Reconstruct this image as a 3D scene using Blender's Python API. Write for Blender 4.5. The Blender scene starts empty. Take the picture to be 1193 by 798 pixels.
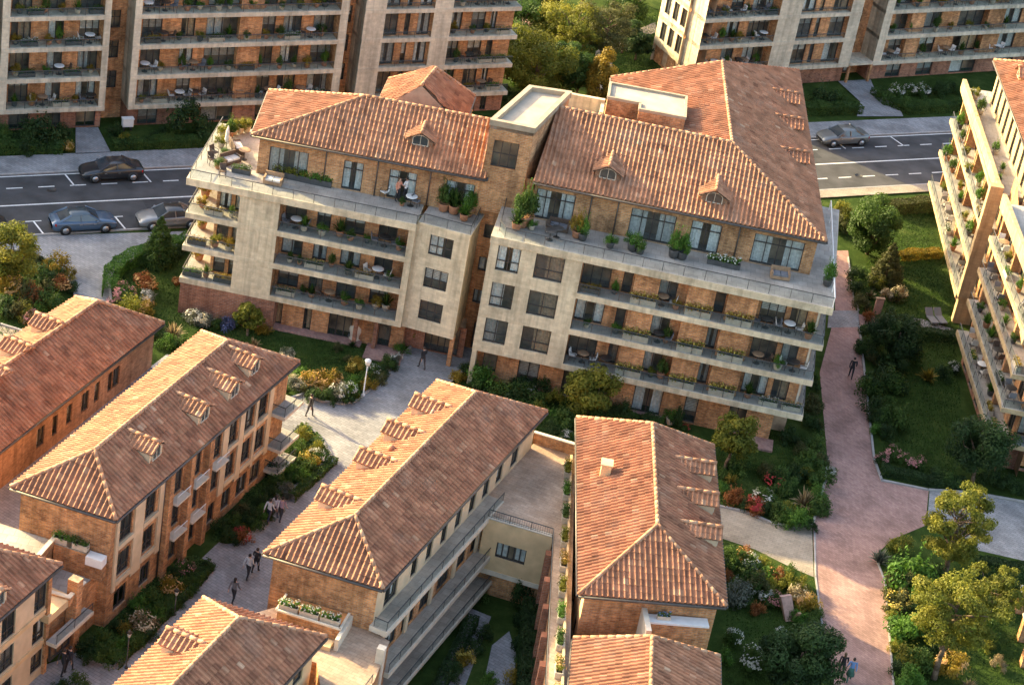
import bpy, bmesh, math, random
from math import radians, sin, cos, tan, pi, atan2, sqrt
from mathutils import Vector as V, Matrix
random.seed(7)
SC = bpy.context.scene
COL = SC.collection
# ------------------------------------------------------------ camera, sky, sun, exposure
TH = radians(30.0); FPX = 2630.0; ROLL = atan2(826, 4480); DIST = 150.0
CXP, CYP = 596.5, 399.0
CAM = V((0, -DIST*cos(TH), DIST*sin(TH)))
FW = V((0, cos(TH), -sin(TH))); _r0 = V((1, 0, 0)); _u0 = _r0.cross(FW)
RT = _r0*cos(ROLL) + _u0*sin(ROLL); UP = _u0*cos(ROLL) - _r0*sin(ROLL)
cam_data = bpy.data.cameras.new('camera'); cam = bpy.data.objects.new('camera', cam_data); COL.objects.link(cam)
cam_data.sensor_fit = 'HORIZONTAL'; cam_data.sensor_width = 36.0; cam_data.lens = FPX/1193.0*36.0
cam_data.clip_start = 1.0; cam_data.clip_end = 3000.0
cam.matrix_world = Matrix(((RT.x, UP.x, -FW.x, CAM.x), (RT.y, UP.y, -FW.y, CAM.y), (RT.z, UP.z, -FW.z, CAM.z), (0, 0, 0, 1)))
SC.camera = cam
SUN_EL = radians(20.5); SUN_DIR = V((-0.87, 0.49, 0)).normalized()
world = bpy.data.worlds.new('World'); SC.world = world; world.use_nodes = True
_nt = world.node_tree; _bg = _nt.nodes['Background']
_sky = _nt.nodes.new('ShaderNodeTexSky'); _sky.sky_type = 'NISHITA'; _sky.sun_disc = False
_sky.sun_elevation = SUN_EL; _sky.sun_rotation = atan2(SUN_DIR.x, SUN_DIR.y)
_sky.air_density = 1.0; _sky.dust_density = 4.0; _sky.ozone_density = 0.0
_nt.links.new(_sky.outputs[0], _bg.inputs[0]); _bg.inputs[1].default_value = 0.15
sun_data = bpy.data.lights.new('sun', 'SUN'); sun = bpy.data.objects.new('sun', sun_data); COL.objects.link(sun)
sun_data.energy = 3.7; sun_data.angle = radians(0.6); sun_data.color = (1.0, 0.80, 0.40)
_sd = V((SUN_DIR.x*cos(SUN_EL), SUN_DIR.y*cos(SUN_EL), sin(SUN_EL)))
sun.rotation_euler = _sd.to_track_quat('Z', 'Y').to_euler()
SC.view_settings.view_transform = 'Standard'; SC.view_settings.look = 'None'
SC.view_settings.exposure = 2.08; SC.view_settings.gamma = 1.0; SC.view_settings.use_curve_mapping = False
SC.render.engine = 'CYCLES'
try:
    SC.cycles.max_bounces = 6; SC.cycles.transparent_max_bounces = 12; SC.cycles.diffuse_bounces = 3
    SC.cycles.glossy_bounces = 2; SC.cycles.caustics_reflective = False; SC.cycles.caustics_refractive = False
except Exception: pass

# ------------------------------------------------------------ survey helpers (a photo point at a known height gives a plan position)
def w(px, py, z=0.0):
    d = FW*FPX + RT*(px-CXP) - UP*(py-CYP)
    return CAM + d*((z-CAM.z)/d.z)
def w2(px, py, z=0.0):
    p = w(px, py, z); return V((p.x, p.y))
def ray_plane(px, py, p0, n):
    d = FW*FPX + RT*(px-CXP) - UP*(py-CYP)
    return CAM + d*(((p0-CAM).dot(n))/d.dot(n))
def proj(p):
    v = V(p)-CAM; zz = v.dot(FW)
    return CXP+FPX*v.dot(RT)/zz, CYP-FPX*v.dot(UP)/zz

class Fr:
    """a vertical facade plane: t along it (left to right seen from outside), d outward, z up"""
    def __init__(s, a, b):
        s.a = V((a[0], a[1])); s.b = V((b[0], b[1])); s.u = (s.b-s.a).normalized(); s.L = (s.b-s.a).length
        s.n = V((s.u.y, -s.u.x)); s.ang = atan2(s.u.y, s.u.x)
    def p(s, t, d, z): return V((s.a.x+s.u.x*t+s.n.x*d, s.a.y+s.u.y*t+s.n.y*d, z))
    def tz(s, px, py, d=0.0):
        q = ray_plane(px, py, s.p(0, d, 0), V((s.n.x, s.n.y, 0)))
        return (V((q.x, q.y))-s.a).dot(s.u), q.z
    def t(s, px, z, d=0.0):
        """t of the point of the plane at height z seen at picture column px"""
        lo, hi = -40.0, 80.0
        for _ in range(50):
            m = (lo+hi)/2
            if proj(s.p(m, d, z))[0] < px: lo = m
            else: hi = m
        return lo

# ------------------------------------------------------------ objects
def off(o):
    q = V((0, 0, 0))
    while o is not None: q += o.location; o = o.parent
    return q
def tag(o, label=None, cat=None, group=None, kind=None):
    if label: o['label'] = label
    if cat: o['category'] = cat
    if group: o['group'] = group
    if kind: o['kind'] = kind
    return o
REG = []
def reg(o, desc, place, cat, group):
    """remember a repeat; its label gets a position among its equals once all are built"""
    o['category'] = cat; o['group'] = group
    REG.append((o, desc, place)); return o
ORD = ['leftmost', 'second', 'third', 'fourth', 'fifth', 'sixth', 'seventh', 'eighth', 'ninth', 'tenth', 'eleventh', 'twelfth', 'thirteenth', 'fourteenth', 'fifteenth', 'sixteenth', 'seventeenth', 'eighteenth', 'nineteenth', 'twentieth'] + ['%dth' % k for k in range(21, 80)]
def finish_labels():
    bpy.context.view_layer.update()
    gr = {}
    for o, d, p in REG: gr.setdefault((d, p), []).append(o)
    for (d, p), L in gr.items():
        L.sort(key=lambda o: proj(o.location)[0])
        for i, o in enumerate(L):
            if len(L) == 1: s = ''
            elif i == 0: s = ', leftmost one'
            elif i == len(L)-1: s = ', rightmost one'
            else: s = ', %s from left' % ORD[i]
            o['label'] = '%s %s%s' % (d, p, s)
def empty(name, loc, rz=0.0, parent=None):
    o = bpy.data.objects.new(name, None); COL.objects.link(o); o.location = loc; o.rotation_euler = (0, 0, rz)
    o.empty_display_size = 0.2; o.parent = parent; return o
def meshobj(name, me, parent=None, loc=(0, 0, 0), rz=0.0):
    o = bpy.data.objects.new(name, me); COL.objects.link(o); o.parent = parent; o.location = loc; o.rotation_euler = (0, 0, rz); return o
def copy_tree(o, parent=None):
    c = o.copy(); COL.objects.link(c); c.parent = parent
    for ch in list(o.children): copy_tree(ch, c)
    return c

class MB:
    def __init__(s): s.v = []; s.f = []; s.t = []; s.m = []; s.mats = []; s.cm = 0; s.smooth = False; s.sm = []
    def mat(s, m):
        if m not in s.mats: s.mats.append(m)
        s.cm = s.mats.index(m); return s
    def poly(s, pts, tint=0.5):
        i = len(s.v); s.v += [tuple(p) for p in pts]; s.f.append(tuple(range(i, i+len(pts)))); s.t.append(tint); s.m.append(s.cm); s.sm.append(s.smooth)
    def faces(s, pts, fs, tint=0.5):
        i = len(s.v); s.v += [tuple(p) for p in pts]
        for f in fs: s.f.append(tuple(i+k for k in f)); s.t.append(tint); s.m.append(s.cm); s.sm.append(s.smooth)
    def hexa(s, c):   # 8 corners: bottom 0-3 ccw, top 4-7
        s.faces(c, [(3, 2, 1, 0), (4, 5, 6, 7), (0, 1, 5, 4), (1, 2, 6, 5), (2, 3, 7, 6), (3, 0, 4, 7)])
    def box(s, x0, x1, y0, y1, z0, z1):
        s.hexa([(x0, y0, z0), (x1, y0, z0), (x1, y1, z0), (x0, y1, z0), (x0, y0, z1), (x1, y0, z1), (x1, y1, z1), (x0, y1, z1)])
    def fbox(s, fr, t0, t1, d0, d1, z0, z1):   # d1 > d0 outward
        s.hexa([fr.p(t0, d1, z0), fr.p(t1, d1, z0), fr.p(t1, d0, z0), fr.p(t0, d0, z0), fr.p(t0, d1, z1), fr.p(t1, d1, z1), fr.p(t1, d0, z1), fr.p(t0, d0, z1)])
    def prism(s, pts, z0, z1):
        n = len(pts)
        a = sum(pts[i][0]*pts[(i+1) % n][1]-pts[(i+1) % n][0]*pts[i][1] for i in range(n))
        if a < 0: pts = pts[::-1]
        c = [(p[0], p[1], z0) for p in pts]+[(p[0], p[1], z1) for p in pts]
        s.faces(c, [tuple(range(n-1, -1, -1)), tuple(range(n, 2*n))]+[(i, (i+1) % n, n+(i+1) % n, n+i) for i in range(n)])
    def bar(s, a, b, r, n=6, r2=None):
        a = V(a); b = V(b); d = (b-a).normalized(); x = d.orthogonal().normalized(); y = d.cross(x)
        if r2 is None: r2 = r
        c = [a+(x*cos(2*pi*k/n)+y*sin(2*pi*k/n))*r for k in range(n)]+[b+(x*cos(2*pi*k/n)+y*sin(2*pi*k/n))*r2 for k in range(n)]
        sm = s.smooth; s.smooth = n > 5
        s.faces(c, [tuple(range(n-1, -1, -1)), tuple(range(n, 2*n))]+[(k, (k+1) % n, n+(k+1) % n, n+k) for k in range(n)]); s.smooth = sm
    def lathe(s, prof, c=(0, 0, 0), n=10, tint=0.5):
        pts = []
        for r, z in prof: pts += [(c[0]+r*cos(2*pi*k/n), c[1]+r*sin(2*pi*k/n), c[2]+z) for k in range(n)]
        fs = [(j*n+k, j*n+(k+1) % n, (j+1)*n+(k+1) % n, (j+1)*n+k) for j in range(len(prof)-1) for k in range(n)]
        fs += [tuple(range(n-1, -1, -1)), tuple(range((len(prof)-1)*n, len(prof)*n))]
        sm = s.smooth; s.smooth = True; s.faces(pts, fs, tint); s.smooth = sm
    def ball(s, c, rx, ry, rz, n=8, m=6):
        prof = [(sin(pi*(j+.02)/(m+.04)), -cos(pi*(j+.02)/(m+.04))) for j in range(m+1)]
        pts = []
        for r, z in prof: pts += [(c[0]+rx*r*cos(2*pi*k/n), c[1]+ry*r*sin(2*pi*k/n), c[2]+rz*z) for k in range(n)]
        sm = s.smooth; s.smooth = True
        s.faces(pts, [(j*n+k, j*n+(k+1) % n, (j+1)*n+(k+1) % n, (j+1)*n+k) for j in range(m) for k in range(n)]); s.smooth = sm
    def mesh(s, name, o=V((0, 0, 0))):
        me = bpy.data.meshes.new(name)
        me.from_pydata([(p[0]-o[0], p[1]-o[1], p[2]-o[2]) for p in s.v], [], s.f)
        for m in s.mats: me.materials.append(m)
        me.polygons.foreach_set('material_index', s.m); me.polygons.foreach_set('use_smooth', s.sm)
        at = me.attributes.new('tint', 'FLOAT', 'FACE'); at.data.foreach_set('value', s.t)
        me.update(); return me
    def build(s, name, mat=None, parent=None):
        if not s.f: return None
        if mat is not None: s.mats = [mat]; s.m = [0]*len(s.f)
        return meshobj(name, s.mesh(name, off(parent)), parent)
def single(name, mb, mat, loc):
    """a top-level thing that is one mesh with its origin at loc"""
    if mat is not None: mb.mats = [mat]; mb.m = [0]*len(mb.f)
    return meshobj(name, mb.mesh(name, V(loc)), None, loc)

# ------------------------------------------------------------ materials
def _new(name):
    m = bpy.data.materials.new(name); m.use_nodes = True; nt = m.node_tree; b = nt.nodes['Principled BSDF']
    return m, nt, b, nt.nodes.new, nt.links.new
def rgb(c): return (c[0], c[1], c[2], 1.0)
def plain(name, c, rough=0.6, metal=0.0, var=0.12, scale=3.0, spec=0.4, bump=0.0, coat=0.0):
    m, nt, b, N, K = _new(name)
    g = N('ShaderNodeNewGeometry'); no = N('ShaderNodeTexNoise'); no.inputs['Scale'].default_value = scale; no.inputs['Detail'].default_value = 6
    K(g.outputs['Position'], no.inputs['Vector'])
    r = N('ShaderNodeValToRGB'); r.color_ramp.elements[0].position = .3; r.color_ramp.elements[1].position = .7
    r.color_ramp.elements[0].color = rgb([x*(1-var) for x in c]); r.color_ramp.elements[1].color = rgb([min(1, x*(1+var)) for x in c])
    K(no.outputs[0], r.inputs[0]); K(r.outputs[0], b.inputs['Base Color'])
    b.inputs['Roughness'].default_value = rough; b.inputs['Metallic'].default_value = metal
    b.inputs['Specular IOR Level'].default_value = spec; b.inputs['Coat Weight'].default_value = coat
    if bump:
        bu = N('ShaderNodeBump'); bu.inputs['Strength'].default_value = bump; bu.inputs['Distance'].default_value = .03
        n2 = N('ShaderNodeTexNoise'); n2.inputs['Scale'].default_value = scale*8; K(g.outputs['Position'], n2.inputs['Vector'])
        K(n2.outputs[0], bu.inputs['Height']); K(bu.outputs[0], b.inputs['Normal'])
    return m
def masonry(name, c1, c2, mortar, bw, bh, ms=0.012, rough=0.85, bump=0.5, blot=0.35, offset=0.5, floor=False, rot=0.0, var=0.0):
    """bricks / stone blocks / pavers laid along whatever vertical wall (or ground) the face is on"""
    m, nt, b, N, K = _new(name)
    g = N('ShaderNodeNewGeometry')
    if floor:
        mp = N('ShaderNodeMapping'); mp.inputs['Rotation'].default_value = (0, 0, rot); K(g.outputs['Position'], mp.inputs[0]); vec = mp.outputs[0]
    else:
        cr = N('ShaderNodeVectorMath'); cr.operation = 'CROSS_PRODUCT'; cr.inputs[0].default_value = (0, 0, 1); K(g.outputs['True Normal'], cr.inputs[1])
        nr = N('ShaderNodeVectorMath'); nr.operation = 'NORMALIZE'; K(cr.outputs[0], nr.inputs[0])
        dt = N('ShaderNodeVectorMath'); dt.operation = 'DOT_PRODUCT'; K(nr.outputs[0], dt.inputs[0]); K(g.outputs['Position'], dt.inputs[1])
        sp = N('ShaderNodeSeparateXYZ'); K(g.outputs['Position'], sp.inputs[0])
        cb = N('ShaderNodeCombineXYZ'); K(dt.outputs['Value'], cb.inputs[0]); K(sp.outputs[2], cb.inputs[1]); vec = cb.outputs[0]
    br = N('ShaderNodeTexBrick'); br.offset = offset; K(vec, br.inputs['Vector'])
    br.inputs['Scale'].default_value = 1.0; br.inputs['Brick Width'].default_value = bw; br.inputs['Row Height'].default_value = bh
    br.inputs['Mortar Size'].default_value = ms; br.inputs['Color1'].default_value = rgb(c1); br.inputs['Color2'].default_value = rgb(c2)
    br.inputs['Mortar'].default_value = rgb(mortar); br.inputs['Bias'].default_value = -0.1; br.inputs['Mortar Smooth'].default_value = .3
    n1 = N('ShaderNodeTexNoise'); n1.inputs['Scale'].default_value = 2.9; n1.inputs['Detail'].default_value = 8; n1.inputs['Roughness'].default_value = .75; K(g.outputs['Position'], n1.inputs['Vector'])
    n2 = N('ShaderNodeTexNoise'); n2.inputs['Scale'].default_value = 0.35; n2.inputs['Detail'].default_value = 4; K(g.outputs['Position'], n2.inputs['Vector'])
    ad = N('ShaderNodeMath'); ad.operation = 'ADD'; K(n1.outputs[0], ad.inputs[0]); K(n2.outputs[0], ad.inputs[1])
    mr = N('ShaderNodeMapRange'); mr.inputs[1].default_value = .7; mr.inputs[2].default_value = 1.3; mr.inputs[3].default_value = 1-blot; mr.inputs[4].default_value = 1+blot; K(ad.outputs[0], mr.inputs[0])
    n3 = N('ShaderNodeTexNoise'); n3.inputs['Scale'].default_value = 1.0; n3.inputs['Detail'].default_value = 5; m3 = N('ShaderNodeMapping')
    m3.inputs['Scale'].default_value = (.5, .5, .5) if floor else (2.6, 2.6, .16); K(g.outputs['Position'], m3.inputs[0]); K(m3.outputs[0], n3.inputs['Vector'])
    r3 = N('ShaderNodeMapRange'); r3.inputs[1].default_value = .34; r3.inputs[2].default_value = .56; r3.inputs[3].default_value = .74; r3.inputs[4].default_value = 1.04; K(n3.outputs[0], r3.inputs[0])
    mm = N('ShaderNodeMath'); mm.operation = 'MULTIPLY'; K(mr.outputs[0], mm.inputs[0]); K(r3.outputs[0], mm.inputs[1])
    mx = N('ShaderNodeVectorMath'); mx.operation = 'SCALE'; K(br.outputs[0], mx.inputs[0]); K(mm.outputs[0], mx.inputs['Scale'])
    K(mx.outputs[0], b.inputs['Base Color']); b.inputs['Roughness'].default_value = rough; b.inputs['Specular IOR Level'].default_value = .2
    bu = N('ShaderNodeBump'); bu.inputs['Strength'].default_value = bump; bu.inputs['Distance'].default_value = .02
    a2 = N('ShaderNodeMath'); a2.operation = 'SUBTRACT'; K(n1.outputs[0], a2.inputs[0]); K(br.outputs['Fac'], a2.inputs[1])
    K(a2.outputs[0], bu.inputs['Height']); K(bu.outputs[0], b.inputs['Normal'])
    return m
def tinted(name, cols, rough=0.8, spec=0.2, noise=0.25, nscale=2.0, trans=0.0):
    """colour picked by the per-face 'tint' (one value per tile or leaf)"""
    m, nt, b, N, K = _new(name)
    at = N('ShaderNodeAttribute'); at.attribute_name = 'tint'
    r = N('ShaderNodeValToRGB'); e = r.color_ramp.elements
    e[0].position = 0.0; e[0].color = rgb(cols[0]); e[1].position = 1.0; e[1].color = rgb(cols[-1])
    for i in range(1, len(cols)-1):
        x = e.new(i/(len(cols)-1)); x.color = rgb(cols[i])
    K(at.outputs['Fac'], r.inputs[0])
    g = N('ShaderNodeNewGeometry'); n1 = N('ShaderNodeTexNoise'); n1.inputs['Scale'].default_value = nscale; n1.inputs['Detail'].default_value = 5; K(g.outputs['Position'], n1.inputs['Vector'])
    mr = N('ShaderNodeMapRange'); mr.inputs[1].default_value = .3; mr.inputs[2].default_value = .7; mr.inputs[3].default_value = 1-noise; mr.inputs[4].default_value = 1+noise; K(n1.outputs[0], mr.inputs[0])
    mx = N('ShaderNodeVectorMath'); mx.operation = 'SCALE'; K(r.outputs[0], mx.inputs[0]); K(mr.outputs[0], mx.inputs['Scale'])
    if 'tile' in name:
        n4 = N('ShaderNodeTexNoise'); n4.inputs['Scale'].default_value = .55; n4.inputs['Detail'].default_value = 9; n4.inputs['Roughness'].default_value = .72; K(g.outputs['Position'], n4.inputs['Vector'])
        r4 = N('ShaderNodeMapRange'); r4.inputs[1].default_value = .52; r4.inputs[2].default_value = .72; r4.inputs[4].default_value = .28; K(n4.outputs[0], r4.inputs[0])
        mc = N('ShaderNodeMix'); mc.data_type = 'RGBA'; mc.inputs[7].default_value = (.42, .33, .25, 1); K(r4.outputs[0], mc.inputs[0]); K(mx.outputs[0], mc.inputs[6]); mx = mc
    K(mx.outputs[2] if 'tile' in name else mx.outputs[0], b.inputs['Base Color']); b.inputs['Roughness'].default_value = rough; b.inputs['Specular IOR Level'].default_value = spec
    if trans:
        tr = N('ShaderNodeBsdfTranslucent'); K(mx.outputs[0], tr.inputs[0]); ms = N('ShaderNodeMixShader'); ms.inputs[0].default_value = trans
        K(b.outputs[0], ms.inputs[1]); K(tr.outputs[0], ms.inputs[2]); K(ms.outputs[0], nt.nodes['Material Output'].inputs[0])
    return m
def glassy(name, c, alpha, rough=0.05, objvar=True):
    m, nt, b, N, K = _new(name)
    b.inputs['Base Color'].default_value = rgb(c); b.inputs['Roughness'].default_value = rough; b.inputs['Specular IOR Level'].default_value = .6
    tr = N('ShaderNodeBsdfTransparent'); tr.inputs[0].default_value = (.85, .9, .9, 1); ms = N('ShaderNodeMixShader'); ms.inputs[0].default_value = alpha
    if objvar:
        oi = N('ShaderNodeObjectInfo'); mr = N('ShaderNodeMapRange'); mr.inputs[3].default_value = max(0, alpha-.2); mr.inputs[4].default_value = min(1, alpha+.25); K(oi.outputs['Random'], mr.inputs[0]); K(mr.outputs[0], ms.inputs[0])
    K(tr.outputs[0], ms.inputs[1]); K(b.outputs[0], ms.inputs[2]); K(ms.outputs[0], nt.nodes['Material Output'].inputs[0])
    return m
M = {}
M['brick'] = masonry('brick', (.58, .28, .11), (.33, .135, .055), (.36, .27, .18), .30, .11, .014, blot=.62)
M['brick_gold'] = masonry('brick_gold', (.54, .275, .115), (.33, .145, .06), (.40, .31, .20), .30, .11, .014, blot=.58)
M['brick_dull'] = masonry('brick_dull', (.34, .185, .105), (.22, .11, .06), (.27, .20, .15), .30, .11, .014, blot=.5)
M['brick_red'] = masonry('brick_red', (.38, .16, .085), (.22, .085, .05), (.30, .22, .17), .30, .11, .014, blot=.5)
M['stone'] = masonry('limestone', (.66, .555, .375), (.55, .455, .30), (.54, .45, .31), .50, .24, .008, blot=.26, bump=.3)
M['stone_cool'] = masonry('limestone_grey', (.60, .52, .39), (.51, .44, .33), (.48, .41, .31), .50, .24, .008, blot=.26, bump=.3)
M['stone_gold'] = masonry('golden_stone', (.48, .355, .20), (.40, .29, .16), (.34, .26, .15), .50, .24, .012, blot=.2, bump=.3)
M['plaster'] = plain('plaster', (.58, .45, .29), .85, var=.14, scale=1.4, bump=.15)
M['plaster_warm'] = plain('plaster_warm', (.62, .44, .24), .85, var=.14, scale=1.4, bump=.15)
M['trim'] = plain('stone_trim', (.60, .52, .40), .8, var=.12, scale=2.5, bump=.1)
M['deck'] = masonry('deck_tiles', (.40, .36, .31), (.33, .30, .26), (.25, .22, .19), .6, .6, .012, floor=True, blot=.22, bump=.2)
M['deck_tan'] = masonry('tan_deck', (.44, .37, .29), (.37, .31, .24), (.28, .23, .18), .6, .6, .012, floor=True, rot=.33, blot=.25, bump=.2)
M['deck_warm'] = masonry('terracotta_deck', (.48, .345, .24), (.40, .275, .185), (.31, .22, .16), .45, .22, .012, floor=True, rot=.35, blot=.25, bump=.25)
M['flat_roof'] = plain('flat_roof_membrane', (.40, .335, .255), .9, var=.2, scale=.8, bump=.2)
M['coping'] = plain('roof_coping', (.35, .28, .195), .85, var=.18, scale=2.0, bump=.15)
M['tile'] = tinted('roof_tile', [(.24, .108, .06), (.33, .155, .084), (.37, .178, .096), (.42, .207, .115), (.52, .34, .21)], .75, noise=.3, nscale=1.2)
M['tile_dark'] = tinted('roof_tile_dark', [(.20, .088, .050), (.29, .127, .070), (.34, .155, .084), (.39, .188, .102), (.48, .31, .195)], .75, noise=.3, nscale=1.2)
M['ridge'] = tinted('ridge_tile', [(.30, .145, .08), (.39, .20, .112), (.46, .27, .16)], .75, noise=.2)
M['soffit'] = plain('soffit_board', (.30, .20, .13), .8, var=.2)
M['gutter'] = plain('gutter_metal', (.10, .085, .075), .5, metal=.4, var=.2)
M['frame'] = plain('window_frame_bronze', (.055, .047, .042), .45, var=.2)
M['frame_light'] = plain('window_frame_pale', (.50, .48, .44), .5, var=.1)
M['pane'] = glassy('window_glass', (.10, .12, .12), .24)
M['rail_glass'] = glassy('railing_glass', (.10, .135, .14), .16, objvar=False)
M['curtain'] = plain('curtain_cloth', (.78, .76, .70), .9, var=.25, scale=6)
M['curtain_warm'] = plain('curtain_cloth_warm', (.56, .38, .22), .9, var=.3, scale=6)
M['room'] = plain('room_wall', (.46, .32, .20), .9, var=.7, scale=.9)
M['metal'] = plain('dark_metal', (.075, .07, .065), .45, metal=.5, var=.2)
M['asphalt'] = plain('asphalt', (.060, .058, .058), .9, var=.38, scale=.55, bump=.3)
M['patch'] = plain('asphalt_patch', (.042, .041, .042), .92, var=.25, scale=2.0, bump=.3)
M['paint'] = plain('road_paint', (.74, .72, .68), .7, var=.14, scale=5)
M['paver'] = masonry('grey_pavers', (.31, .30, .295), (.24, .235, .235), (.17, .165, .16), .42, .21, .014, floor=True, rot=.5, blot=.22, bump=.25)
M['paver_pink'] = masonry('pink_brick_paving', (.41, .25, .205), (.31, .18, .15), (.24, .16, .14), .30, .15, .01, floor=True, rot=.78, blot=.2, bump=.25)
M['paver_cream'] = masonry('cream_pavers', (.34, .285, .22), (.28, .235, .18), (.22, .18, .14), .4, .2, .012, floor=True, rot=.2, blot=.2, bump=.25)
M['kerb'] = plain('kerb_stone', (.34, .32, .30), .85, var=.15, scale=3, bump=.15)
M['soil'] = plain('planting_soil', (.045, .035, .022), .95, var=.5, scale=6, bump=.4)
M['bark'] = plain('bark', (.14, .095, .06), .9, var=.3, scale=8, bump=.6)
M['white'] = plain('white_paint', (.74, .72, .68), .55, var=.06)
M['pot_clay'] = plain('terracotta_pot', (.36, .17, .09), .8, var=.2, scale=5)
M['pot_dark'] = plain('dark_planter', (.07, .07, .068), .6, var=.25, scale=4)
M['pot_stone'] = plain('stone_planter', (.50, .43, .33), .85, var=.15, scale=4)
M['wood'] = plain('weathered_wood', (.30, .19, .11), .75, var=.3, scale=5)
M['wood_pink'] = plain('faded_pink_timber', (.50, .30, .24), .8, var=.2, scale=4)
M['wicker'] = plain('dark_wicker', (.10, .065, .045), .8, var=.35, scale=12)
M['cushion'] = plain('cream_cushion', (.62, .58, .52), .9, var=.1)
M['cushion_grey'] = plain('grey_cushion', (.16, .165, .18), .9, var=.1)
def lawn_mat(name, a, b_, c):
    m, nt, b, N, K = _new(name)
    g = N('ShaderNodeNewGeometry')
    n1 = N('ShaderNodeTexNoise'); n1.inputs['Scale'].default_value = .55; n1.inputs['Detail'].default_value = 10; n1.inputs['Roughness'].default_value = .7; K(g.outputs['Position'], n1.inputs['Vector'])
    r = N('ShaderNodeValToRGB'); r.color_ramp.elements[0].position = .32; r.color_ramp.elements[1].position = .68; e = r.color_ramp.elements.new(.5)
    r.color_ramp.elements[0].color = rgb(a); e.color = rgb(b_); r.color_ramp.elements[2].color = rgb(c)
    K(n1.outputs[0], r.inputs[0]); K(r.outputs[0], b.inputs['Base Color']); b.inputs['Roughness'].default_value = 1; b.inputs['Specular IOR Level'].default_value = .05
    n2 = N('ShaderNodeTexNoise'); n2.inputs['Scale'].default_value = 14; n2.inputs['Detail'].default_value = 4; K(g.outputs['Position'], n2.inputs['Vector'])
    bu = N('ShaderNodeBump'); bu.inputs['Strength'].default_value = .8; bu.inputs['Distance'].default_value = .08; K(n2.outputs[0], bu.inputs['Height']); K(bu.outputs[0], b.inputs['Normal'])
    return m
M['lawn'] = lawn_mat('lawn', (.020, .034, .008), (.036, .062, .013), (.070, .095, .024))
M['cover'] = lawn_mat('ground_cover', (.022, .030, .012), (.034, .055, .014), (.055, .085, .020))
LEAF = {
 'green': [(.026, .055, .012), (.058, .11, .020), (.10, .165, .032)],
 'dark': [(.016, .036, .011), (.034, .068, .018), (.060, .105, .026)],
 'bright': [(.035, .085, .012), (.075, .17, .022), (.13, .24, .035)],
 'yellow': [(.070, .090, .012), (.16, .17, .020), (.28, .25, .035)],
 'gold': [(.11, .085, .012), (.26, .18, .020), (.40, .28, .04)],
 'olive': [(.04, .045, .016), (.085, .09, .028), (.14, .14, .05)],
 'grey': [(.07, .085, .06), (.14, .15, .11), (.25, .26, .20)],
 'tan': [(.14, .10, .05), (.27, .20, .10), (.42, .33, .19)],
 'rust': [(.12, .04, .015), (.26, .09, .025), (.36, .15, .05)],
 'blue': [(.03, .05, .06), (.08, .10, .20), (.20, .24, .45)],
}
for k, c in LEAF.items(): M['leaf_'+k] = tinted('leaves_'+k, c, .6, .25, noise=.2, nscale=1.0, trans=.42)
FLOWER = {'white': (.62, .60, .52), 'cream': (.58, .50, .33), 'orange': (.55, .33, .13), 'pink': (.60, .27, .25), 'red': (.40, .05, .05), 'yellow': (.52, .40, .09), 'blue': (.22, .30, .62)}
for k, c in FLOWER.items(): M['flower_'+k] = tinted('petals_'+k, [[x*.7 for x in c], c, [min(1, x*1.15) for x in c]], .7, .2, trans=.25)
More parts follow.
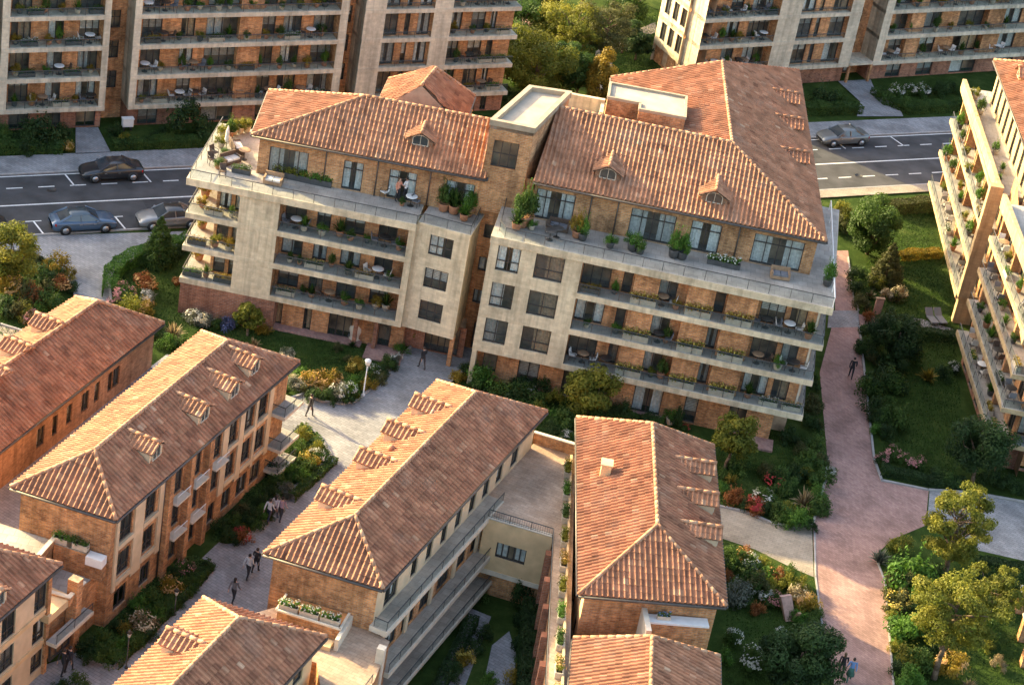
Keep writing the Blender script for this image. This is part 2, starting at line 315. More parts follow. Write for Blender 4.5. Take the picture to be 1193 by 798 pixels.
# ------------------------------------------------------------ roofs
TP, TC = 0.29, 0.38     # tile pitch across, course length
_PROF = [(0.0, .0), (.12, .066), (.28, .095), (.44, .066), (.56, .0), (.78, -.032)]
def tile_face(mb, pts, lift=0.06, TP=TP, TC=TC, amp=1.0):
    """rows of half-round tiles over a planar roof face; pts[0]->pts[1] is its eave, the rest lies above"""
    p0 = V(pts[0]); p1 = V(pts[1]); e = (p1-p0).normalized()
    n = V((0, 0, 0))
    for i in range(len(pts)): n += (V(pts[i])-p0).cross(V(pts[(i+1) % len(pts)])-p0)
    n.normalize()
    if n.z < 0: n = -n
    s = n.cross(e)
    if s.z < 0: s = -s
    P2 = [((V(p)-p0).dot(e), (V(p)-p0).dot(s)) for p in pts]
    u0 = min(p[0] for p in P2); u1 = max(p[0] for p in P2)
    lines = []; k = 0
    while True:
        col, j = divmod(k, len(_PROF)); u = u0+(col+_PROF[j][0])*TP
        if u >= u1: break
        lines.append((u, _PROF[j][1]*amp, col)); k += 1
    lines.append((u1, 0, col))
    def span(u):
        vs = []
        for i in range(len(P2)):
            a, b = P2[i], P2[(i+1) % len(P2)]
            if abs(a[0]-b[0]) < 1e-9:
                if abs(a[0]-u) < 1e-6: vs += [a[1], b[1]]
                continue
            t = (u-a[0])/(b[0]-a[0])
            if -1e-9 <= t <= 1+1e-9: vs.append(a[1]+t*(b[1]-a[1]))
        return (min(vs), max(vs)) if vs else (0, 0)
    sp = [span(min(max(l[0], u0+1e-5), u1-1e-5)) for l in lines]
    rnd = random.Random(int(abs(p0.x*91+p0.y*37)*10))
    old = mb.smooth
    wob = {}
    for k in range(len(lines)-1):
        (ua, ha, ca), (ub, hb, cb) = lines[k], lines[k+1]
        va0, va1 = sp[k]; vb0, vb1 = sp[k+1]
        vm = max(va1, vb1); v0 = min(va0, vb0); nc = max(1, int(math.ceil((vm-v0)/TC)))
        for j in range(nc):
            lo, hi = v0+j*TC, v0+(j+1)*TC
            a0 = min(max(lo, va0), va1); a1 = max(min(hi, va1), va0); b0 = min(max(lo, vb0), vb1); b1 = max(min(hi, vb1), vb0)
            if a1-a0 < 1e-4 and b1-b0 < 1e-4: continue
            key = (ca, j)
            if key not in wob: wob[key] = (min(1, max(0, rnd.gauss(.46, .17))), rnd.uniform(-.014, .014))
            tn, wb = wob[key]
            hl = lift+.024+wb; hh = lift+wb*.5
            A0 = p0+e*ua+s*a0+n*(ha+hl); B0 = p0+e*ub+s*b0+n*(hb+hl); A1 = p0+e*ua+s*a1+n*(ha+hh); B1 = p0+e*ub+s*b1+n*(hb+hh)
            mb.poly([A0, B0, B1, A1], tn)
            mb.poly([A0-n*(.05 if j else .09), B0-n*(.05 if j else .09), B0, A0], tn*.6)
    mb.smooth = old
    return [p0+e*q[0]+s*q[1]-n*.045 for q in P2]
def ridge_run(mb, a, b, r=.12):
    a = V(a)+V((0, 0, .07)); b = V(b)+V((0, 0, .07)); L = (b-a).length; k = max(1, int(L/.42)); rnd = random.Random(int(L*1000))
    for i in range(k):
        p = a+(b-a)*(i/k); q = a+(b-a)*((i+1.12)/k)
        j0 = len(mb.t); mb.bar(p, q, r*1.06, 8, r*.9); tn = rnd.random()
        for x in range(j0, len(mb.t)): mb.t[x] = tn
def under_roof(mb, outline, faces, th=.14):
    """closed timber deck below the tiles"""
    for f in faces: mb.poly(f)
    mb.poly([V(p)-V((0, 0, th)) for p in outline][::-1])
    n = len(outline)
    for i in range(n):
        a, b = V(outline[i]), V(outline[(i+1) % n]); mb.poly([a-V((0, 0, th)), b-V((0, 0, th)), b, a])
def gutter(mb, a, b, out):
    a = V(a)+V(out)*.06-V((0, 0, .06)); b = V(b)+V(out)*.06-V((0, 0, .06)); mb.bar(a, b, .075, 6)
def make_roof(parent, eave, faces, ridges, tile='tile', solid=None):
    """eave: outline ccw at eave height; faces: roof planes (eave edge first)"""
    t = MB()
    fl = [tile_face(t, f) for f in faces]
    fl += [f for f in (solid or []) if not any(f is q or f == q for q in faces)]
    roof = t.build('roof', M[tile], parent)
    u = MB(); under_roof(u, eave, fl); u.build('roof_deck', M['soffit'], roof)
    r = MB()
    for a, b in ridges: ridge_run(r, a, b)
    r.build('ridge_tiles', M['ridge'], roof)
    g = MB(); n = len(eave); c = sum((V(p) for p in eave), V((0, 0, 0)))/n
    for i in range(n):
        a, b = V(eave[i]), V(eave[(i+1) % n])
        if abs(a.z-b.z) > .02: continue
        o = V(((b-a).y, -(b-a).x, 0)).normalized()
        if o.dot((a+b)/2-c) < 0: o = -o
        gutter(g, a, b, o)
    g.build('gutter', M['gutter'], roof)
    return roof
def dormer(parent, o, outv, slope, width=1.6, hw=.62, rise=.5, front='arch', sd=.16, tile='tile', wall='brick', ext=.0):
    """gabled roof dormer: o is the point of the roof plane under its front wall, outv the way it faces"""
    f = V((outv[0], outv[1], 0)).normalized(); s = V((-f.y, f.x, 0)); o = V(o)
    h = width/2; tn = tan(slope)
    de = hw/tn; dr = (hw+rise)/tn
    def P(a, b, z): return o+f*a+s*b+V((0, 0, z))
    d = MB()
    zf = -ext*tn
    fl, fr_ = P(ext, -h, zf-.05), P(ext, h, zf-.05); tl, tr = P(ext, -h, hw), P(ext, h, hw); pk = P(ext, 0, hw+rise)
    d.poly([fl, fr_, tr, pk, tl])
    d.poly([fl, tl, P(-de, -h, hw)]); d.poly([fr_, P(-de, h, hw), tr])
    root = d.build('dormer', M[wall], parent)
    ov = .22
    dz = sd*rise/h
    rt = MB(); rt.mat(M[tile])
    for sg in (-1, 1):
        e0 = P(ext+ov, sg*(h+sd), hw-dz); e1 = P(-(hw-dz)/tn, sg*(h+sd), hw-dz); r1 = P(-dr, 0, hw+rise); r0 = P(ext+ov, 0, hw+rise)
        pts = [e0, e1, r1, r0] if sg > 0 else [e1, e0, r0, r1]
        tile_face(rt, pts, .04, .27, .34, .7)
        rt.mat(M['soffit']); rt.poly([p-V((0, 0, .03)) for p in pts]); rt.mat(M[tile])
    rt.build('dormer_roof', None, root)
    rg = MB(); ridge_run(rg, P(ext+ov, 0, hw+rise), P(-dr, 0, hw+rise), .11); rg.build('dormer_ridge', M['ridge'], root)
    wd = MB(); ww = width*.62; wz0, wz1 = max(.12, zf+.1), hw+.08
    q = ext+.025
    prof = [(-ww/2, wz0), (ww/2, wz0), (ww/2, wz1-.12)] + [(ww/2*cos(a), wz1-.12+.28*sin(a)) for a in [pi*k/8 for k in range(1, 8)]] + [(-ww/2, wz1-.12)]
    wd.poly([P(q, x, z) for x, z in prof]); wd.build('dormer_window', M['pane_dark'], root)
    fm = MB()
    for i in range(len(prof)): fm.bar(P(q+.02, *prof[i]), P(q+.02, *prof[(i+1) % len(prof)]), .035, 4)
    fm.bar(P(q+.02, 0, wz0), P(q+.02, 0, wz1+.14), .022, 4)
    fm.build('dormer_frame', M['trim'], root)
    return root
M['pane_dark'] = plain('dormer_glass', (.05, .065, .065), .12, var=.3, spec=.7)

# ------------------------------------------------------------ walls, windows, railings
def holes_wall(mb, fr, t0, t1, z0, z1, d, holes, thick=.22):
    hs = [(max(a, t0), min(b, t1), max(c, z0), min(e, z1)) for a, b, c, e in holes if b > t0 and a < t1]
    ts = sorted({round(x, 4) for x in [t0, t1]+[h[0] for h in hs]+[h[1] for h in hs]})
    zs = sorted({round(x, 4) for x in [z0, z1]+[h[2] for h in hs]+[h[3] for h in hs]})
    for i in range(len(ts)-1):
        for j in range(len(zs)-1):
            cx, cz = (ts[i]+ts[i+1])/2, (zs[j]+zs[j+1])/2
            if any(h[0] < cx < h[1] and h[2] < cz < h[3] for h in hs): continue
            mb.poly([fr.p(ts[i], d, zs[j]), fr.p(ts[i+1], d, zs[j]), fr.p(ts[i+1], d, zs[j+1]), fr.p(ts[i], d, zs[j+1])])
    for a, b, c, e in hs:
        for q in ([(a, c), (a, e)], [(b, e), (b, c)], [(b, c), (a, c)], [(a, e), (b, e)]):
            (ta, za), (tb, zb) = q
            mb.poly([fr.p(ta, d, za), fr.p(tb, d, zb), fr.p(tb, d-thick, zb), fr.p(ta, d-thick, za)])
_WC = {}
def window_mesh(wd, h, n, transom, pale):
    key = (round(wd, 1), round(h, 1), n, transom, pale)
    wd, h = key[0], key[1]
    if key not in _WC:
        f = MB(); fw = .055
        f.box(-wd/2, -wd/2+fw, -.05, .05, 0, h); f.box(wd/2-fw, wd/2, -.05, .05, 0, h); f.box(-wd/2, wd/2, -.05, .05, 0, fw); f.box(-wd/2, wd/2, -.05, .05, h-fw, h)
        for k in range(1, n): x = -wd/2+wd*k/n; f.box(x-.03, x+.03, -.04, .04, fw, h-fw)
        if transom: f.box(-wd/2+fw, wd/2-fw, -.035, .035, h*transom-.025, h*transom+.025)
        f.mat(M['frame_light'] if pale else M['frame']); f.m = [0]*len(f.f)
        g = MB(); g.mat(M['pane']); g.poly([(-wd/2+.02, 0, .02), (wd/2-.02, 0, .02), (wd/2-.02, 0, h-.02), (-wd/2+.02, 0, h-.02)])
        cs = []
        for v in range(3):
            c = MB(); c.mat(M['curtain'] if v < 2 else M['curtain_warm'])
            spans = [(-wd/2+.03, -wd/2+wd*.36), (wd/2-wd*.36, wd/2-.03)] if v == 0 else ([(-wd/2+.03, wd*.05)] if v == 1 else [(-wd*.1, wd/2-.03)])
            for a, b in spans:
                k = max(4, int((b-a)/.09)); P = [(a+(b-a)*i/k, .12+.03*(i % 2)) for i in range(k+1)]
                for i in range(k): c.poly([(P[i][0], P[i][1], .05), (P[i+1][0], P[i+1][1], .05), (P[i+1][0], P[i+1][1], h-.04), (P[i][0], P[i][1], h-.04)])
            cs.append(c.mesh('curtain'))
        for fr_ in (.38, .62):
            c = MB(); c.mat(M['curtain']); k = int(h*fr_/.11)
            for i in range(k): z = h-.05-i*.11; c.poly([(-wd/2+.04, .07, z), (wd/2-.04, .07, z), (wd/2-.04, .10, z-.10), (-wd/2+.04, .10, z-.10)])
            cs.append(c.mesh('blind'))
        _WC[key] = (f.mesh('window'), g.mesh('pane'), cs)
    return _WC[key]
WR = random.Random(3)
def add_window(parent, fr, ta, tb, za, zb, d, n=2, transom=0, pale=False, curtain=.5, name='window', sill=None, cur=None):
    me, pa, cs = window_mesh(tb-ta, zb-za, n, transom, pale)
    o = meshobj(name, me, parent, fr.p((ta+tb)/2, d-.12, za)-off(parent), fr.ang)
    o.scale = ((tb-ta)/round(tb-ta, 1), 1, (zb-za)/round(zb-za, 1))
    meshobj('pane', pa, o)
    if WR.random() < curtain+.15: (lambda k: meshobj('blind' if k > 2 else 'curtain', cs[k], o))(WR.choice((0, 0, 1, 1, 2, 3, 4)) if cur is None else cur)
    return o
def railing(parent, pts, h=.55, glass=True, post=1.3, metal='metal', base=0.0):
    """glass balustrade: top rail and posts, its glass a sub-part; pts at floor level"""
    r = MB(); g = MB()
    for a, b in zip(pts[:-1], pts[1:]):
        a = V(a); b = V(b); L = (b-a).length; k = max(1, int(round(L/post))); z = V((0, 0, 1))
        r.bar(a+z*h, b+z*h, .03, 5)
        for i in range(k+1): q = a+(b-a)*(i/k); r.bar(q+z*base, q+z*h, .02, 4)
        if glass: g.poly([a+z*(base+.03), b+z*(base+.03), b+z*(h-.03), a+z*(h-.03)])
        else:
            m = int(L/.13)
            for i in range(m): q = a+(b-a)*((i+.5)/m); r.bar(q+z*base, q+z*h, .009, 3)
            r.bar(a+z*(base+.06), b+z*(base+.06), .014, 4)
    o = r.build('railing', M[metal], parent)
    if glass: g.build('railing_glass', M['rail_glass'], o)
    return o
def slab_part(parent, fr, t0, t1, d0, d1, z0, z1, mat='stone', floor=True, name='floor_slab', deck='deck'):
    m = MB(); m.mat(M[mat]); m.fbox(fr, t0, t1, d0, d1, z0, z1)
    if floor: m.mat(M[deck]); m.fbox(fr, t0+.02, t1-.02, d0+.01, d1-.08, z1, z1+.006)
    return m.build(name, None, parent)
def prism_part(parent, name, pts, z0, z1, mat):
    m = MB(); m.prism([(p[0], p[1]) for p in pts], z0, z1); return m.build(name, M[mat], parent)
def fpart(parent, name, fr, t0, t1, d0, d1, z0, z1, mat):
    m = MB(); m.fbox(fr, t0, t1, d0, d1, z0, z1); return m.build(name, M[mat], parent)
def room(parent, fr, t0, t1, z0, z1, d):
    m = MB()
    m.poly([fr.p(t0, d, z0), fr.p(t1, d, z0), fr.p(t1, d, z1), fr.p(t0, d, z1)])
    return m.build('room_wall', M['room'], parent)
def balcony_rows(parent, fr, t0, t1, zs, storey, depth, wins, wall='brick', slab='stone', sh=.36, rail=True, d=0.0, panels=(), curtain=.5, rail_h=.62, end_wall=(True, True), win_h=None):
    """storeys of recessed balconies: zs = floor heights; wins = [(ta,tb,n)] in the back wall; panels = brick panels brought forward"""
    for z in zs:
        wl = MB(); hs = [(a, b, z+.06, z+(win_h or storey-.42)) for a, b, n in wins]
        holes_wall(wl, fr, t0, t1, z, z+storey-sh+.02, d-depth, hs)
        if end_wall[0]: wl.poly([fr.p(t0+.01, d-depth, z), fr.p(t0+.01, d-.05, z), fr.p(t0+.01, d-.05, z+storey-sh), fr.p(t0+.01, d-depth, z+storey-sh)])
        if end_wall[1]: wl.poly([fr.p(t1-.01, d-depth, z), fr.p(t1-.01, d-.05, z), fr.p(t1-.01, d-.05, z+storey-sh), fr.p(t1-.01, d-depth, z+storey-sh)])
        wl.build('back_wall', M[wall], parent)
        for a, b, n in wins: add_window(parent, fr, a, b, z+.06, z+(win_h or storey-.42), d-depth, n, curtain=curtain)
        for a, b in panels: fpart(parent, 'brick_panel', fr, a, b, d-depth+.02, d-depth*.45, z+.005, z+storey-sh, wall)
        room(parent, fr, t0-.3, t1+.3, z-.3, z+storey, d-depth-1.1)
        if rail: railing(parent, [fr.p(t0+.04, d-.1, z), fr.p(t1-.04, d-.1, z)], rail_h)
# ------------------------------------------------------------ plants
def leaf(mb, p, n, size, rnd, tint):
    n = n.normalized(); a = n.orthogonal().normalized(); a = Matrix.Rotation(rnd.uniform(0, 6.283), 3, n) @ a; b = n.cross(a)
    l = size*rnd.uniform(.7, 1.3); k = l*rnd.uniform(.45, .65)
    mb.poly([p-a*l*.5, p+b*k*.5+n*l*.08, p+a*l*.5, p-b*k*.5+n*l*.08], tint)
def rv(rnd):
    z = rnd.uniform(-1, 1); t = rnd.uniform(0, 6.283); s = sqrt(1-z*z); return V((s*cos(t), s*sin(t), z))
def clump(mb, c, r, n, size, rnd, base, flat=1.0, spread=.16):
    for _ in range(n):
        d = rv(rnd); q = d*(r*(rnd.random()**.4)); q.z *= flat
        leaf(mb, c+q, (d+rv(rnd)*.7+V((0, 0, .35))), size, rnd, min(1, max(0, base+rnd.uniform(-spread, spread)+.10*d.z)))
_SH = {}
def shrub_mesh(var, n=1100, lumps=10, size=.15, core=True):
    """unit shrub: radius 1, height about 1.5, base at z=0"""
    k = ('s', var)
    if k not in _SH:
        rnd = random.Random(100+var); mb = MB()
        for i in range(lumps):
            a = 2.4*i+rnd.uniform(-.8, .8); rr = rnd.uniform(.2, .82) if i else 0; z = rnd.uniform(.22, 1.12)*(1.1-.55*rr)
            clump(mb, V((rr*cos(a), rr*sin(a), z)), rnd.uniform(.24, .52), int(n/lumps), size, rnd, rnd.uniform(.2, .85), rnd.uniform(.7, 1.15))
        for i in range(22):
            a = rnd.uniform(0, 6.28); el = rnd.uniform(.3, 1.5); d = V((cos(a)*cos(el), sin(a)*cos(el), sin(el)*1.15)); L = rnd.uniform(.85, 1.3)
            for q in range(7): leaf(mb, d*L*(.6+.06*q)+rv(rnd)*.05+V((0, 0, .15)), d+rv(rnd), size*.8, rnd, rnd.uniform(.3, .9))
        _SH[k] = mb
    return _SH[k]
def spiky_mesh(var):
    k = ('p', var)
    if k not in _SH:
        rnd = random.Random(300+var); mb = MB()
        for i in range(90):
            a = rnd.uniform(0, 6.28); el = rnd.uniform(.35, 1.45); L = rnd.uniform(.7, 1.25); d = V((cos(a)*cos(el), sin(a)*cos(el), sin(el))); s = d.cross(V((0, 0, 1))).normalized()*.055
            p = d*.08; q = d*L*.6; r = d*L+V((0, 0, -.18*L*cos(el))); tn = rnd.random()
            mb.poly([p-s, p+s, q+s, q-s], tn*.7); mb.poly([q-s, q+s, r], tn)
        _SH[k] = mb
    return _SH[k]
def flowers_mesh(var, n=120):
    k = ('f', var)
    if k not in _SH:
        rnd = random.Random(500+var); mb = MB()
        cs = [rv(rnd) for _ in range(9)]
        for i in range(n):
            d = rnd.choice(cs)+rv(rnd)*rnd.uniform(.1, .55); d.normalize(); d.z = abs(d.z)*.9+.05
            p = V((d.x*.90, d.y*.90, .55+d.z*.80))*rnd.uniform(.80, 1.04)
            leaf(mb, p, d+V((0, 0, .5)), .15, rnd, rnd.random())
            leaf(mb, p+V((.05, .06, .03)), d+rv(rnd)*.5+V((0, 0, .5)), .12, rnd, rnd.random())
        _SH[k] = mb
    return _SH[k]
_ME = {}
def cached(key, mb, mat, name):
    if key not in _ME:
        m = MB(); m.v, m.f, m.t, m.sm = mb.v, mb.f, mb.t, mb.sm; m.mats = [mat]; m.m = [0]*len(mb.f); _ME[key] = m.mesh(name)
    return _ME[key]
PR = random.Random(11)
def shrub(x, y, dia, h, leafc, flower=None, spiky=False, z=0.0, desc=None, place='', group='shrubs', name=None, fl=1.0):
    v = PR.randrange(5)
    loc = (x, y, z); nm = name or ('ornamental_grass' if spiky else ('flowering_shrub' if flower else 'shrub'))
    o = empty(nm, loc, PR.uniform(0, 6.28)) if flower else None
    if spiky: me = cached(('p', v % 3, leafc), spiky_mesh(v % 3), M['leaf_'+leafc], 'blades')
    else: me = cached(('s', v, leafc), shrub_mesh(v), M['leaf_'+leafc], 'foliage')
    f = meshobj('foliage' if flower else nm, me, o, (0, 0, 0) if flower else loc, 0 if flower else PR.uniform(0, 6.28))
    f.scale = (dia/2, dia/2, h/1.4)
    if flower:
        b = meshobj('blossom', cached(('f', v, flower), flowers_mesh(v), M['flower_'+flower], 'blossom'), o)
        b.scale = (dia/2*fl, dia/2*fl, h/1.4*fl)
    else: o = f
    reg(o, desc or ('%s shrub' % leafc), place, 'plant', group)
    return o
def limb(mb, a, b, r0, r1, rnd, seg=4, wob=.06):
    a = V(a); b = V(b); prev = a
    for i in range(1, seg+1):
        q = a+(b-a)*(i/seg)+rv(rnd)*wob*(b-a).length*(1 if i < seg else 0)
        mb.bar(prev, q, r0+(r1-r0)*((i-1)/seg), 7, r0+(r1-r0)*(i/seg)); prev = q
def tree(x, y, h, dia, leafc, kind='round', label='', trunk_h=None, seed=1, name=None, n=3200, leafsize=.2, group=None, cat='tree'):
    n = int(n*2.6); rnd = random.Random(seed*977+5); R = dia/2; th = trunk_h if trunk_h is not None else h*.3
    o = empty(name or {'cone': 'conifer_tree', 'pine': 'pine_tree', 'column': 'column_tree', 'weep': 'willow_tree'}.get(kind, 'broadleaf_tree'), (x, y, 0))
    t = MB(); c = MB(); B = V((x, y, 0))
    lean = V((rnd.uniform(-.06, .06)*h, rnd.uniform(-.06, .06)*h, 0))
    r0 = .024*h+.03
    limb(t, B-V((0, 0, .1)), B+lean*.6+V((0, 0, h*.62)), r0, r0*.45, rnd, 5, .03)
    if kind in ('round', 'weep'):
        K = 26
        for i in range(K):
            d = rv(rnd); f = rnd.uniform(.5, .86); cz = th+(h-th)*.52
            p = B+lean+V((d.x*R*f, d.y*R*f, cz+d.z*(h-th)*.44*f/.86))
            if i % 2 == 0: limb(t, B+lean*.5+V((0, 0, th*.9+(cz-th)*.4*rnd.random())), p, r0*.42, r0*.1, rnd, 3, .08)
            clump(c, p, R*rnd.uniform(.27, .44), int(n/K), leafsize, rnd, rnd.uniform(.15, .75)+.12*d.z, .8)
            if kind == 'weep' and i % 2:
                for q in range(14):
                    s = p+V((rnd.uniform(-.3, .3)*R, rnd.uniform(-.3, .3)*R, 0))
                    for k in range(7): leaf(c, s-V((0, 0, k*.16)), rv(rnd)+V((0, 0, .2)), leafsize*.8, rnd, rnd.uniform(.2, .7))
    elif kind == 'pine':
        K = 19
        for i in range(K):
            fz = (i+.5)/K; a = i*2.4+rnd.random(); rr = R*(.28+.72*sin(pi*min(1, .25+.72*(1-fz))))*rnd.uniform(.55, .9)
            if i == K-1: rr *= .3
            p = B+lean*(1.3*fz)+V((rr*cos(a), rr*sin(a), th+(h-th)*(.12+.82*fz)))
            limb(t, B+lean*fz*.8+V((0, 0, max(th*.6, p.z-B.z-R*.55))), p-V((0, 0, .08)), r0*.4, r0*.12, rnd, 3, .08)
            cr = R*rnd.uniform(.36, .52)
            for q in range(5):
                d = rv(rnd); d.z *= .4
                clump(c, p+d*cr*.75, cr*.52, int(n/K/5), leafsize*.8, rnd, rnd.uniform(.2, .8), .62)
    elif kind == 'cone':
        L = 16
        for i in range(L):
            fz = i/(L-1); z = th*.5+(h-th*.5)*(fz**.95); rr = R*(1-fz)**.8+.06
            k = max(3, int(9*(1-fz)+2))
            for q in range(k):
                a = q*6.283/k+i*.7+rnd.uniform(-.2, .2); rad = rr*rnd.uniform(.62, 1.0)
                p = B+V((rad*cos(a), rad*sin(a), z-.12*rr))
                clump(c, p, rr*.30+.07, max(6, int(n/(L*7.0))), leafsize*.8, rnd, rnd.uniform(.15, .8), .6)
    elif kind == 'column':
        for i in range(40):
            fz = rnd.random(); a = rnd.uniform(0, 6.28); prof = R*(sin(pi*min(1, .12+.85*fz))**.6)
            p = B+V((prof*.68*cos(a), prof*.68*sin(a), th+(h-th)*fz*.95))
            clump(c, p, R*rnd.uniform(.30, .46), int(n/40), leafsize, rnd, rnd.uniform(.1, .8), 1.1)
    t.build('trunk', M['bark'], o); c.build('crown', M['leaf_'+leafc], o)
    return tag(o, label, cat, group)
def hedge(pts, wd, h, leafc, label, z=0.0, dens=420, size=.13, rough=.12, group=None, closed=False):
    """clipped hedge following plan points"""
    rnd = random.Random(int(abs(pts[0][0]*31+pts[0][1]*17)*10)); mb = MB()
    c0 = V((sum(p[0] for p in pts)/len(pts), sum(p[1] for p in pts)/len(pts), z))
    for a, b in zip(pts[:-1], pts[1:]):
        a = V((a[0], a[1], z)); b = V((b[0], b[1], z)); L = (b-a).length; u = (b-a).normalized(); n = V((-u.y, u.x, 0))
        for i in range(int(dens*L*(wd+2*h))):
            s = rnd.uniform(-wd*.3, L+wd*.3); q = rnd.random(); lump = rough*sin(s*2.1+a.x)*sin(s*.9+a.y)
            if q < wd/(wd+2*h): p = a+u*s+n*rnd.uniform(-wd/2, wd/2)+V((0, 0, h+lump-abs(rnd.gauss(0, .05)))); d = V((0, 0, 1))
            else:
                sg = rnd.choice((-1, 1)); p = a+u*s+n*sg*(wd/2-abs(rnd.gauss(0, .05))+lump*.5)+V((0, 0, rnd.uniform(.02, h+lump))); d = n*sg
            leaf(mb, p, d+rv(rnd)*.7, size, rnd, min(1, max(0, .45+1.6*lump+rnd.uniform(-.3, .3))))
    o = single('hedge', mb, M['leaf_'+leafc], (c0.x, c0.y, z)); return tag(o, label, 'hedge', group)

# potted plants, planters, furniture: one master each, copied
_MASTER = {}
def master(key, fn):
    if key not in _MASTER: _MASTER[key] = (fn(), [False])
    o, used = _MASTER[key]
    if not used[0]: used[0] = True; return o
    return copy_tree(o)
def put(o, p, rz=0.0, s=1.0, sz=None):
    o.location = p; o.rotation_euler = (0, 0, rz); o.scale = (s, s, sz or s); return o
def potted(kind, leafc, potm):
    def mk():
        o = empty('potted_plant', (0, 0, 0)); m = MB()
        m.lathe([(.12, 0), (.17, .05), (.21, .30), (.22, .33), (.18, .33), (.17, .29)], n=10); m.build('pot', M[potm], o)
        if kind == 'palm': me = cached(('pp', 0, leafc), spiky_mesh(1), M['leaf_'+leafc], 'blades'); sc = (.5, .5, .75)
        elif kind == 'tall': me = cached(('s', 2, leafc), shrub_mesh(2), M['leaf_'+leafc], 'foliage'); sc = (.36, .36, .8)
        else: me = cached(('s', 1, leafc), shrub_mesh(1), M['leaf_'+leafc], 'foliage'); sc = (.38, .38, .40)
        f = meshobj('foliage', me, o, (0, 0, .26)); f.scale = sc
        return o
    return master(('pot', kind, leafc, potm), mk)
def planter(L, leafc, flower, boxm):
    def mk():
        o = empty('planter_box', (0, 0, 0)); m = MB(); hb = .30
        for a, b, c, d in ((-L/2, L/2, -.17, -.13), (-L/2, L/2, .13, .17), (-L/2, -L/2+.04, -.13, .13), (L/2-.04, L/2, -.13, .13)): m.box(a, b, c, d, 0, hb)
        m.build('box', M[boxm], o); s = MB(); s.box(-L/2+.04, L/2-.04, -.13, .13, .05, hb-.05); s.build('soil', M['soil'], o)
        rnd = random.Random(int(L*100)); k = int(L*4)+1; f = MB(); fl = MB()
        for i in range(k):
            c = V((-L/2+.12+(L-.24)*i/max(1, k-1), rnd.uniform(-.05, .05), hb+rnd.uniform(.04, .2)))
            clump(f, c, rnd.uniform(.15, .24), 60, .10, rnd, rnd.uniform(.3, .7))
            for q in range(12 if flower else 0): d = rv(rnd); d.z = abs(d.z); leaf(fl, c+d*.22, d, .1, rnd, rnd.random())
        f.build('foliage', M['leaf_'+leafc], o)
        if flower: fl.build('blossom', M['flower_'+flower], o)
        return o
    return master(('box', L, leafc, flower, boxm), mk)
def chair(m1, m2):
    def mk():
        o = empty('patio_chair', (0, 0, 0))
        s = MB(); s.box(-.21, .21, -.20, .20, .38, .43); s.build('seat', M[m1], o)
        b = MB(); b.hexa([V(p) for p in [(-.21, .18, .43), (.21, .18, .43), (.21, .22, .43), (-.21, .22, .43), (-.21, .27, .82), (.21, .27, .82), (.21, .30, .82), (-.21, .30, .82)]]); b.build('backrest', M[m1], o)
        for x in (-.19, .19):
            for y in (-.18, .18): l = MB(); l.bar((x, y, 0), (x, y, .39), .02, 5); l.build('leg', M[m2], o)
            a = MB(); a.bar((x, -.18, .60), (x, .24, .62), .02, 5); a.bar((x, -.18, .39), (x, -.18, .60), .016, 5); a.build('armrest', M[m2], o)
        return o
    return master(('chair', m1, m2), mk)
def table(m1, m2, r=.38):
    def mk():
        o = empty('patio_table', (0, 0, 0)); t = MB(); t.lathe([(r-.02, .66), (r, .67), (r, .695), (r-.02, .70)], n=16); t.build('table_top', M[m1], o)
        p = MB(); p.lathe([(.03, .03), (.03, .66)], n=8); p.build('pedestal', M[m2], o); b = MB(); b.lathe([(.22, 0), (.21, .02), (.05, .04)], n=12); b.build('base', M[m2], o)
        return o
    return master(('table', m1, m2, r), mk)
def sofa(m1, m2, L=1.3):
    def mk():
        o = empty('outdoor_sofa', (0, 0, 0)); b = MB(); b.box(-L/2, L/2, -.34, .34, .05, .26); b.build('base', M[m2], o)
        k = MB(); k.box(-L/2, L/2, .27, .36, .26, .66); k.build('backrest', M[m2], o)
        for x in (-L/2+.06, L/2-.06): a = MB(); a.box(x-.06, x+.06, -.34, .27, .26, .48); a.build('armrest', M[m2], o)
        for i in (-1, 1): c = MB(); c.box(i*(L/4-.03)-(L/4-.05), i*(L/4-.03)+(L/4-.05), -.31, .25, .262, .38); c.build('cushion', M[m1], o)
        return o
    return master(('sofa', m1, m2, L), mk)
def lounger(m1, m2):
    def mk():
        o = empty('sun_lounger', (0, 0, 0)); b = MB(); b.box(-.28, .28, -.75, .25, .22, .30); b.build('seat', M[m1], o)
        k = MB(); k.hexa([V(p) for p in [(-.28, .25, .22), (.28, .25, .22), (.28, .27, .30), (-.28, .27, .30), (-.28, .80, .62), (.28, .80, .62), (.28, .76, .69), (-.28, .76, .69)]]); k.build('backrest', M[m1], o)
        for x in (-.24, .24):
            for y in (-.65, .2): l = MB(); l.bar((x, y, 0), (x, y, .22), .025, 5); l.build('leg', M[m2], o)
        return o
    return master(('lounger', m1, m2), mk)
def parasol_closed():
    def mk():
        o = empty('garden_parasol', (0, 0, 0)); b = MB(); b.lathe([(.22, 0), (.22, .06), (.04, .08)], n=10); b.build('base', M['metal'], o)
        p = MB(); p.bar((0, 0, .05), (0, 0, 1.9), .022, 6); p.build('pole', M['metal'], o)
        c = MB(); c.lathe([(.10, .75), (.16, .95), (.11, 1.5), (.03, 1.9)], n=8); c.build('canopy', M['cushion'], o); return o
    return master('parasol', mk)

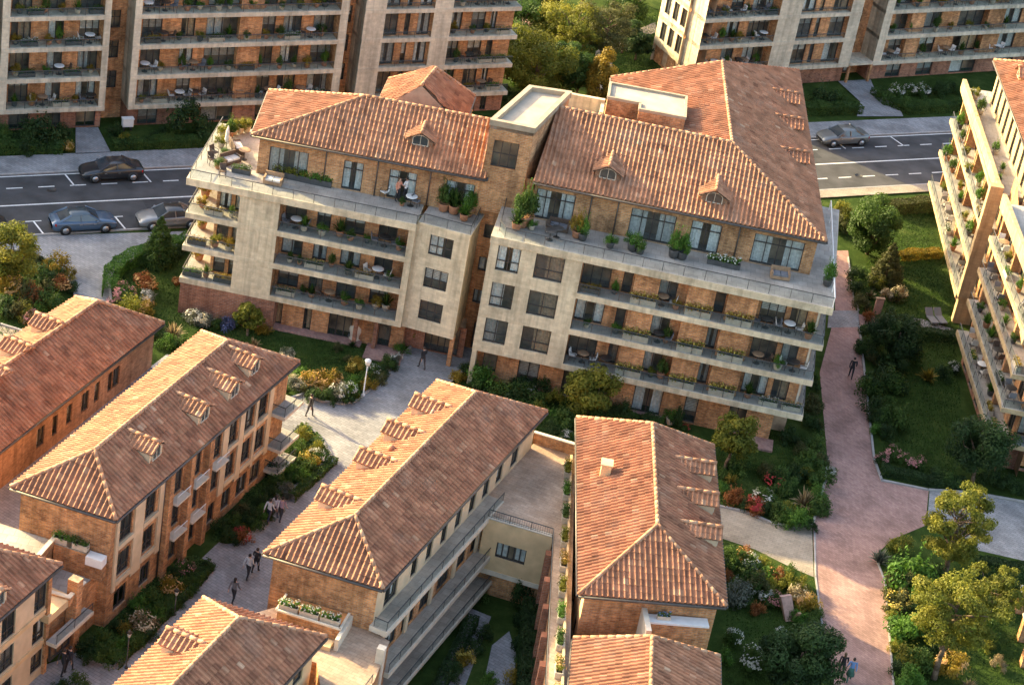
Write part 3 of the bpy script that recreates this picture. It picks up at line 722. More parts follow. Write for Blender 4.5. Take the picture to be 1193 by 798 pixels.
# ------------------------------------------------------------ cars
def car_paint(name, c, metal=.35):
    return plain(name, c, .28, metal, .05, 1.0, .5, coat=.7)
M['tyre'] = plain('tyre', (.018, .018, .018), .85); M['rim'] = plain('alloy_rim', (.45, .45, .46), .3, .8, .1)
M['car_glass'] = plain('car_glass', (.035, .045, .055), .06, spec=.8, var=.1)
M['lamp_clear'] = plain('headlight', (.62, .64, .66), .15, spec=.7); M['lamp_red'] = plain('tail_light', (.36, .02, .02), .2, spec=.6)
M['car_trim'] = plain('car_trim_black', (.02, .02, .021), .5)
M['plate'] = plain('number_plate_blank', (.6, .6, .58), .5)
def car(loc, rz, paint, label, fast=.0, roofm=None):
    """sedan facing +x, 4.5 long"""
    o = empty('parked_car', (0, 0, 0))
    # stations x: (half width, sill z, shoulder z, top z)
    ST = [(-2.24, .62, .34, .60, .72), (-2.18, .78, .26, .66, .86), (-1.95, .86, .22, .74, .93), (-1.45, .89, .20, .78, .96), (-.7, .90, .19, .80, .92), (.0, .90, .19, .80, .90), (.75, .90, .19, .79, .90), (1.2, .89, .20, .76, .88), (1.7, .86, .22, .70, .80), (2.05, .80, .24, .62, .71), (2.20, .70, .28, .55, .62), (2.25, .55, .32, .48, .54)]
    m = MB(); m.smooth = True; pts = []; n = 11
    for x, hw, zs, zh, zt in ST:
        half = [(hw*.80, zs), (hw*.97, zs+.08), (hw, (zs+zh)/2), (hw*.985, zh), (hw*.90, zt-.02), (hw*.55, zt+.01), ]
        ring = [(-a, b) for a, b in half]+[(a, b) for a, b in half[::-1]]
        pts += [(x, a, b) for a, b in ring]
    n = 12; fs = []
    for i in range(len(ST)-1):
        for k in range(n): fs.append((i*n+k, i*n+(k+1) % n, (i+1)*n+(k+1) % n, (i+1)*n+k))
    fs.append(tuple(range(n))); fs.append(tuple(range((len(ST)-1)*n, len(ST)*n))[::-1])
    m.faces(pts, fs); 
    me = m.mesh('body'); me.materials.append(paint); body = meshobj('body', me, o)
    # greenhouse
    b0, b1, r0, r1 = -1.62+fast, 1.02, -.78+fast*.6, .28
    gw, rw, zb, zr = .80, .60, .88, 1.32
    def gh(x, wd, z): return [(x, -wd, z), (x, wd, z)]
    A = [(b0, -gw*.92, zb), (b1, -gw, zb), (r1, -rw, zr), (r0, -rw*.95, zr), (b0, gw*.92, zb), (b1, gw, zb), (r1, rw, zr), (r0, rw*.95, zr)]
    g = MB(); g.faces([V(p) for p in A], [(0, 1, 2, 3), (5, 4, 7, 6), (1, 5, 6, 2), (4, 0, 3, 7)]); g.build('windows', M['car_glass'], o)
    r = MB(); r.smooth = True
    r.faces([V(p) for p in [(r0-.10, -rw, zr-.03), (r1+.06, -rw-.02, zr-.03), (r1+.06, rw+.02, zr-.03), (r0-.10, rw, zr-.03), (r0+.1, -rw*.8, zr+.06), (r1-.12, -rw*.8, zr+.06), (r1-.12, rw*.8, zr+.06), (r0+.1, rw*.8, zr+.06)]], [(4, 5, 6, 7), (0, 1, 5, 4), (1, 2, 6, 5), (2, 3, 7, 6), (3, 0, 4, 7)])
    r.build('roof', roofm or paint, o)
    for sg in (-1, 1):
        for a_, b_, r_ in (((b1+.02, sg*gw, zb), (r1, sg*(rw+.02), zr), .045), ((b0, sg*gw*.92, zb), (r0-.05, sg*rw, zr), .075), ((-.25+fast*.4, sg*(gw+.005), zb), (-.22+fast*.4, sg*(rw+.02), zr), .04)):
            p = MB(); p.bar(a_, b_, r_, 5); p.build('roof_pillar', paint, o)
    for x in (-1.38, 1.36):
        for sg in (-1, 1):
            a = MB(); a.bar((x, sg*.70, .33), (x, sg*.912, .33), .39, 20); a.build('wheel_arch', M['car_trim'], o)
            wm = MB(); wm.bar((x, sg*.72, .32), (x, sg*.925, .32), .315, 20); wo = wm.build('wheel', M['tyre'], o)
            rm = MB(); rm.bar((x, sg*.90, .32), (x, sg*.935, .32), .215, 16)
            rm.build('rim', M['rim'], wo)
    for sg in (-1, 1):
        h = MB(); h.hexa([V((x, y*sg, z)) for x, y, z in [(1.98, .48, .56), (2.19, .42, .53), (2.13, .68, .53), (1.92, .78, .58), (1.96, .48, .68), (2.185, .42, .60), (2.12, .68, .62), (1.90, .77, .70)]]); h.build('headlight', M['lamp_clear'], o)
        t = MB(); t.hexa([V((x, y*sg, z)) for x, y, z in [(-2.21, .45, .66), (-2.10, .80, .64), (-2.0, .84, .64), (-2.16, .45, .68), (-2.22, .45, .80), (-2.12, .78, .80), (-2.0, .83, .82), (-2.15, .45, .82)]]); t.build('tail_light', M['lamp_red'], o)
        mi = MB(); mi.ball((.78, sg*.97, .93), .10, .09, .07); mi.build('wing_mirror', paint, o)
        for x in (-.35, .62): d = MB(); d.box(x-.08, x+.08, sg*.905-.012, sg*.905+.012, .70, .73); d.build('door_handle', M['rim'], o)
    gr = MB(); gr.box(2.215, 2.262, -.40, .40, .36, .47); gr.build('grille', M['car_trim'], o)
    bp = MB(); bp.box(-2.262, -2.215, -.5, .5, .34, .42); bp.build('rear_bumper_trim', M['car_trim'], o)
    o.location = loc; o.rotation_euler = (0, 0, rz)
    return tag(o, label, 'car')

# ------------------------------------------------------------ people
_cloth = {}
def cloth(c, rough=.85):
    k = tuple(c)
    if k not in _cloth: _cloth[k] = plain('cloth_%d' % len(_cloth), c, rough, var=.12, scale=9)
    return _cloth[k]
M['skin'] = plain('skin', (.50, .31, .22), .6, var=.05); M['hair'] = plain('dark_hair', (.03, .02, .015), .6)
M['hair_b'] = plain('brown_hair', (.12, .07, .035), .6); M['eye'] = plain('eye', (.03, .025, .02), .3)
def person(loc, rz, shirt, legs, label, pose='walk', hair='hair', h=1.68, skirt=False, longhair=False, shoes=(.03, .03, .03), sleeve=True):
    """facing +x"""
    k = h/1.70; s = .20*k
    o = empty('person', loc, rz)
    st = {'walk': .26, 'walk2': -.22, 'stand': .03, 'talk': .05}[pose]
    J = {'pel': (0, 0, .93), 'waist': (.0, 0, 1.08), 'chest': (.01, 0, 1.27), 'neckb': (0, 0, 1.42), 'neck': (.01, 0, 1.49)}
    for sg, nm in ((1, 'l'), (-1, 'r')):
        f = st*sg
        J['hip'+nm] = (0, sg*.09, .90); J['knee'+nm] = (f*.55+.03, sg*.095, .49); J['ank'+nm] = (f-.03, sg*.09, .09 if f >= 0 else .12); J['toe'+nm] = (f+.15, sg*.10, .035 if f >= 0 else .05)
        J['sh'+nm] = (0, sg*.185, 1.38); a = -f
        if pose == 'talk' and sg > 0: J['elb'+nm] = (.06, sg*.26, 1.12); J['wri'+nm] = (.28, sg*.20, 1.18)
        else: J['elb'+nm] = (a*.35-.03, sg*.235, 1.12); J['wri'+nm] = (a*.9+.04, sg*.235, .88)
    R = {'pel': .135, 'waist': .118, 'chest': .145, 'neckb': .085, 'neck': .055}
    for nm in 'lr': R.update({'hip'+nm: .095, 'knee'+nm: .062, 'ank'+nm: .043, 'toe'+nm: .035, 'sh'+nm: .066, 'elb'+nm: .043, 'wri'+nm: .030})
    names = list(J); idx = {n: i for i, n in enumerate(names)}
    E = [('pel', 'waist'), ('waist', 'chest'), ('chest', 'neckb'), ('neckb', 'neck')]
    for nm in 'lr': E += [('pel', 'hip'+nm), ('hip'+nm, 'knee'+nm), ('knee'+nm, 'ank'+nm), ('ank'+nm, 'toe'+nm), ('neckb', 'sh'+nm), ('sh'+nm, 'elb'+nm), ('elb'+nm, 'wri'+nm)]
    me = bpy.data.meshes.new('skel'); me.from_pydata([V(J[n])*k for n in names], [(idx[a], idx[b]) for a, b in E], [])
    so = bpy.data.objects.new('skel', me); COL.objects.link(so)
    so.modifiers.new('skin', 'SKIN'); sv = me.skin_vertices[0].data
    for n in names:
        r = R[n]*k; sv[idx[n]].radius = (r*(.78 if n in ('pel', 'waist', 'chest') else 1), r) if False else (r, r)
    sv[0].use_root = True
    sub = so.modifiers.new('sub', 'SUBSURF'); sub.levels = 1; sub.render_levels = 1
    dg = bpy.context.evaluated_depsgraph_get(); ev = so.evaluated_get(dg); em = ev.to_mesh()
    m = MB(); m.smooth = True
    mats = [M['skin'], cloth(shirt), cloth(legs), cloth(shoes)]
    m.mats = mats
    vs = [v.co.copy() for v in em.vertices]
    for v in vs:
        if abs(v.y) < .2*k and v.z > .8*k: v.x *= .78
    base = len(m.v); m.v += [tuple(v) for v in vs]
    wl = {nm: V(J['wri'+nm])*k for nm in 'lr'}
    for p in em.polygons:
        c = sum((vs[i] for i in p.vertices), V((0, 0, 0)))/len(p.vertices)
        arm = abs(c.y) > .17*k and c.z > .8*k and (c.z < 1.33*k)
        if c.z < .10*k: mi = 3
        elif c.z < .96*k and not arm: mi = 2
        elif c.z > 1.45*k: mi = 0
        elif arm and (not sleeve and c.z < 1.22*k or min((c-wl[q]).length for q in 'lr') < .05*k): mi = 0
        else: mi = 1
        m.f.append(tuple(base+i for i in p.vertices)); m.t.append(.5); m.m.append(mi); m.sm.append(True)
    ev.to_mesh_clear(); bpy.data.objects.remove(so)
    # head with nose, ears; hands with fingers, all in the same body mesh
    m.cm = 0
    hc = V((.02, 0, 1.585))*k
    m.ball(hc, .098*k, .078*k, .118*k, 12, 9); m.ball(hc+V((.035, 0, -.06))*k, .055*k, .05*k, .05*k, 8, 6)
    m.ball(hc+V((.102, 0, -.012))*k, .018*k, .012*k, .022*k, 6, 4)
    for sg in (-1, 1): m.ball(hc+V((-.005, sg*.08, -.005))*k, .016*k, .008*k, .026*k, 6, 4)
    for nm, sg in (('l', 1), ('r', -1)):
        e = V(J['elb'+nm])*k; wv = wl[nm]; d = (wv-e).normalized(); sd = V((1, 0, 0))-d*d.x
        sd = sd.normalized() if sd.length > .2 else V((0, 0, 1)); nn = d.cross(sd)
        m.ball(wv+d*.05*k, .030*k, .022*k, .048*k, 8, 5)
        for i, L in enumerate((.062, .074, .078, .066)):
            q = wv+d*.085*k+sd*(.028-.0185*i)*k; mid = q+d*L*.5*k+nn*sg*.004*k; m.bar(q, mid, .0085*k, 5, .008*k); m.bar(mid, q+d*L*.92*k+nn*-sg*.018*k, .008*k, 5, .006*k)
        q = wv+d*.035*k+sd*.026*k; m.bar(q, q+(d*.6+sd*.8)*.035*k, .010*k, 5, .009*k); m.bar(q+(d*.6+sd*.8)*.035*k, q+(d*.95+sd*.75)*.058*k, .009*k, 5, .007*k)
    body = meshobj('body', m.mesh('body'), o)
    hm = MB(); hm.smooth = True
    hm.ball(hc+V((-.022, 0, .03))*k, .100*k, .088*k, .105*k, 12, 8)
    if longhair: hm.ball(hc+V((-.065, 0, -.09))*k, .05*k, .078*k, .15*k, 10, 7)
    hm.build('hair', M[hair], None).parent = o
    ey = MB()
    for sg in (-1, 1): ey.ball(hc+V((.090, sg*.032, .012))*k, .012*k, .014*k, .009*k, 6, 4)
    ey.bar(hc+V((.083, -.022, -.062))*k, hc+V((.083, .022, -.062))*k, .006*k, 4)
    ey.build('eyes', M['eye'], None).parent = o
    if skirt:
        sk = MB(); sk.lathe([(.13*k, 1.02*k), (.17*k, .85*k), (.24*k, .5*k), (.22*k, .5*k)], n=14); sk.build('skirt', cloth(legs), None).parent = o
    return tag(o, label, 'person')

# ------------------------------------------------------------ street furniture
M['globe'] = plain('opal_globe', (.75, .74, .70), .3, var=.03, spec=.5)
def globe_lamp(loc, label, h=2.6):
    o = empty('street_lamp', (0, 0, 0)); p = MB(); p.lathe([(.12, 0), (.11, .12), (.05, .16), (.038, h*.5), (.03, h)], n=10); p.build('pole', M['white'], o)
    g = MB(); g.lathe([(.05, h-.02), (.12, h+.06), (.21, h+.34), (.20, h+.42), (.10, h+.5), (.01, h+.52)], n=14); g.build('lamp_head', M['globe'], o)
    o.location = loc
    return tag(o, label, 'street lamp')
def lantern(loc, label, h=2.2):
    o = empty('garden_lantern', (0, 0, 0)); p = MB(); p.lathe([(.09, 0), (.08, .1), (.035, .14), (.028, h)], n=8); p.build('pole', M['metal'], o)
    g = MB(); g.lathe([(.06, h), (.13, h+.28), (.13, h+.30)], n=6); g.build('lantern_glass', M['globe'], o)
    c = MB(); c.lathe([(.17, h+.30), (.05, h+.42), (.02, h+.5)], n=6); c.build('cap', M['metal'], o)
    o.location = loc
    return tag(o, label, 'street lamp')
# ============================================================ ground, road, paths
def sheet(name, pts2, z, mat, kind='structure'):
    m = MB(); a = sum(pts2[i][0]*pts2[(i+1) % len(pts2)][1]-pts2[(i+1) % len(pts2)][0]*pts2[i][1] for i in range(len(pts2)))
    if a < 0: pts2 = pts2[::-1]
    bm = bmesh.new(); f = bm.faces.new([bm.verts.new((p[0], p[1], z)) for p in pts2]); bmesh.ops.triangulate(bm, faces=[f])
    me = bpy.data.meshes.new(name); bm.to_mesh(me); bm.free(); me.materials.append(M[mat])
    o = meshobj(name, me); o['kind'] = kind; return o
def pix(L, z=0.0): return [w2(x, y, z) for x, y in L]
def kerb(name, L, wd=.14, h=.11, z=0.0, mat='kerb', plan=False):
    P = L if plan else pix(L); m = MB()
    for a, b in zip(P[:-1], P[1:]):
        u = (b-a).normalized(); n = V((-u.y, u.x))*wd/2; a2 = a-u*.04; b2 = b+u*.04
        m.prism([a2-n, b2-n, b2+n, a2+n], z, z+h)
    o = m.build(name, M[mat]); o['kind'] = 'structure'; return o
sheet('ground', [V((-900, -300)), V((900, -300)), V((900, 1800)), V((-900, 1800))], 0.0, 'lawn')
# road frame: along the upper kerb line
RD = Fr(w2(0, 205), w2(1010, 159)); RD_W = 8.7      # d outward (towards the viewer)
def rp(t, d): p = RD.p(t, d, 0); return V((p.x, p.y))
sheet('road', [rp(-60, 0), rp(160, 0), rp(160, RD_W), rp(-60, RD_W)], .004, 'asphalt')
sheet('pavement', [rp(-60, -2.75), rp(160, -2.75), rp(160, -.12), rp(-60, -.12)], .10, 'paver')
kerb('kerb', [rp(-60, -.07), rp(160, -.07)], .14, .11, plan=True)
kerb('kerb', [rp(-60, RD_W+.07), rp(160, RD_W+.07)], .14, .11, plan=True)
sheet('pavement', [rp(14, RD_W+.14), rp(120, RD_W+.14), rp(120, RD_W+1.3), rp(14, RD_W+1.3)], .10, 'paver_cream')
lm = MB()
def line(t0, t1, d0, d1): lm.poly([RD.p(t0, d1, .009), RD.p(t1, d1, .009), RD.p(t1, d0, .009), RD.p(t0, d0, .009)])
line(-60, 160, .14, .26); line(-60, 160, 4.35, 4.49)
def tick(px, py, d0, d1, sk):
    t, _ = 0, 0
    q = w2(px, py); t = (q-RD.a).dot(RD.u)
    lm.poly([RD.p(t, d0, .009), RD.p(t+.12, d0, .009), RD.p(t+sk+.12, d1, .009), RD.p(t+sk, d1, .009)][::-1])
for k in range(-20, 90):
    t = k*2.25
    line(t, t+1.15, 1.88, 2.0); 
    if t > 40: line(t+.3, t+1.5, 6.75, 6.87)
for px in (75, 166, 258, 920, 1015, 1088): tick(px, 204, .2, 2.0, .25)
for px in (38, 136, 232): tick(px, 258, 6.8, 8.6, .25); q = (w2(px, 258)-RD.a).dot(RD.u); line(q-.5, q+.6, 6.72, 6.82)
for t0, t1, d0, d1 in ((9, 16, 4.7, 6.3), (22, 23.2, .5, 8.2), (58, 66, 1.0, 3.4), (31, 38, 2.2, 3.9)):
    sheet('road_patch', [rp(t0, d0), rp(t1, d0), rp(t1, d1), rp(t0, d1)], .0065, 'patch')
for i, (px, py) in enumerate(((60, 222), (1000, 205))):
    q = w2(px, py); m = MB(); m.lathe([(.34, .004), (.34, .014), (.29, .016), (.29, .012), (.05, .013)], (q.x, q.y, .004), 18); o = m.build('manhole_cover', M['metal']); o['kind'] = 'structure'
o = lm.build('road_markings', M['paint']); o['kind'] = 'structure'
# forecourt left of the central building
fc = [(-30, 277), (216, 269.5), (230, 280), (212, 287), (166, 298), (133, 313), (127, 330), (131, 372), (92, 372), (86, 338), (62, 305), (33, 292), (-30, 292)]
sheet('forecourt', pix(fc), .006, 'paver'); kerb('kerb', [(230, 280), (212, 287), (166, 298), (133, 313), (127, 330), (131, 366)]); kerb('kerb', [(92, 372), (86, 338), (62, 305), (33, 292), (-30, 292)])
sheet('side_yard', pix([(-80, 372), (0, 378), (58, 396), (60, 420), (-80, 430)]), .006, 'paver_cream')
kerb('kerb', [(-40, 370), (0, 378), (58, 396)])
# lane between the two gabled rows at the left
sheet('lane', [V((-21.2, -9.3)), V((-16.2, -11.5)), V((-23.2, -37)), V((-31.5, -39))], .006, 'paver')
# plaza and street
pz = [(478, 405), (430, 455), (414, 468), (400, 471), (375, 468), (352, 460), (325, 470)]
PLZ = pix(pz)+[V((-11.6, -20.5)), V((-17.5, -38.0)), V((-20.6, -41.0)), V((-21.5, -50)), V((-9, -50)), V((-10.0, -38.8)), V((-3.6, -19.6))]+pix([(540, 462), (520, 450), (535, 437), (556, 418), (560, 395), (520, 388)])
sheet('plaza', PLZ, .006, 'paver'); kerb('kerb', [(486, 397), (478, 405), (430, 455), (414, 468), (400, 471), (375, 468), (352, 460), (333, 466)]); kerb('kerb', [(520, 450), (535, 437), (552, 420)])
# planting beds along the west row
BED1 = [(352, 492), (372, 508), (386, 531), (362, 552), (338, 572), (310, 602), (281, 633), (262, 634), (246, 629), (268, 600), (300, 560), (330, 520)]
BED2 = [(246, 655), (200, 706), (160, 745), (132, 778), (112, 771), (88, 763), (122, 735), (165, 690), (205, 650), (225, 648)]
for L in (BED1, BED2): sheet('planting_bed', pix(L), .05, 'cover'); kerb('kerb', L[:7] if L is BED1 else L[:6])
# pink brick walk on the right with its crossings
sheet('brick_walk', pix([(974, 292), (972, 330), (973, 360), (968, 385), (955, 434), (964, 535), (961, 562), (947, 612), (949, 672), (958, 730), (970, 782), (976, 840), (1046, 840), (1041, 795), (1031, 677), (1018, 648), (1040, 628), (1078, 612), (1082, 571), (1027, 560), (1018, 535), (1000, 377), (994, 345), (988, 292)]), .006, 'paver_pink')
sheet('walk_band', pix([(966, 362), (1000, 362), (1002, 381), (964, 382)]), .012, 'paver')
sheet('walk_spur', pix([(1000, 366), (1022, 369), (1022, 378), (1001, 379)]), .012, 'paver_pink')
kerb('kerb', [(988, 300), (994, 345), (1000, 362)], .1, .08); kerb('kerb', [(1001, 381), (1018, 535), (1027, 560), (1081, 571), (1130, 574), (1193, 585), (1240, 596)]); kerb('kerb', [(964, 535), (961, 562), (947, 610), (925, 614), (900, 610), (870, 597), (838, 590)]); kerb('kerb', [(1041, 800), (1031, 677), (1020, 650)], .1, .06); kerb('kerb', [(949, 620), (950, 672), (958, 730), (970, 790)], .1, .05)
sheet('garden_path', pix([(1083, 572), (1130, 575), (1193, 586), (1260, 600), (1260, 668), (1193, 653), (1140, 641), (1080, 612)]), .006, 'paver')
sheet('side_path', pix([(815, 582), (838, 590), (870, 598), (900, 611), (925, 615), (946, 613), (948, 672), (920, 660), (880, 640), (838, 626), (815, 622)]), .006, 'paver_cream')
sheet('garden_path', pix([(1058, 370), (1075, 372), (1115, 385), (1112, 392), (1064, 378)]), .006, 'paver')
# entrance paths across the street, garden behind
sheet('entrance_path', pix([(88, 150), (114, 150), (129, 179), (88, 181)]), .10, 'paver'); sheet('entrance_path', pix([(976, 96), (1014, 94), (1018, 104), (1048, 128), (1052, 137), (998, 137), (1002, 120)]), .10, 'paver')
sheet('garden_path', pix([(690, 116), (720, 128), (712, 60), (728, 52), (764, 38), (764, 26), (720, 44), (694, 60)]), .006, 'paver_cream')
sheet('garden_path', pix([(575, 2), (592, 2), (634, 42), (618, 44)]), .006, 'paver_pink')
# inner court
sheet('court_path', [V((1.4, -47)), V((3.4, -47)), V((3.3, -33)), V((2.7, -31)), V((1.9, -32.5))], .006, 'paver'); sheet('court_path', [V((-2.6, -47)), V((-.4, -47)), V((1.6, -30)), V((.4, -29.6))], .006, 'paver')
# short grass blades over the lawns: countless, one object
def inside(p, poly):
    c = False; n = len(poly)
    for i in range(n):
        a, b = poly[i], poly[(i+1) % n]
        if (a[1] > p[1]) != (b[1] > p[1]) and p[0] < (b[0]-a[0])*(p[1]-a[1])/(b[1]-a[1])+a[0]: c = not c
    return c
LAWNS = [pix(L) for L in ([(205, 290), (140, 318), (132, 345), (150, 375), (250, 410), (350, 440), (420, 460), (470, 408), (440, 392), (300, 370), (210, 350)],
    [(1020, 250), (1085, 240), (1108, 340), (1120, 480), (1110, 560), (1030, 550), (1020, 440), (1005, 330)],
    [(838, 505), (900, 500), (940, 510), (950, 560), (900, 600), (838, 585)], [(846, 660), (930, 700), (960, 760), (940, 840), (846, 840)],
    [(1060, 690), (1200, 650), (1260, 700), (1200, 840), (1050, 840)], [(600, 440), (680, 470), (660, 520), (560, 460)], [(640, 20), (770, 10), (800, 90), (710, 110)], [(-20, 350), (40, 372), (90, 390), (40, 410), (-20, 380)])]
rnd = random.Random(21); gm = MB()
for poly in LAWNS:
    x0, x1 = min(p[0] for p in poly), max(p[0] for p in poly); y0, y1 = min(p[1] for p in poly), max(p[1] for p in poly)
    for _ in range(int((x1-x0)*(y1-y0)*70)):
        p = (rnd.uniform(x0, x1), rnd.uniform(y0, y1))
        if not inside(p, poly): continue
        a = rnd.uniform(0, 6.28); h = rnd.uniform(.05, .13); s = V((cos(a), sin(a), 0))*.035; q = V((p[0], p[1], 0))
        gm.poly([q-s, q+s, q+V((rnd.uniform(-.05, .05), rnd.uniform(-.05, .05), h))], min(1, max(0, .35+.35*sin(p[0]*.8)*sin(p[1]*.7)+rnd.uniform(-.35, .35))))
cm = MB()
for L in (BED1, BED2):
    poly = pix(L); x0, x1 = min(p[0] for p in poly), max(p[0] for p in poly); y0, y1 = min(p[1] for p in poly), max(p[1] for p in poly)
    for _ in range(int((x1-x0)*(y1-y0)*150)):
        p = (rnd.uniform(x0, x1), rnd.uniform(y0, y1))
        if inside(p, poly):
            a = rnd.uniform(0, 6.28); hh = .05+rnd.uniform(.02, .30)*(.5+.5*sin(p[0]*3)*sin(p[1]*2.3)); s = V((cos(a), sin(a), 0))*.07; q = V((p[0], p[1], hh))
            cm.poly([q-s, q+V((-s.y, s.x, .03)), q+s, q+V((s.y, -s.x, .02))], rnd.random())
o = cm.build('ground_cover', M['leaf_green']); tag(o, 'low leafy ground cover in the beds beside the west house', 'ground cover', kind='stuff')
o = gm.build('grass', M['leaf_green']); tag(o, 'short mown green grass on the garden lawns', 'grass', kind='stuff')
# ============================================================ central building, left wing
LW = empty('apartment_building', (-14, 2, 0)); tag(LW, 'cream and brick apartment wing with planted west balconies, left of the stair tower', 'apartment building', 'central apartment wings')
FL = Fr((-21.75, -4.05), (-7.2, -4.65))
Z0, ST = 2.65, 2.36; ZL = [Z0+.02+ST*k for k in range(3)]; ZT = 9.72    # terrace level
tW = 3.35      # west balconies end, pier begins
t_p0 = FL.t(277, 6.5); t_p1 = FL.t(323, 7.5); tE = FL.L
DP = 1.5       # balcony depth
back = 8.5
# ground floor, brick, set back
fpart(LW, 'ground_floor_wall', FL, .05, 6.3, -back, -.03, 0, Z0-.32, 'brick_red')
gh = []
def gwin(px0, px1, z0=.1, z1=2.1, d=-.95): a = FL.t(px0, 1.2, d); b = FL.t(px1, 1.2, d); gh.append((a, b, z0, z1))
gwin(309, 329); gwin(354, 363); gwin(383, 410); gwin(441, 455)
m = MB(); holes_wall(m, FL, 6.2, tE+.2, 0, Z0-.3, -.95, gh); m.build('ground_floor_wall', M['brick'], LW)
for (a, b, c, e), n in zip(gh, (2, 1, 3, 1)): add_window(LW, FL, a, b, c, e, -.95, n, curtain=.3)
room(LW, FL, 6.2, tE, 0, 2.4, -2.0)
fpart(LW, 'porch_step', FL, FL.t(308, 0), FL.t(418, 0), -1.0, -.3, 0, .16, 'paver_pink'); fpart(LW, 'porch_step', FL, FL.t(425, 0), FL.t(468, 0), -1.0, .9, 0, .12, 'paver_pink')
for px in (414, 437): t = FL.t(px, 1, -.6); fpart(LW, 'brick_fin', FL, t-.12, t+.12, -.95, -.35, 0, Z0-.3, 'brick_red')
# floor slabs / fascia bands
for k in range(4):
    z = Z0+ST*k if k < 3 else ZT
    slab_part(LW, FL, -.05-.12*(k == 3), tE, -back, .03+.10*(k == 3), z-.36, z+(0 if k < 3 else .12), 'stone', True)
# limestone pier
fpart(LW, 'pier', FL, t_p0-.1, t_p1, -DP-.2, .0, Z0-.36, ZT-.36, 'stone')
fpart(LW, 'pier', FL, tE-.42, tE, -DP-.2, .0, Z0-.36, ZT-.36, 'stone')
# front balconies
WN = [(t_p1+.15, t_p1+1.5, 2), (t_p1+2.2, t_p1+3.1, 2), (t_p1+4.0, t_p1+5.3, 2), (t_p1+6.2, t_p1+7.4, 2)]
balcony_rows(LW, FL, t_p1, tE-.42, ZL, ST, DP, WN, curtain=.55)
# west balconies: open on two sides
for k, z in enumerate(ZL):
    m = MB(); WH = [(1.75, 2.5, z+.05, z+1.85), (2.75, 3.3, z+.05, z+1.85)]
    holes_wall(m, FL, 1.55, t_p0, z, z+ST-.36, -1.45, WH)
    side = Fr(FL.p(1.55, -back, 0).xy, FL.p(1.55, -1.45, 0).xy)
    holes_wall(m, side, 0, side.L, z, z+ST-.36, 0, [(1.2, 2.4, z+.05, z+1.85), (3.2, 4.4, z+.05, z+1.85)])
    m.build('back_wall', M['brick_gold'], LW)
    for a, b, c, e in WH: add_window(LW, FL, a, b, c, e, -1.45, 1, curtain=.8)
    for a, b in ((1.2, 2.4), (3.2, 4.4)): add_window(LW, side, a, b, z+.05, z+1.85, 0, 2, curtain=.5)
    room(LW, FL, 1.7, t_p0, z, z+ST, -2.4)
    railing(LW, [FL.p(.08, -back+.3, z), FL.p(.08, -.12, z), FL.p(t_p0-.1, -.12, z)], .62)
m = MB(); m.fbox(FL, 1.7, tE-.1, -back+.05, -2.6, .02, ZT-.4); m.build('core_wall', M['room'], LW)
# projecting east bay with three windows
ba = FL.p(FL.t(481, 9.7), -.15, 0); eb = w2(553, 262, 9.75)
FB = Fr(w2(481, 369, 2.62)+V((.05, .25)), w2(522.5, 382.6, 2.45))
FB = Fr(V((-6.85, -4.35)), V((-3.75, -4.85)))
m = MB(); bh = []
for k in range(3): z = Z0+ST*k; bh.append((.62, 2.15, z+.42, z+1.82))
holes_wall(m, FB, 0, FB.L, Z0-.45, ZT-.02, 0, bh)
EB = Fr(FB.b, V((-3.35, -1.4))); holes_wall(m, EB, 0, EB.L, Z0-.45, ZT-.02, 0, [])
SB = Fr(FL.p(tE, -.3, 0).xy, FB.a); holes_wall(m, SB, 0, SB.L, Z0-.45, ZT-.02, 0, [])
m.poly([FB.p(0, 0, Z0-.45), FB.p(FB.L, 0, Z0-.45), EB.p(EB.L, 0, Z0-.45), FB.p(0, -3.2, Z0-.45)][::-1])
m.build('bay_wall', M['stone'], LW)
for a, b, c, e in bh: add_window(LW, FB, a, b, c, e, 0, 3, transom=.45, curtain=.6)
room(LW, FB, .2, FB.L-.2, Z0, ZT-.1, -1.3)
slab_part(LW, FB, -.3, FB.L+.03, -3.4, .03, ZT-.02, ZT+.1, 'stone', True)
railing(LW, [FL.p(.05, -back+.3, ZT+.12), FL.p(.05, .06, ZT+.12), FL.p(tE, .05, ZT+.12), FB.p(.05, -.06, ZT+.12), FB.p(FB.L-.05, -.06, ZT+.12), EB.p(EB.L-.1, -.06, ZT+.12)], .62)
# entrance under the bay
EN = Fr(V((-6.4, -3.0)), V((-3.0, -3.2)))
m = MB(); holes_wall(m, EN, -.6, 3.4, 0, Z0-.4, 0, [(.75, 3.0, .05, 2.05)]); m.build('entrance_wall', M['brick_red'], LW)
add_window(LW, EN, .75, 3.0, .05, 2.05, 0, 5, curtain=0, name='entrance_door'); room(LW, EN, .5, 3.2, 0, 2.4, -1.0)
p = w2(524, 436-24); fpart(LW, 'column', Fr(V((-3.95, -4.5)), V((-3.6, -4.55))), 0, .28, -.28, 0, 0, Z0-.45, 'brick')
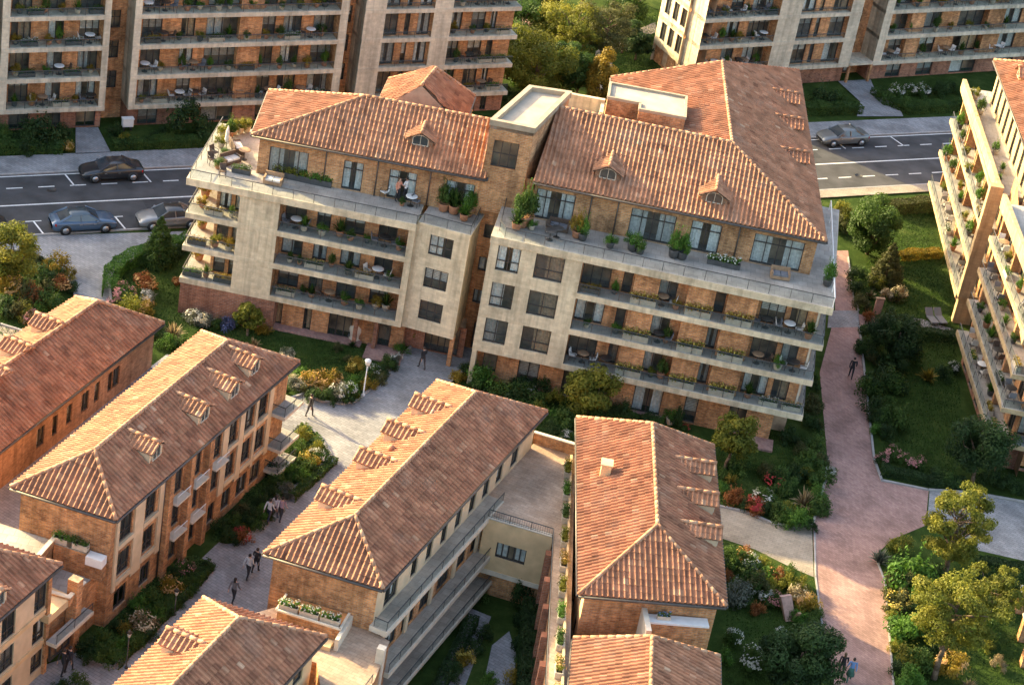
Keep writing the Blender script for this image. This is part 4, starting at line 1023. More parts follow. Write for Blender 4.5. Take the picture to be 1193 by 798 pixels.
# penthouse
PA = V((-17.95, -1.75)); PB = V((-3.55, -1.95)); FP = Fr(PA, PB); ZP = ZT+.12; ZE = 12.65
ph = []
for a, b in ((313, 358), (399, 422), (452, 484), (518, 551)): ph.append((FP.t(a, ZP+1), FP.t(b, ZP+1), ZP+.06, ZP+2.05))
m = MB(); holes_wall(m, FP, 0, FP.L, ZP, ZE, 0, ph)
FPW = Fr(FP.p(0, -6.0, 0).xy, PA); holes_wall(m, FPW, 0, FPW.L, ZP, ZE, 0, [(3.2, 4.8, ZP+.06, ZP+2.0)])
FPE = Fr(PB, FP.p(FP.L, -6.0, 0).xy); holes_wall(m, FPE, 0, FPE.L, ZP, ZE, 0, [])
FPN = Fr(FP.p(FP.L, -6.0, 0).xy, FP.p(0, -6.0, 0).xy); holes_wall(m, FPN, 0, FPN.L, 0, ZE, 0, [])
m.build('penthouse_wall', M['brick_gold'], LW)
for (a, b, c, e), n in zip(ph, (4, 2, 3, 3)): add_window(LW, FP, a, b, c, e, 0, n, transom=.72 if n != 4 else 0, pale=False, curtain=1.0, cur=0)  # pale curtains here stand in for reflected light on the panes
add_window(LW, FPW, 3.2, 4.8, ZP+.06, ZP+2.0, 0, 2, curtain=1)
room(LW, FP, .1, FP.L-.1, ZP, ZE, -1.2)
for px in (378, 438, 499): t = FP.t(px, ZP+1); m = MB(); m.bar(FP.p(t, .06, ZP), FP.p(t, .06, ZE), .045, 6); m.build('downpipe', M['gutter'], LW)
# hipped roof
ov = .5
e0 = FP.p(-.45, ov, ZE); e1 = FP.p(FP.L+.1, ov, ZE); e2 = FP.p(FP.L+.1, -6.5, ZE); e3 = FP.p(-.75, -6.4, ZE)
r0 = V((-11.4, 1.55, ZE+2.45)); r1 = V((-3.45, 1.35, ZE+2.45))
r0 = FP.p(5.9, -3.2, ZE+2.35); r1 = FP.p(FP.L+.1, -3.2, ZE+2.35)
make_roof(LW, [e0, e1, e2, e3], [[e0, e1, r1, r0], [e2, e3, r0, r1], [e3, e0, r0]], [(r0, r1), (e0, r0), (e3, r0)], 'tile', solid=[[e0, e1, r1, r0], [e2, e3, r0, r1], [e3, e0, r0], [e1, e2, r1]])
sl = math.atan2(2.35, 3.2+ov)
n_ = (e1-e0).cross(r0-e0).normalized(); dp = ray_plane(489, 171, e0, n_)
dormer(LW, dp, (FP.n.x, FP.n.y), sl, 1.6, .56, .44, wall='brick_dull')
# second hipped roof behind the ridge
bx = w2(515, 77, ZE+2.9); c0 = V((bx.x, bx.y, ZE+2.75))
g0 = c0+V((-3.1, -.9, -2.0)); g1 = c0+V((2.2, -1.5, -2.0)); g2 = c0+V((2.9, 6.0, -2.0)); g3 = c0+V((-2.4, 6.6, -2.0))
rb = c0+V((.5, 5.0, 0)); rf = c0+V((-1.1, -3.0, 0))
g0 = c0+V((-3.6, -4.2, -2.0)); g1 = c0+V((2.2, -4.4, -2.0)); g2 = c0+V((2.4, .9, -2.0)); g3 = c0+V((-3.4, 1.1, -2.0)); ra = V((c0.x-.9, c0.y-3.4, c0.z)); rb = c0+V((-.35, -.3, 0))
m = MB(); m.prism([g0.xy, g1.xy, g2.xy, g3.xy], 0, c0.z-2.05); m.build('rear_wing_wall', M['brick_gold'], LW)
make_roof(LW, [g0, g1, g2, g3], [[g1, g2, rb, ra], [g3, g0, ra, rb], [g2, g3, rb]], [(ra, rb), (g2, rb), (g3, rb)], 'tile_dark', solid=[[g1, g2, rb, ra], [g3, g0, ra, rb], [g2, g3, rb], [g0, g1, ra]])

# ============================================================ stair tower
TW = empty('stair_tower', (-2.4, 0, 0)); tag(TW, 'flat roofed brick stair tower with one square window, between the two tiled roofs', 'tower')
ZW = 16.3
q0, q1, q2, q3 = (w2(571.5, 144.5, ZW), w2(622, 154.5, ZW), w2(664, 112, ZW), w2(616.6, 105, ZW))
FT = Fr(q0, q1); m = MB(); holes_wall(m, FT, 0, FT.L, 10.3, ZW, 0, [(.42, 2.0, 13.5, 15.3)])
for a, b in ((q1, q2), (q2, q3), (q3, q0)): f = Fr(a, b); holes_wall(m, f, 0, f.L, 0, ZW, 0, [])
m.build('tower_wall', M['brick_gold'], TW)
m = MB()
for i, (a, b) in enumerate(((q0, q1), (q1, q2), (q2, q3), (q3, q0))): f = Fr(a, b); m.fbox(f, .073 if i % 2 else -.07, f.L-.24 if i % 2 else f.L+.07, -.24, .07+.002*i, ZW-.05, ZW+.32+.003*i)
m.build('parapet', M['coping'], TW); m = MB(); m.prism([q0, q1, q2, q3], ZW-.3, ZW+.02); m.build('flat_roof', M['flat_roof'], TW)
add_window(TW, FT, .42, 2.0, 13.5, 15.3, 0, 3, transom=.5, curtain=0); room(TW, FT, .2, 2.6, 13, 16, -1.0)
# recessed brick wall between the wings
RC = Fr(V((-3.4, -1.6)), V((-.9, -1.9))); rh = [(.35, 1.0, z, z+1.0) for z in (3.4, 5.8, 8.2)]+[(.3, 1.35, 9.9+.4, 11.2)]
m = MB(); holes_wall(m, RC, -.3, RC.L+1.2, 0, 13.0, 0, rh+[(.75, 1.5, .05, 2.0)]); m.build('recess_wall', M['brick'], TW)
for a, b, c, e in rh: add_window(TW, RC, a, b, c, e, 0, 2 if c > 9 else 1, curtain=.6)
add_window(TW, RC, .75, 1.5, .05, 2.0, 0, 1, name='door', curtain=0); room(TW, RC, 0, 2.4, 0, 12, -.8)

# ============================================================ central building, right wing
RW = empty('apartment_building', (8, 2, 0)); tag(RW, 'cream and brick apartment wing with long planted balconies, right of the stair tower', 'apartment building', 'central apartment wings')
FR = Fr((-2.42, -6.25), (18.95, -7.55)); L = FR.L
Y0, YS = 2.95, 2.60; ZR = [Y0+YS*k for k in range(3)]; YT = 10.75
tb = FR.t(655, 5.0)       # limestone part ends, balconies begin
back = 9.0; DP = 1.25
def rt(px, z, d=0.0): return FR.t(px, z, d)
# ground floor
g = []
for a, b, c, e, d in ((562, 578, .7, 1.95, -1.0), (603, 627, .1, 2.15, -1.0), (738, 771, .1, 2.2, -1.0), (797, 812, .1, 2.15, -1.0), (848, 868, .1, 2.15, -1.0), (655, 690, .1, 2.15, -1.0)):
    g.append((rt(a, 1.2, d), rt(b, 1.2, d), c, e))
m = MB(); g2_ = sorted(g); gend = rt(899, 1.2, -1.0); holes_wall(m, FR, .25, gend, 0, Y0-.3, -1.0, g2_)
f = Fr(FR.p(gend, -1.0, 0).xy, FR.p(gend, -back, 0).xy); holes_wall(m, f, 0, f.L, 0, Y0-.3, 0, [(2, 3.4, .1, 2.1)])
m.build('ground_floor_wall', M['brick'], RW)
for a, b, c, e in g2_: add_window(RW, FR, a, b, c, e, -1.0, 2 if b-a > 1.0 else 1, curtain=.4)
add_window(RW, f, 2, 3.4, .1, 2.1, 0, 2); room(RW, FR, .4, gend-.2, 0, 2.5, -2.1)
fpart(RW, 'corner_post', FR, .02, .32, -1.15, -.05, 0, Y0-.36, 'stone')
for a, b in ((600, 628), (736, 772), (868, 900)): fpart(RW, 'porch_step', FR, rt(a, 0, -.5), rt(b, 0, -.5), -1.0, .35, 0, .15, 'paver_pink')
# limestone frame with two columns of windows
hs = []
for k in range(3):
    z = Y0+YS*k
    for pa, pb in ((578.5, 605), (622.5, 656)):
        zz = Y0+YS*2+1.2; a = FR.t(pa, zz); b = FR.t(pb, zz); hs.append((a, b, z+.38, z+2.12))
tb = FR.t(676, Y0+YS*2+1.2)
m = MB(); holes_wall(m, FR, 0, tb, Y0-.38, YT-.02, 0, hs, .3)
CW = Fr(V((-2.0, -1.9)), FR.a); holes_wall(m, CW, 0, CW.L, Y0-.38, YT+.1, 0, [])
m.poly([FR.p(0, 0, Y0-.38), FR.p(tb, 0, Y0-.38), FR.p(tb, -4, Y0-.38), FR.p(0.3, -4, Y0-.38)][::-1])
m.build('frame_wall', M['stone'], RW)
for i, (a, b, c, e) in enumerate(hs): add_window(RW, FR, a, b, c, e, -.05, 2, transom=.38, curtain=.9, cur=2 if i % 2 else None)  # second column: warm curtains stand in for brickwork mirrored in the glass
room(RW, FR, .2, tb-.1, Y0, YT-.1, -1.4)
# slabs: each floor's east end a little shorter below
ends = [L-.1, L-.05, L, L+.02]
for k in range(1, 3): pass
for k in range(4):
    z = Y0+YS*k if k < 3 else YT
    slab_part(RW, FR, tb-.02 if k < 3 else -.04, ends[k], -back if k < 3 else -14, .04+.06*(k == 3), z-.38, z+(0 if k < 3 else .1), 'stone', True)
wins = []; pan = []
zz = Y0+YS*2+1.0
for pa, pb, n in ((679, 712, 3), (726, 737, 1), (768, 789, 2), (833, 845, 1), (886, 915, 3), (921, 940, 2)): wins.append((FR.t(pa, zz, -DP), FR.t(pb, zz, -DP), n))
for pa, pb in ((738, 767), (800, 832), (846, 881)): pan.append((FR.t(pa, zz, -DP*.45), FR.t(pb, zz, -DP*.45)))
te = FR.t(951, zz, -DP)
balcony_rows(RW, FR, tb, te, ZR, YS, DP, wins, panels=pan, rail=False, end_wall=(True, False), curtain=.6)
for k, z in enumerate(ZR):
    f = Fr(FR.p(te, -DP, 0).xy, FR.p(te, -back, 0).xy); m = MB(); holes_wall(m, f, 0, f.L, z, z+YS-.36, 0, [(1.5, 3.2, z+.06, z+2.1)]); m.build('back_wall', M['brick'], RW)
    add_window(RW, f, 1.5, 3.2, z+.06, z+2.1, 0, 2)
    railing(RW, [FR.p(tb+.05, -.1, z), FR.p(ends[k]-.1, -.1, z), FR.p(ends[k]-.1, -back+.3, z)], .62)
    fpart(RW, 'end_post', FR, te+.02, te+.14, -DP-.1, -DP+.1, z, z+YS-.38, 'trim')
m = MB(); m.fbox(FR, .6, te-.1, -back-4, -2.5, .02, YT-.4); m.build('core_wall', M['room'], RW)
railing(RW, [CW.p(.3, -.05, YT+.1), FR.p(.35, -.8, YT+.1), FR.p(.8, -.08, YT+.1), FR.p(L*.5, -.08, YT+.1), FR.p(L-.06, -.08, YT+.1)], .66)
m = MB(); m.bar(FR.p(L-.06, -.08, YT+.8), FR.p(L-.7, -13.6, YT+.8), .05, 6)
for k in range(8): q = FR.p(L-.06-.64*k/7, -.08-13.5*k/7, YT); m.bar(q, q+V((0, 0, .8)), .03, 5)
o = m.build('railing', M['white'], RW)
# penthouse
QA = V((-.35, -2.9)); QB = V((17.55, -3.75)); FQ = Fr(QA, QB); YP = YT+.1; YE = 13.55
qh = []
for a, b in ((623, 668), (733, 785), (803, 838), (876, 934)): qh.append((FQ.t(a, YP+1), FQ.t(b, YP+1), YP+.06, YP+2.1))
m = MB(); holes_wall(m, FQ, 0, FQ.L, YP, YE, 0, qh)
QE = Fr(QB, V((16.5, 22.0))); holes_wall(m, QE, 0, QE.L, YP, YE, 0, [(2, 3.6, YP+.06, YP+2), (7, 8.6, YP+.06, YP+2)]); holes_wall(m, QE, 1.5, QE.L, 0, YP, 0, [])
QW = Fr(V((-.2, 5.2)), QA); holes_wall(m, QW, 0, QW.L, 0, YE, 0, [])
m.build('penthouse_wall', M['brick_gold'], RW)
for (a, b, c, e), n in zip(qh, (4, 4, 2, 4)): add_window(RW, FQ, a, b, c, e, 0, n, transom=.72, curtain=1.0, cur=0)  # pale curtain colour imitates the bright reflections in this glazing
for a in (2, 7): add_window(RW, QE, a, a+1.6, YP+.06, YP+2, 0, 2)
room(RW, FQ, .1, FQ.L-.1, YP, YE, -1.2)
for px in (686, 717, 858): t = FQ.t(px, YP+1); m = MB(); m.bar(FQ.p(t, .06, YP), FQ.p(t, .06, YE), .045, 6); m.build('downpipe', M['gutter'], RW)
# roof: front range and long rear range meeting at a hip on the east
s0 = FQ.p(-.15, .5, YE); s1 = FQ.p(FQ.L+.45, .5, YE)
ridge_z = YE+2.75
A_ = V((*w2(648, 132, ridge_z), ridge_z)); B_ = V((*w2(853, 167, ridge_z), ridge_z))
_u = (s1-s0).normalized(); A_ = B_-_u*(B_-s0).dot(_u)+_u*((A_-s0).dot(_u)); s2 = V((16.75, 22.6, YE)); C_ = V((*w2(841, 73, ridge_z), ridge_z))
rear0 = V((s0.x, A_.y+ (A_.y-s0.y), YE)); 
# west slope of the rear range comes down to the flat annexe roof
dw = 7.0; wz = YE+.02
w0 = V((B_.x-dw, B_.y+.2, wz)); w1 = V((C_.x-dw-.2, C_.y+.3, wz))
m0 = V((B_.x-dw, 2*B_.y-s0.y+0.5, wz))
n_ = (s1-s0).cross(A_-s0).normalized()
# rear slope of the front range (seen from the street side only)
rs0 = V((A_.x, A_.y+3.4, YE+.6)); rs1 = V((B_.x-2.2, B_.y+3.2, YE+.9))
make_roof(RW, [s0, s1, s2, C_, w1, w0, rs0], [[s0, s1, B_, A_], [s1, s2, C_, B_], [w1, w0, B_, C_], [rs1, rs0, A_, B_]], [(A_, B_), (B_, C_), (s1, B_), (C_, w1)], 'tile', solid=[[s0, s1, B_, A_], [s1, s2, C_, B_], [w1, w0, B_, C_], [rs1, rs0, A_, B_]])
pg = MB(); pg.poly([s2, C_, w1, w1-V((0, 0, 4)), s2-V((0, 0, 2))]); pg.poly([s0, A_, rs0, rs0-V((0, 0, 3)), s0-V((0, 0, 1))]); pg.build('gable_wall', M['brick_gold'], RW)
sl = math.atan2(2.75, (A_.y-s0.y))
for px, py in ((707, 210), (831, 238)): dormer(RW, ray_plane(px, py, s0, n_), (FQ.n.x, FQ.n.y), sl, 1.6, .56, .44, wall='brick_dull')
nE = (s2-s1).cross(B_-s1).normalized(); oE = V(((s2-s1).y, -(s2-s1).x, 0)).normalized(); slE = math.acos(abs(nE.z))
for px, py in ((940, 118.5), (944, 148.5), (951, 187.5)): dormer(RW, ray_plane(px-14, py+3, s1, nE), (oE.x, oE.y), slE, 1.3, .42, .36, tile='tile_dark', wall='brick_dull')
# flat annexe on the roof
ZA = 16.6
a0, a1 = w2(713, 150, 13.2), None
k0, k1, k2, k3 = w2(708.5, 92, ZA), w2(745, 112, ZA), w2(803, 119, ZA), w2(800, 99, ZA)
LP = [V(p) for p in ((3.25, 5.5), (5.35, 5.5), (5.35, 4.5), (8.4, 4.5), (8.4, 7.9), (3.25, 7.9))]; ZX = 16.1
an = prism_part(RW, 'roof_annexe', LP, 10.5, ZX, 'brick_gold')
m = MB(); m.prism([V((3.36, 5.61)), V((5.46, 5.61)), V((5.46, 4.61)), V((8.29, 4.61)), V((8.29, 7.79)), V((3.36, 7.79))], ZX, ZX+.03); m.build('roof_sheet', M['flat_roof'], an)
m = MB()
for i, (a, b, e0_, e1_) in enumerate(((LP[0], LP[1], .05, .10), (LP[1], LP[2], -.12, -.12), (LP[2], LP[3], .05, .05), (LP[3], LP[4], -.12, -.12), (LP[4], LP[5], .05, .05), (LP[5], LP[0], -.12, -.12))):
    f = Fr(a, b); m.fbox(f, -e0_, f.L+e1_, -.11, .05, ZX-.02, ZX+.17+.003*i)
m.build('coping', M['coping'], an)
m = MB(); m.box(7.1, 8.1, 4.45, 4.497, 14.4, 15.3); m.build('roof_vent', M['white'], RW)
m = MB(); m.box(-.1, 3.2, 3.6, 9.8, 10, 13.2); m.build('rear_terrace', M['deck'], RW); m = MB(); m.box(-.1, 3.2, 9.5, 9.8, 13.2, 14.2); m.box(2.95, 3.2, 7.9, 9.5, 13.2, 14.0); m.build('terrace_parapet', M['stone'], RW)
m = MB(); m.box(B_.x-dw+.6, 10.3, 8.0, C_.y-.4, 0, 13.2); m.build('rear_wall', M['brick_gold'], RW)
# ============================================================ apartment buildings across the street
def rear_block(label, fr, t0, t1, bays, levels=4, z0=1.9, st=2.42, depth=9.0, rightopen=False, wall='brick', lv_win=True, west=True):
    """framed block: bays = [('bal',ta,tb,[(wa,wb,n)..],[panel..]) | ('win',ta,tb,[..]) ] between limestone piers"""
    c = fr.p((t0+t1)/2, -depth/2, 0); o = empty('apartment_building', c); tag(o, label, 'apartment building', 'apartment buildings behind the street')
    top = z0+st*levels
    m = MB(); gh = []
    for b in bays:
        if b[0] == 'bal':
            for a, e, n in b[3]: gh.append((a, e, .08, 1.55))
    holes_wall(m, fr, t0+.1, t1-.1, 0, z0-.1, -.55, gh)
    for q, f in enumerate((Fr(fr.p(t0+.1, -depth, 0).xy, fr.p(t0+.1, -.55, 0).xy), Fr(fr.p(t1-.1, -.55, 0).xy, fr.p(t1-.1, -depth, 0).xy), Fr(fr.p(t1-.1, -depth, 0).xy, fr.p(t0+.1, -depth, 0).xy))):
        if q or west: holes_wall(m, f, 0, f.L, 0, z0-.1, 0, [])
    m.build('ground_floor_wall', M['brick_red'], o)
    for a, e, c_, d_ in gh: add_window(o, fr, a, e, c_, d_, -.55, 2, curtain=.3)
    room(o, fr, t0+.2, t1-.2, 0, 1.8, -1.5)
    for k in range(levels+1):
        z = z0+st*k; slab_part(o, fr, t0, t1, -depth, .05, z-.30, z+.04, 'stone_cool', False)
    edges = sorted({t0, t1} | {b[1] for b in bays} | {b[2] for b in bays})
    solid = []
    cur = t0
    for b in sorted(bays, key=lambda b: b[1]):
        if b[1] > cur+.02: solid.append((cur, b[1]))
        cur = max(cur, b[2])
    if cur < t1-.02 and not rightopen: solid.append((cur, t1))
    for a, e in solid: fpart(o, 'pier', fr, a, e, -1.2, .0, z0-.30, top-.3, 'stone_cool')
    for b in bays:
        zs = [z0+.04+st*k for k in range(levels)]
        if b[0] == 'bal': balcony_rows(o, fr, b[1], b[2], zs, st, 1.1, b[3], wall=wall, sh=.36, panels=b[4] if len(b) > 4 else (), curtain=.6, end_wall=(west, not rightopen), rail_h=.55)
        else: balcony_rows(o, fr, b[1], b[2], zs, st, .45, b[3], wall=wall, sh=.36, rail=True, curtain=.6, rail_h=.45)
    m = MB()
    f = Fr(fr.p(t0, -depth, 0).xy, fr.p(t0, -.02, 0).xy)
    if west: holes_wall(m, f, 0, f.L, z0-.3, top+.8, 0, [])
    if not rightopen: f = Fr(fr.p(t1, -.02, 0).xy, fr.p(t1, -depth, 0).xy); holes_wall(m, f, 0, f.L, z0-.3, top+.8, 0, [])
    else: f = Fr(fr.p(t1-1.2, -1.1, 0).xy, fr.p(t1-1.2, -depth, 0).xy); holes_wall(m, f, 0, f.L, z0, top, 0, [])
    f = Fr(fr.p(t1, -depth, 0).xy, fr.p(t0, -depth, 0).xy); holes_wall(m, f, 0, f.L, z0-.3, top+.8, 0, [])
    m.build('side_wall', M['stone_cool'], o)
    m = MB(); m.fbox(fr, t0, t1, -.3, .06, top+.05, top+.85); m.fbox(fr, t0, t1, -depth, -depth+.3, top+.05, top+.85); m.build('parapet', M['stone_cool'], o)
    m = MB(); m.fbox(fr, t0+.1, t1-.1, -depth+.1, -.1, top-.1, top+.1); m.build('flat_roof', M['flat_roof'], o)
    m = MB(); m.fbox(fr, t0+.3, t1-(1.4 if rightopen else .3), -depth+.2, -2.4, .02, top-.4); m.build('core_wall', M['room'], o)
    return o
def recess(label, fr, t0, t1, levels=4, z0=1.9, st=2.42, dd=-2.0, door=False):
    o = empty('stair_tower', fr.p((t0+t1)/2, dd-1, 0)); tag(o, label, 'stair tower', 'brick stair recesses behind the street')
    top = z0+st*levels+1.0; tm = (t0+t1)/2
    hs = [(tm-.45, tm+.45, z0+.55+st*k, z0+1.95+st*k) for k in range(levels)]
    if door: hs.append((tm-.6, tm+.5, .05, 1.7))
    m = MB(); holes_wall(m, fr, t0-.05, t1+.05, 0, top, dd, hs); m.build('recess_wall', M['brick'], o)
    for a, b, c, e in hs: add_window(o, fr, a, b, c, e, dd, 2, transom=.6, curtain=.5, name='window' if c > .1 else 'door')
    room(o, fr, t0, t1, 0, top, dd-.9)
    if door:
        m = MB(); m.fbox(fr, t0, t1, dd, .15, 1.75, 1.95); m.build('canopy', M['stone_cool'], o)
        for t in (t0+.12, t1-.12): m = MB(); m.fbox(fr, t-.1, t+.1, -.1, .1, 0, 1.75); m.build('column', M['brick'], o)
    return o
_a = w2(8, 129, 1.9); _b = w2(584, 107, 1.9); BLF = Fr(_a, _b)
def bt(px, z=4.4, d=0.0): return BLF.t(px, z, d)
def Wn(lst, fr, z=5.2, d=-1.1): return [(fr.t(a, z, d), fr.t(b, z, d), n) for a, b, n in lst]
zr = 4.4
recess('brick stair recess left of the leftmost rear building', BLF, bt(-22), bt(-.2))
rear_block('cream framed brick apartment building at the upper left corner, behind the dark car', BLF, bt(-.5), bt(124.5), [('bal', bt(8.5), bt(117), Wn([(11, 34, 3), (54, 72, 2), (90, 113, 3)], BLF))])
recess('brick stair recess with single windows between the two left rear apartment buildings', BLF, bt(124.5), bt(152))
# its brick door columns
rear_block('wide brick apartment building with long plant filled balconies behind the street', BLF, bt(152), bt(398), [('bal', bt(160), bt(389), Wn([(163, 186, 3), (208, 224, 2), (237, 274, 4), (301, 317, 2), (326, 347, 3), (361, 388, 3)], BLF), [(BLF.t(275, 5, -.5), BLF.t(301, 5, -.5))])])
recess('brick stair recess in shadow left of the building with the open corner balconies', BLF, bt(398), bt(417))
t3 = bt(597, 4.4)
rear_block('grey stone apartment building with open corner balconies beside the yellow green trees', BLF, bt(417), t3,
    [('win', bt(441), bt(497), [(bt(443), bt(459), 2), (bt(467), bt(473), 1), (bt(482), bt(496), 2)]), ('bal', bt(518), t3, Wn([(520, 533, 2), (544, 560, 2), (566, 573, 1)], BLF))], rightopen=True)
# further block to the left only for its shadow on the street
rear_block('unseen apartment building added left of the picture to shade the street', BLF, bt(-22)-14, bt(-22), [('bal', bt(-22)-13, bt(-22)-1, [(bt(-22)-12, bt(-22)-10, 3), (bt(-22)-7, bt(-22)-5, 3), (bt(-22)-3.5, bt(-22)-2, 2)])])

BRF = Fr(w2(838, 83.5, 1.9), w2(1158, 64.3, 1.9))
def ct(px, z=4.4, d=0.0): return BRF.t(px, z, d)
# block with the sunlit west side
o = rear_block('apartment building with a sunlit pale west wall and planted corner balconies, right of the lawn', BRF, ct(815), ct(1002, 6), 
    [('bal', ct(815)+.03, ct(901), Wn([(846, 860, 2), (871, 897, 4)], BRF)), ('win', ct(926), ct(984), [(ct(929), ct(945), 2), (ct(950), ct(955), 1), (ct(966), ct(983), 2)])], west=False, depth=6.8)
WF = Fr(BRF.p(ct(815), -6.78, 0).xy, BRF.p(ct(815), -.0, 0).xy)
f = WF
bw = w2(762, 30, 1.9)
m = MB(); hs = []
for k in range(4):
    z = 1.9+2.42*k
    for s in (.10, .29, .48): hs.append((WF.L*s, WF.L*s+.85, z+.4, z+2.0))
holes_wall(m, WF, 0, WF.L-1.12, 1.6, 12.4, .0, hs); m.build('west_wall', M['stone'], o)
m = MB(); gh = [(WF.L*s, WF.L*s+.8, .2, 1.5) for s in (.2, .5, .78)]; holes_wall(m, WF, .1, WF.L-.1, 0, 1.6, -.25, gh); m.build('ground_floor_wall', M['brick'], o)
for a, b, c, e in hs: add_window(o, WF, a, b, c, e, .0, 2, curtain=.5)
for a, b, c, e in gh: add_window(o, WF, a, b, c, e, -.25, 2, curtain=.3)
NWF = Fr(WF.p(WF.L, 0, 0).xy, BRF.p(ct(815), 0, 0).xy)
m = MB(); NF = Fr(BRF.p(ct(1002, 6), -6.8, 0).xy, WF.a); holes_wall(m, NF, 0, NF.L, 0, 12.4, 0, []); m.build('rear_wall', M['stone'], o)
m = MB(); m.prism([WF.a, WF.b, BRF.p(ct(838), 0, 0).xy, BRF.p(ct(1002, 6), -6.8, 0).xy], 12.2, 12.45); m.build('flat_roof', M['flat_roof'], o)
room(o, WF, .2, WF.L-.2, 0, 12, -1.0)
for k in range(4): railing(o, [WF.p(WF.L-1.1, -.08, 1.94+2.42*k), WF.p(WF.L-.06, -.08, 1.94+2.42*k)], .55)
recess('brick entrance recess with a canopy between the two right rear buildings', BRF, ct(1002, 6), ct(1030, 6), door=True)
rear_block('brick apartment building with grey window bays behind the white flowering shrubs', BRF, ct(1030, 6), ct(1262, 6), [('bal', ct(1039, 6), ct(1255, 6), Wn([(1042, 1059, 2), (1078, 1096, 2), (1117, 1146, 3), (1170, 1190, 2), (1215, 1235, 2)], BRF), [(BRF.t(1060, 5, -.5), BRF.t(1076, 5, -.5)), (BRF.t(1150, 5, -.5), BRF.t(1169, 5, -.5))])])

# ============================================================ right-hand building with west balconies
RB = empty('apartment_building', (36, 15, 0)); tag(RB, 'sunlit stone apartment building stepping down the right edge of the picture', 'apartment building')
def west_section(fr, L, zs, st, dep, wins, taper, name, top):
    for k, z in enumerate(zs):
        d1 = taper*k
        slab_part(RB, fr, 0, L, -4, d1+.05, z-.30, z+.05, 'stone_gold', True)
        if k < len(zs)-1:
            m = MB(); hs = [(a, b, z+.1, z+st-.5) for a, b in wins]
            holes_wall(m, fr, 0, L, z, z+st-.3, -dep, hs); m.build('back_wall', M['brick'], RB)
            for a, b in wins: add_window(RB, fr, a, b, z+.1, z+st-.5, -dep, 2, curtain=.5)
            for a in [w_[0]-.35 for w_ in wins[::2]]: fpart(RB, 'brick_fin', fr, a-.13, a+.13, -dep, -.8, z+.05, z+st-.32, 'brick')
            railing(RB, [fr.p(.05, d1-.06, z+.05), fr.p(L-.05, d1-.06, z+.05)]+([fr.p(L-.05, -2.2, z+.05)] if name == 's' else []), .58)
    room(RB, fr, .1, L-.1, 0, top, -dep-1.0)
    m = MB(); gh = [(a, b, .1, 1.8) for a, b in wins]; holes_wall(m, fr, 0, L, 0, zs[0]-.2, -.9, gh); m.build('ground_floor_wall', M['brick_red'], RB)
    for a, b, c, e in gh: add_window(RB, fr, a, b, c, e, -.9, 2, curtain=.3)
N1 = Fr((29.95, 33.0), (30.65, 14.5)); S1 = Fr((30.15, 8.6), (31.2, -5.5))
wn = [(.8+2.25*k, 2.0+2.25*k) for k in range(8)]
west_section(N1, N1.L, [2.2, 4.95, 7.7, 10.4], 2.72, 1.45, wn, -.16, 'n', 10)
west_section(S1, S1.L, [2.45, 4.95, 7.45, 9.95, 12.45], 2.5, 1.35, [(.6+2.3*k, 1.8+2.3*k) for k in range(6)], -.10, 's', 12)
# solid limestone parapets of the roof terraces
NQ = Fr((30.42, 33.0), (31.35, 14.5)); fpart(RB, 'parapet', NQ, -.05, NQ.L+.05, -.22, .08, 10.3, 11.1, 'stone_gold'); fpart(RB, 'parapet', S1, -.05, S1.L+.05, -.62, -.34, 12.5, 13.15, 'stone_gold')
fpart(RB, 'pier', N1, N1.L-.05, N1.L+.55, -.95, -.02, 2.2, 11.2, 'stone_gold'); fpart(RB, 'pier', N1, N1.L-.4, N1.L+.2, -1.5, -.2, 0, 2.3, 'stone_gold')
for k in (2.2, 4.95, 7.7): 
    for t in (4.6, 9.2, 13.8): fpart(RB, 'balcony_divider', N1, t-.06, t+.06, -1.45, -.75, k+.05, k+2.3, 'stone_gold')
RX = Fr(N1.p(N1.L, -1.6, 0).xy, S1.p(0, -1.6, 0).xy); m = MB(); holes_wall(m, RX, 0, RX.L, 0, 12.4, 0, [(2.0, 3.6, z, z+1.6) for z in (.3, 2.8, 5.4, 8.0)]); m.build('recess_wall', M['brick'], RB)
for z in (.3, 2.8, 5.4, 8.0): add_window(RB, RX, 2.0, 3.6, z, z+1.6, 0, 2)
room(RB, RX, .2, RX.L-.2, 0, 12, -1)
SE = Fr(S1.b, S1.b+V((9, -.3)))
m = MB(); holes_wall(m, SE, 1.4, 9, 0, 2.2, -1.2, [(2.2, 3.6, .1, 2)]); m.build('ground_floor_wall', M['brick_red'], RB)
for z in (2.45, 4.95, 7.45, 9.95):
    m = MB(); hs = [(1.7, 3.0, z+.1, z+1.95), (3.8, 5.4, z+.1, z+1.95)]; holes_wall(m, SE, 1.35, 9, z, z+2.2, -1.35, hs); m.build('back_wall', M['brick'], RB)
    for a, b, c, e in hs: add_window(RB, SE, a, b, c, e, -1.35, 2)
    slab_part(RB, SE, -.02, 9, -1.6, .05, z-.26, z+.045, 'stone_gold', True); railing(RB, [SE.p(.05, -.06, z+.05), SE.p(8, -.06, z+.05)], .58)
slab_part(RB, SE, -.02, 9, -1.6, .05, 12.45-.34, 12.45+.04, 'stone_gold', True)
m = MB(); m.fbox(N1, .2, N1.L, -12, -2.4, .02, 10.2); m.fbox(S1, .1, S1.L-1.5, -11, -2.4, .02, 12.2); m.build('core_wall', M['brick'], RB)
NN = Fr(N1.p(0, -12, 0).xy, N1.a); m = MB(); holes_wall(m, NN, 0, NN.L-1.3, 0, 10.4, 0, []); m.build('side_wall', M['brick'], RB)
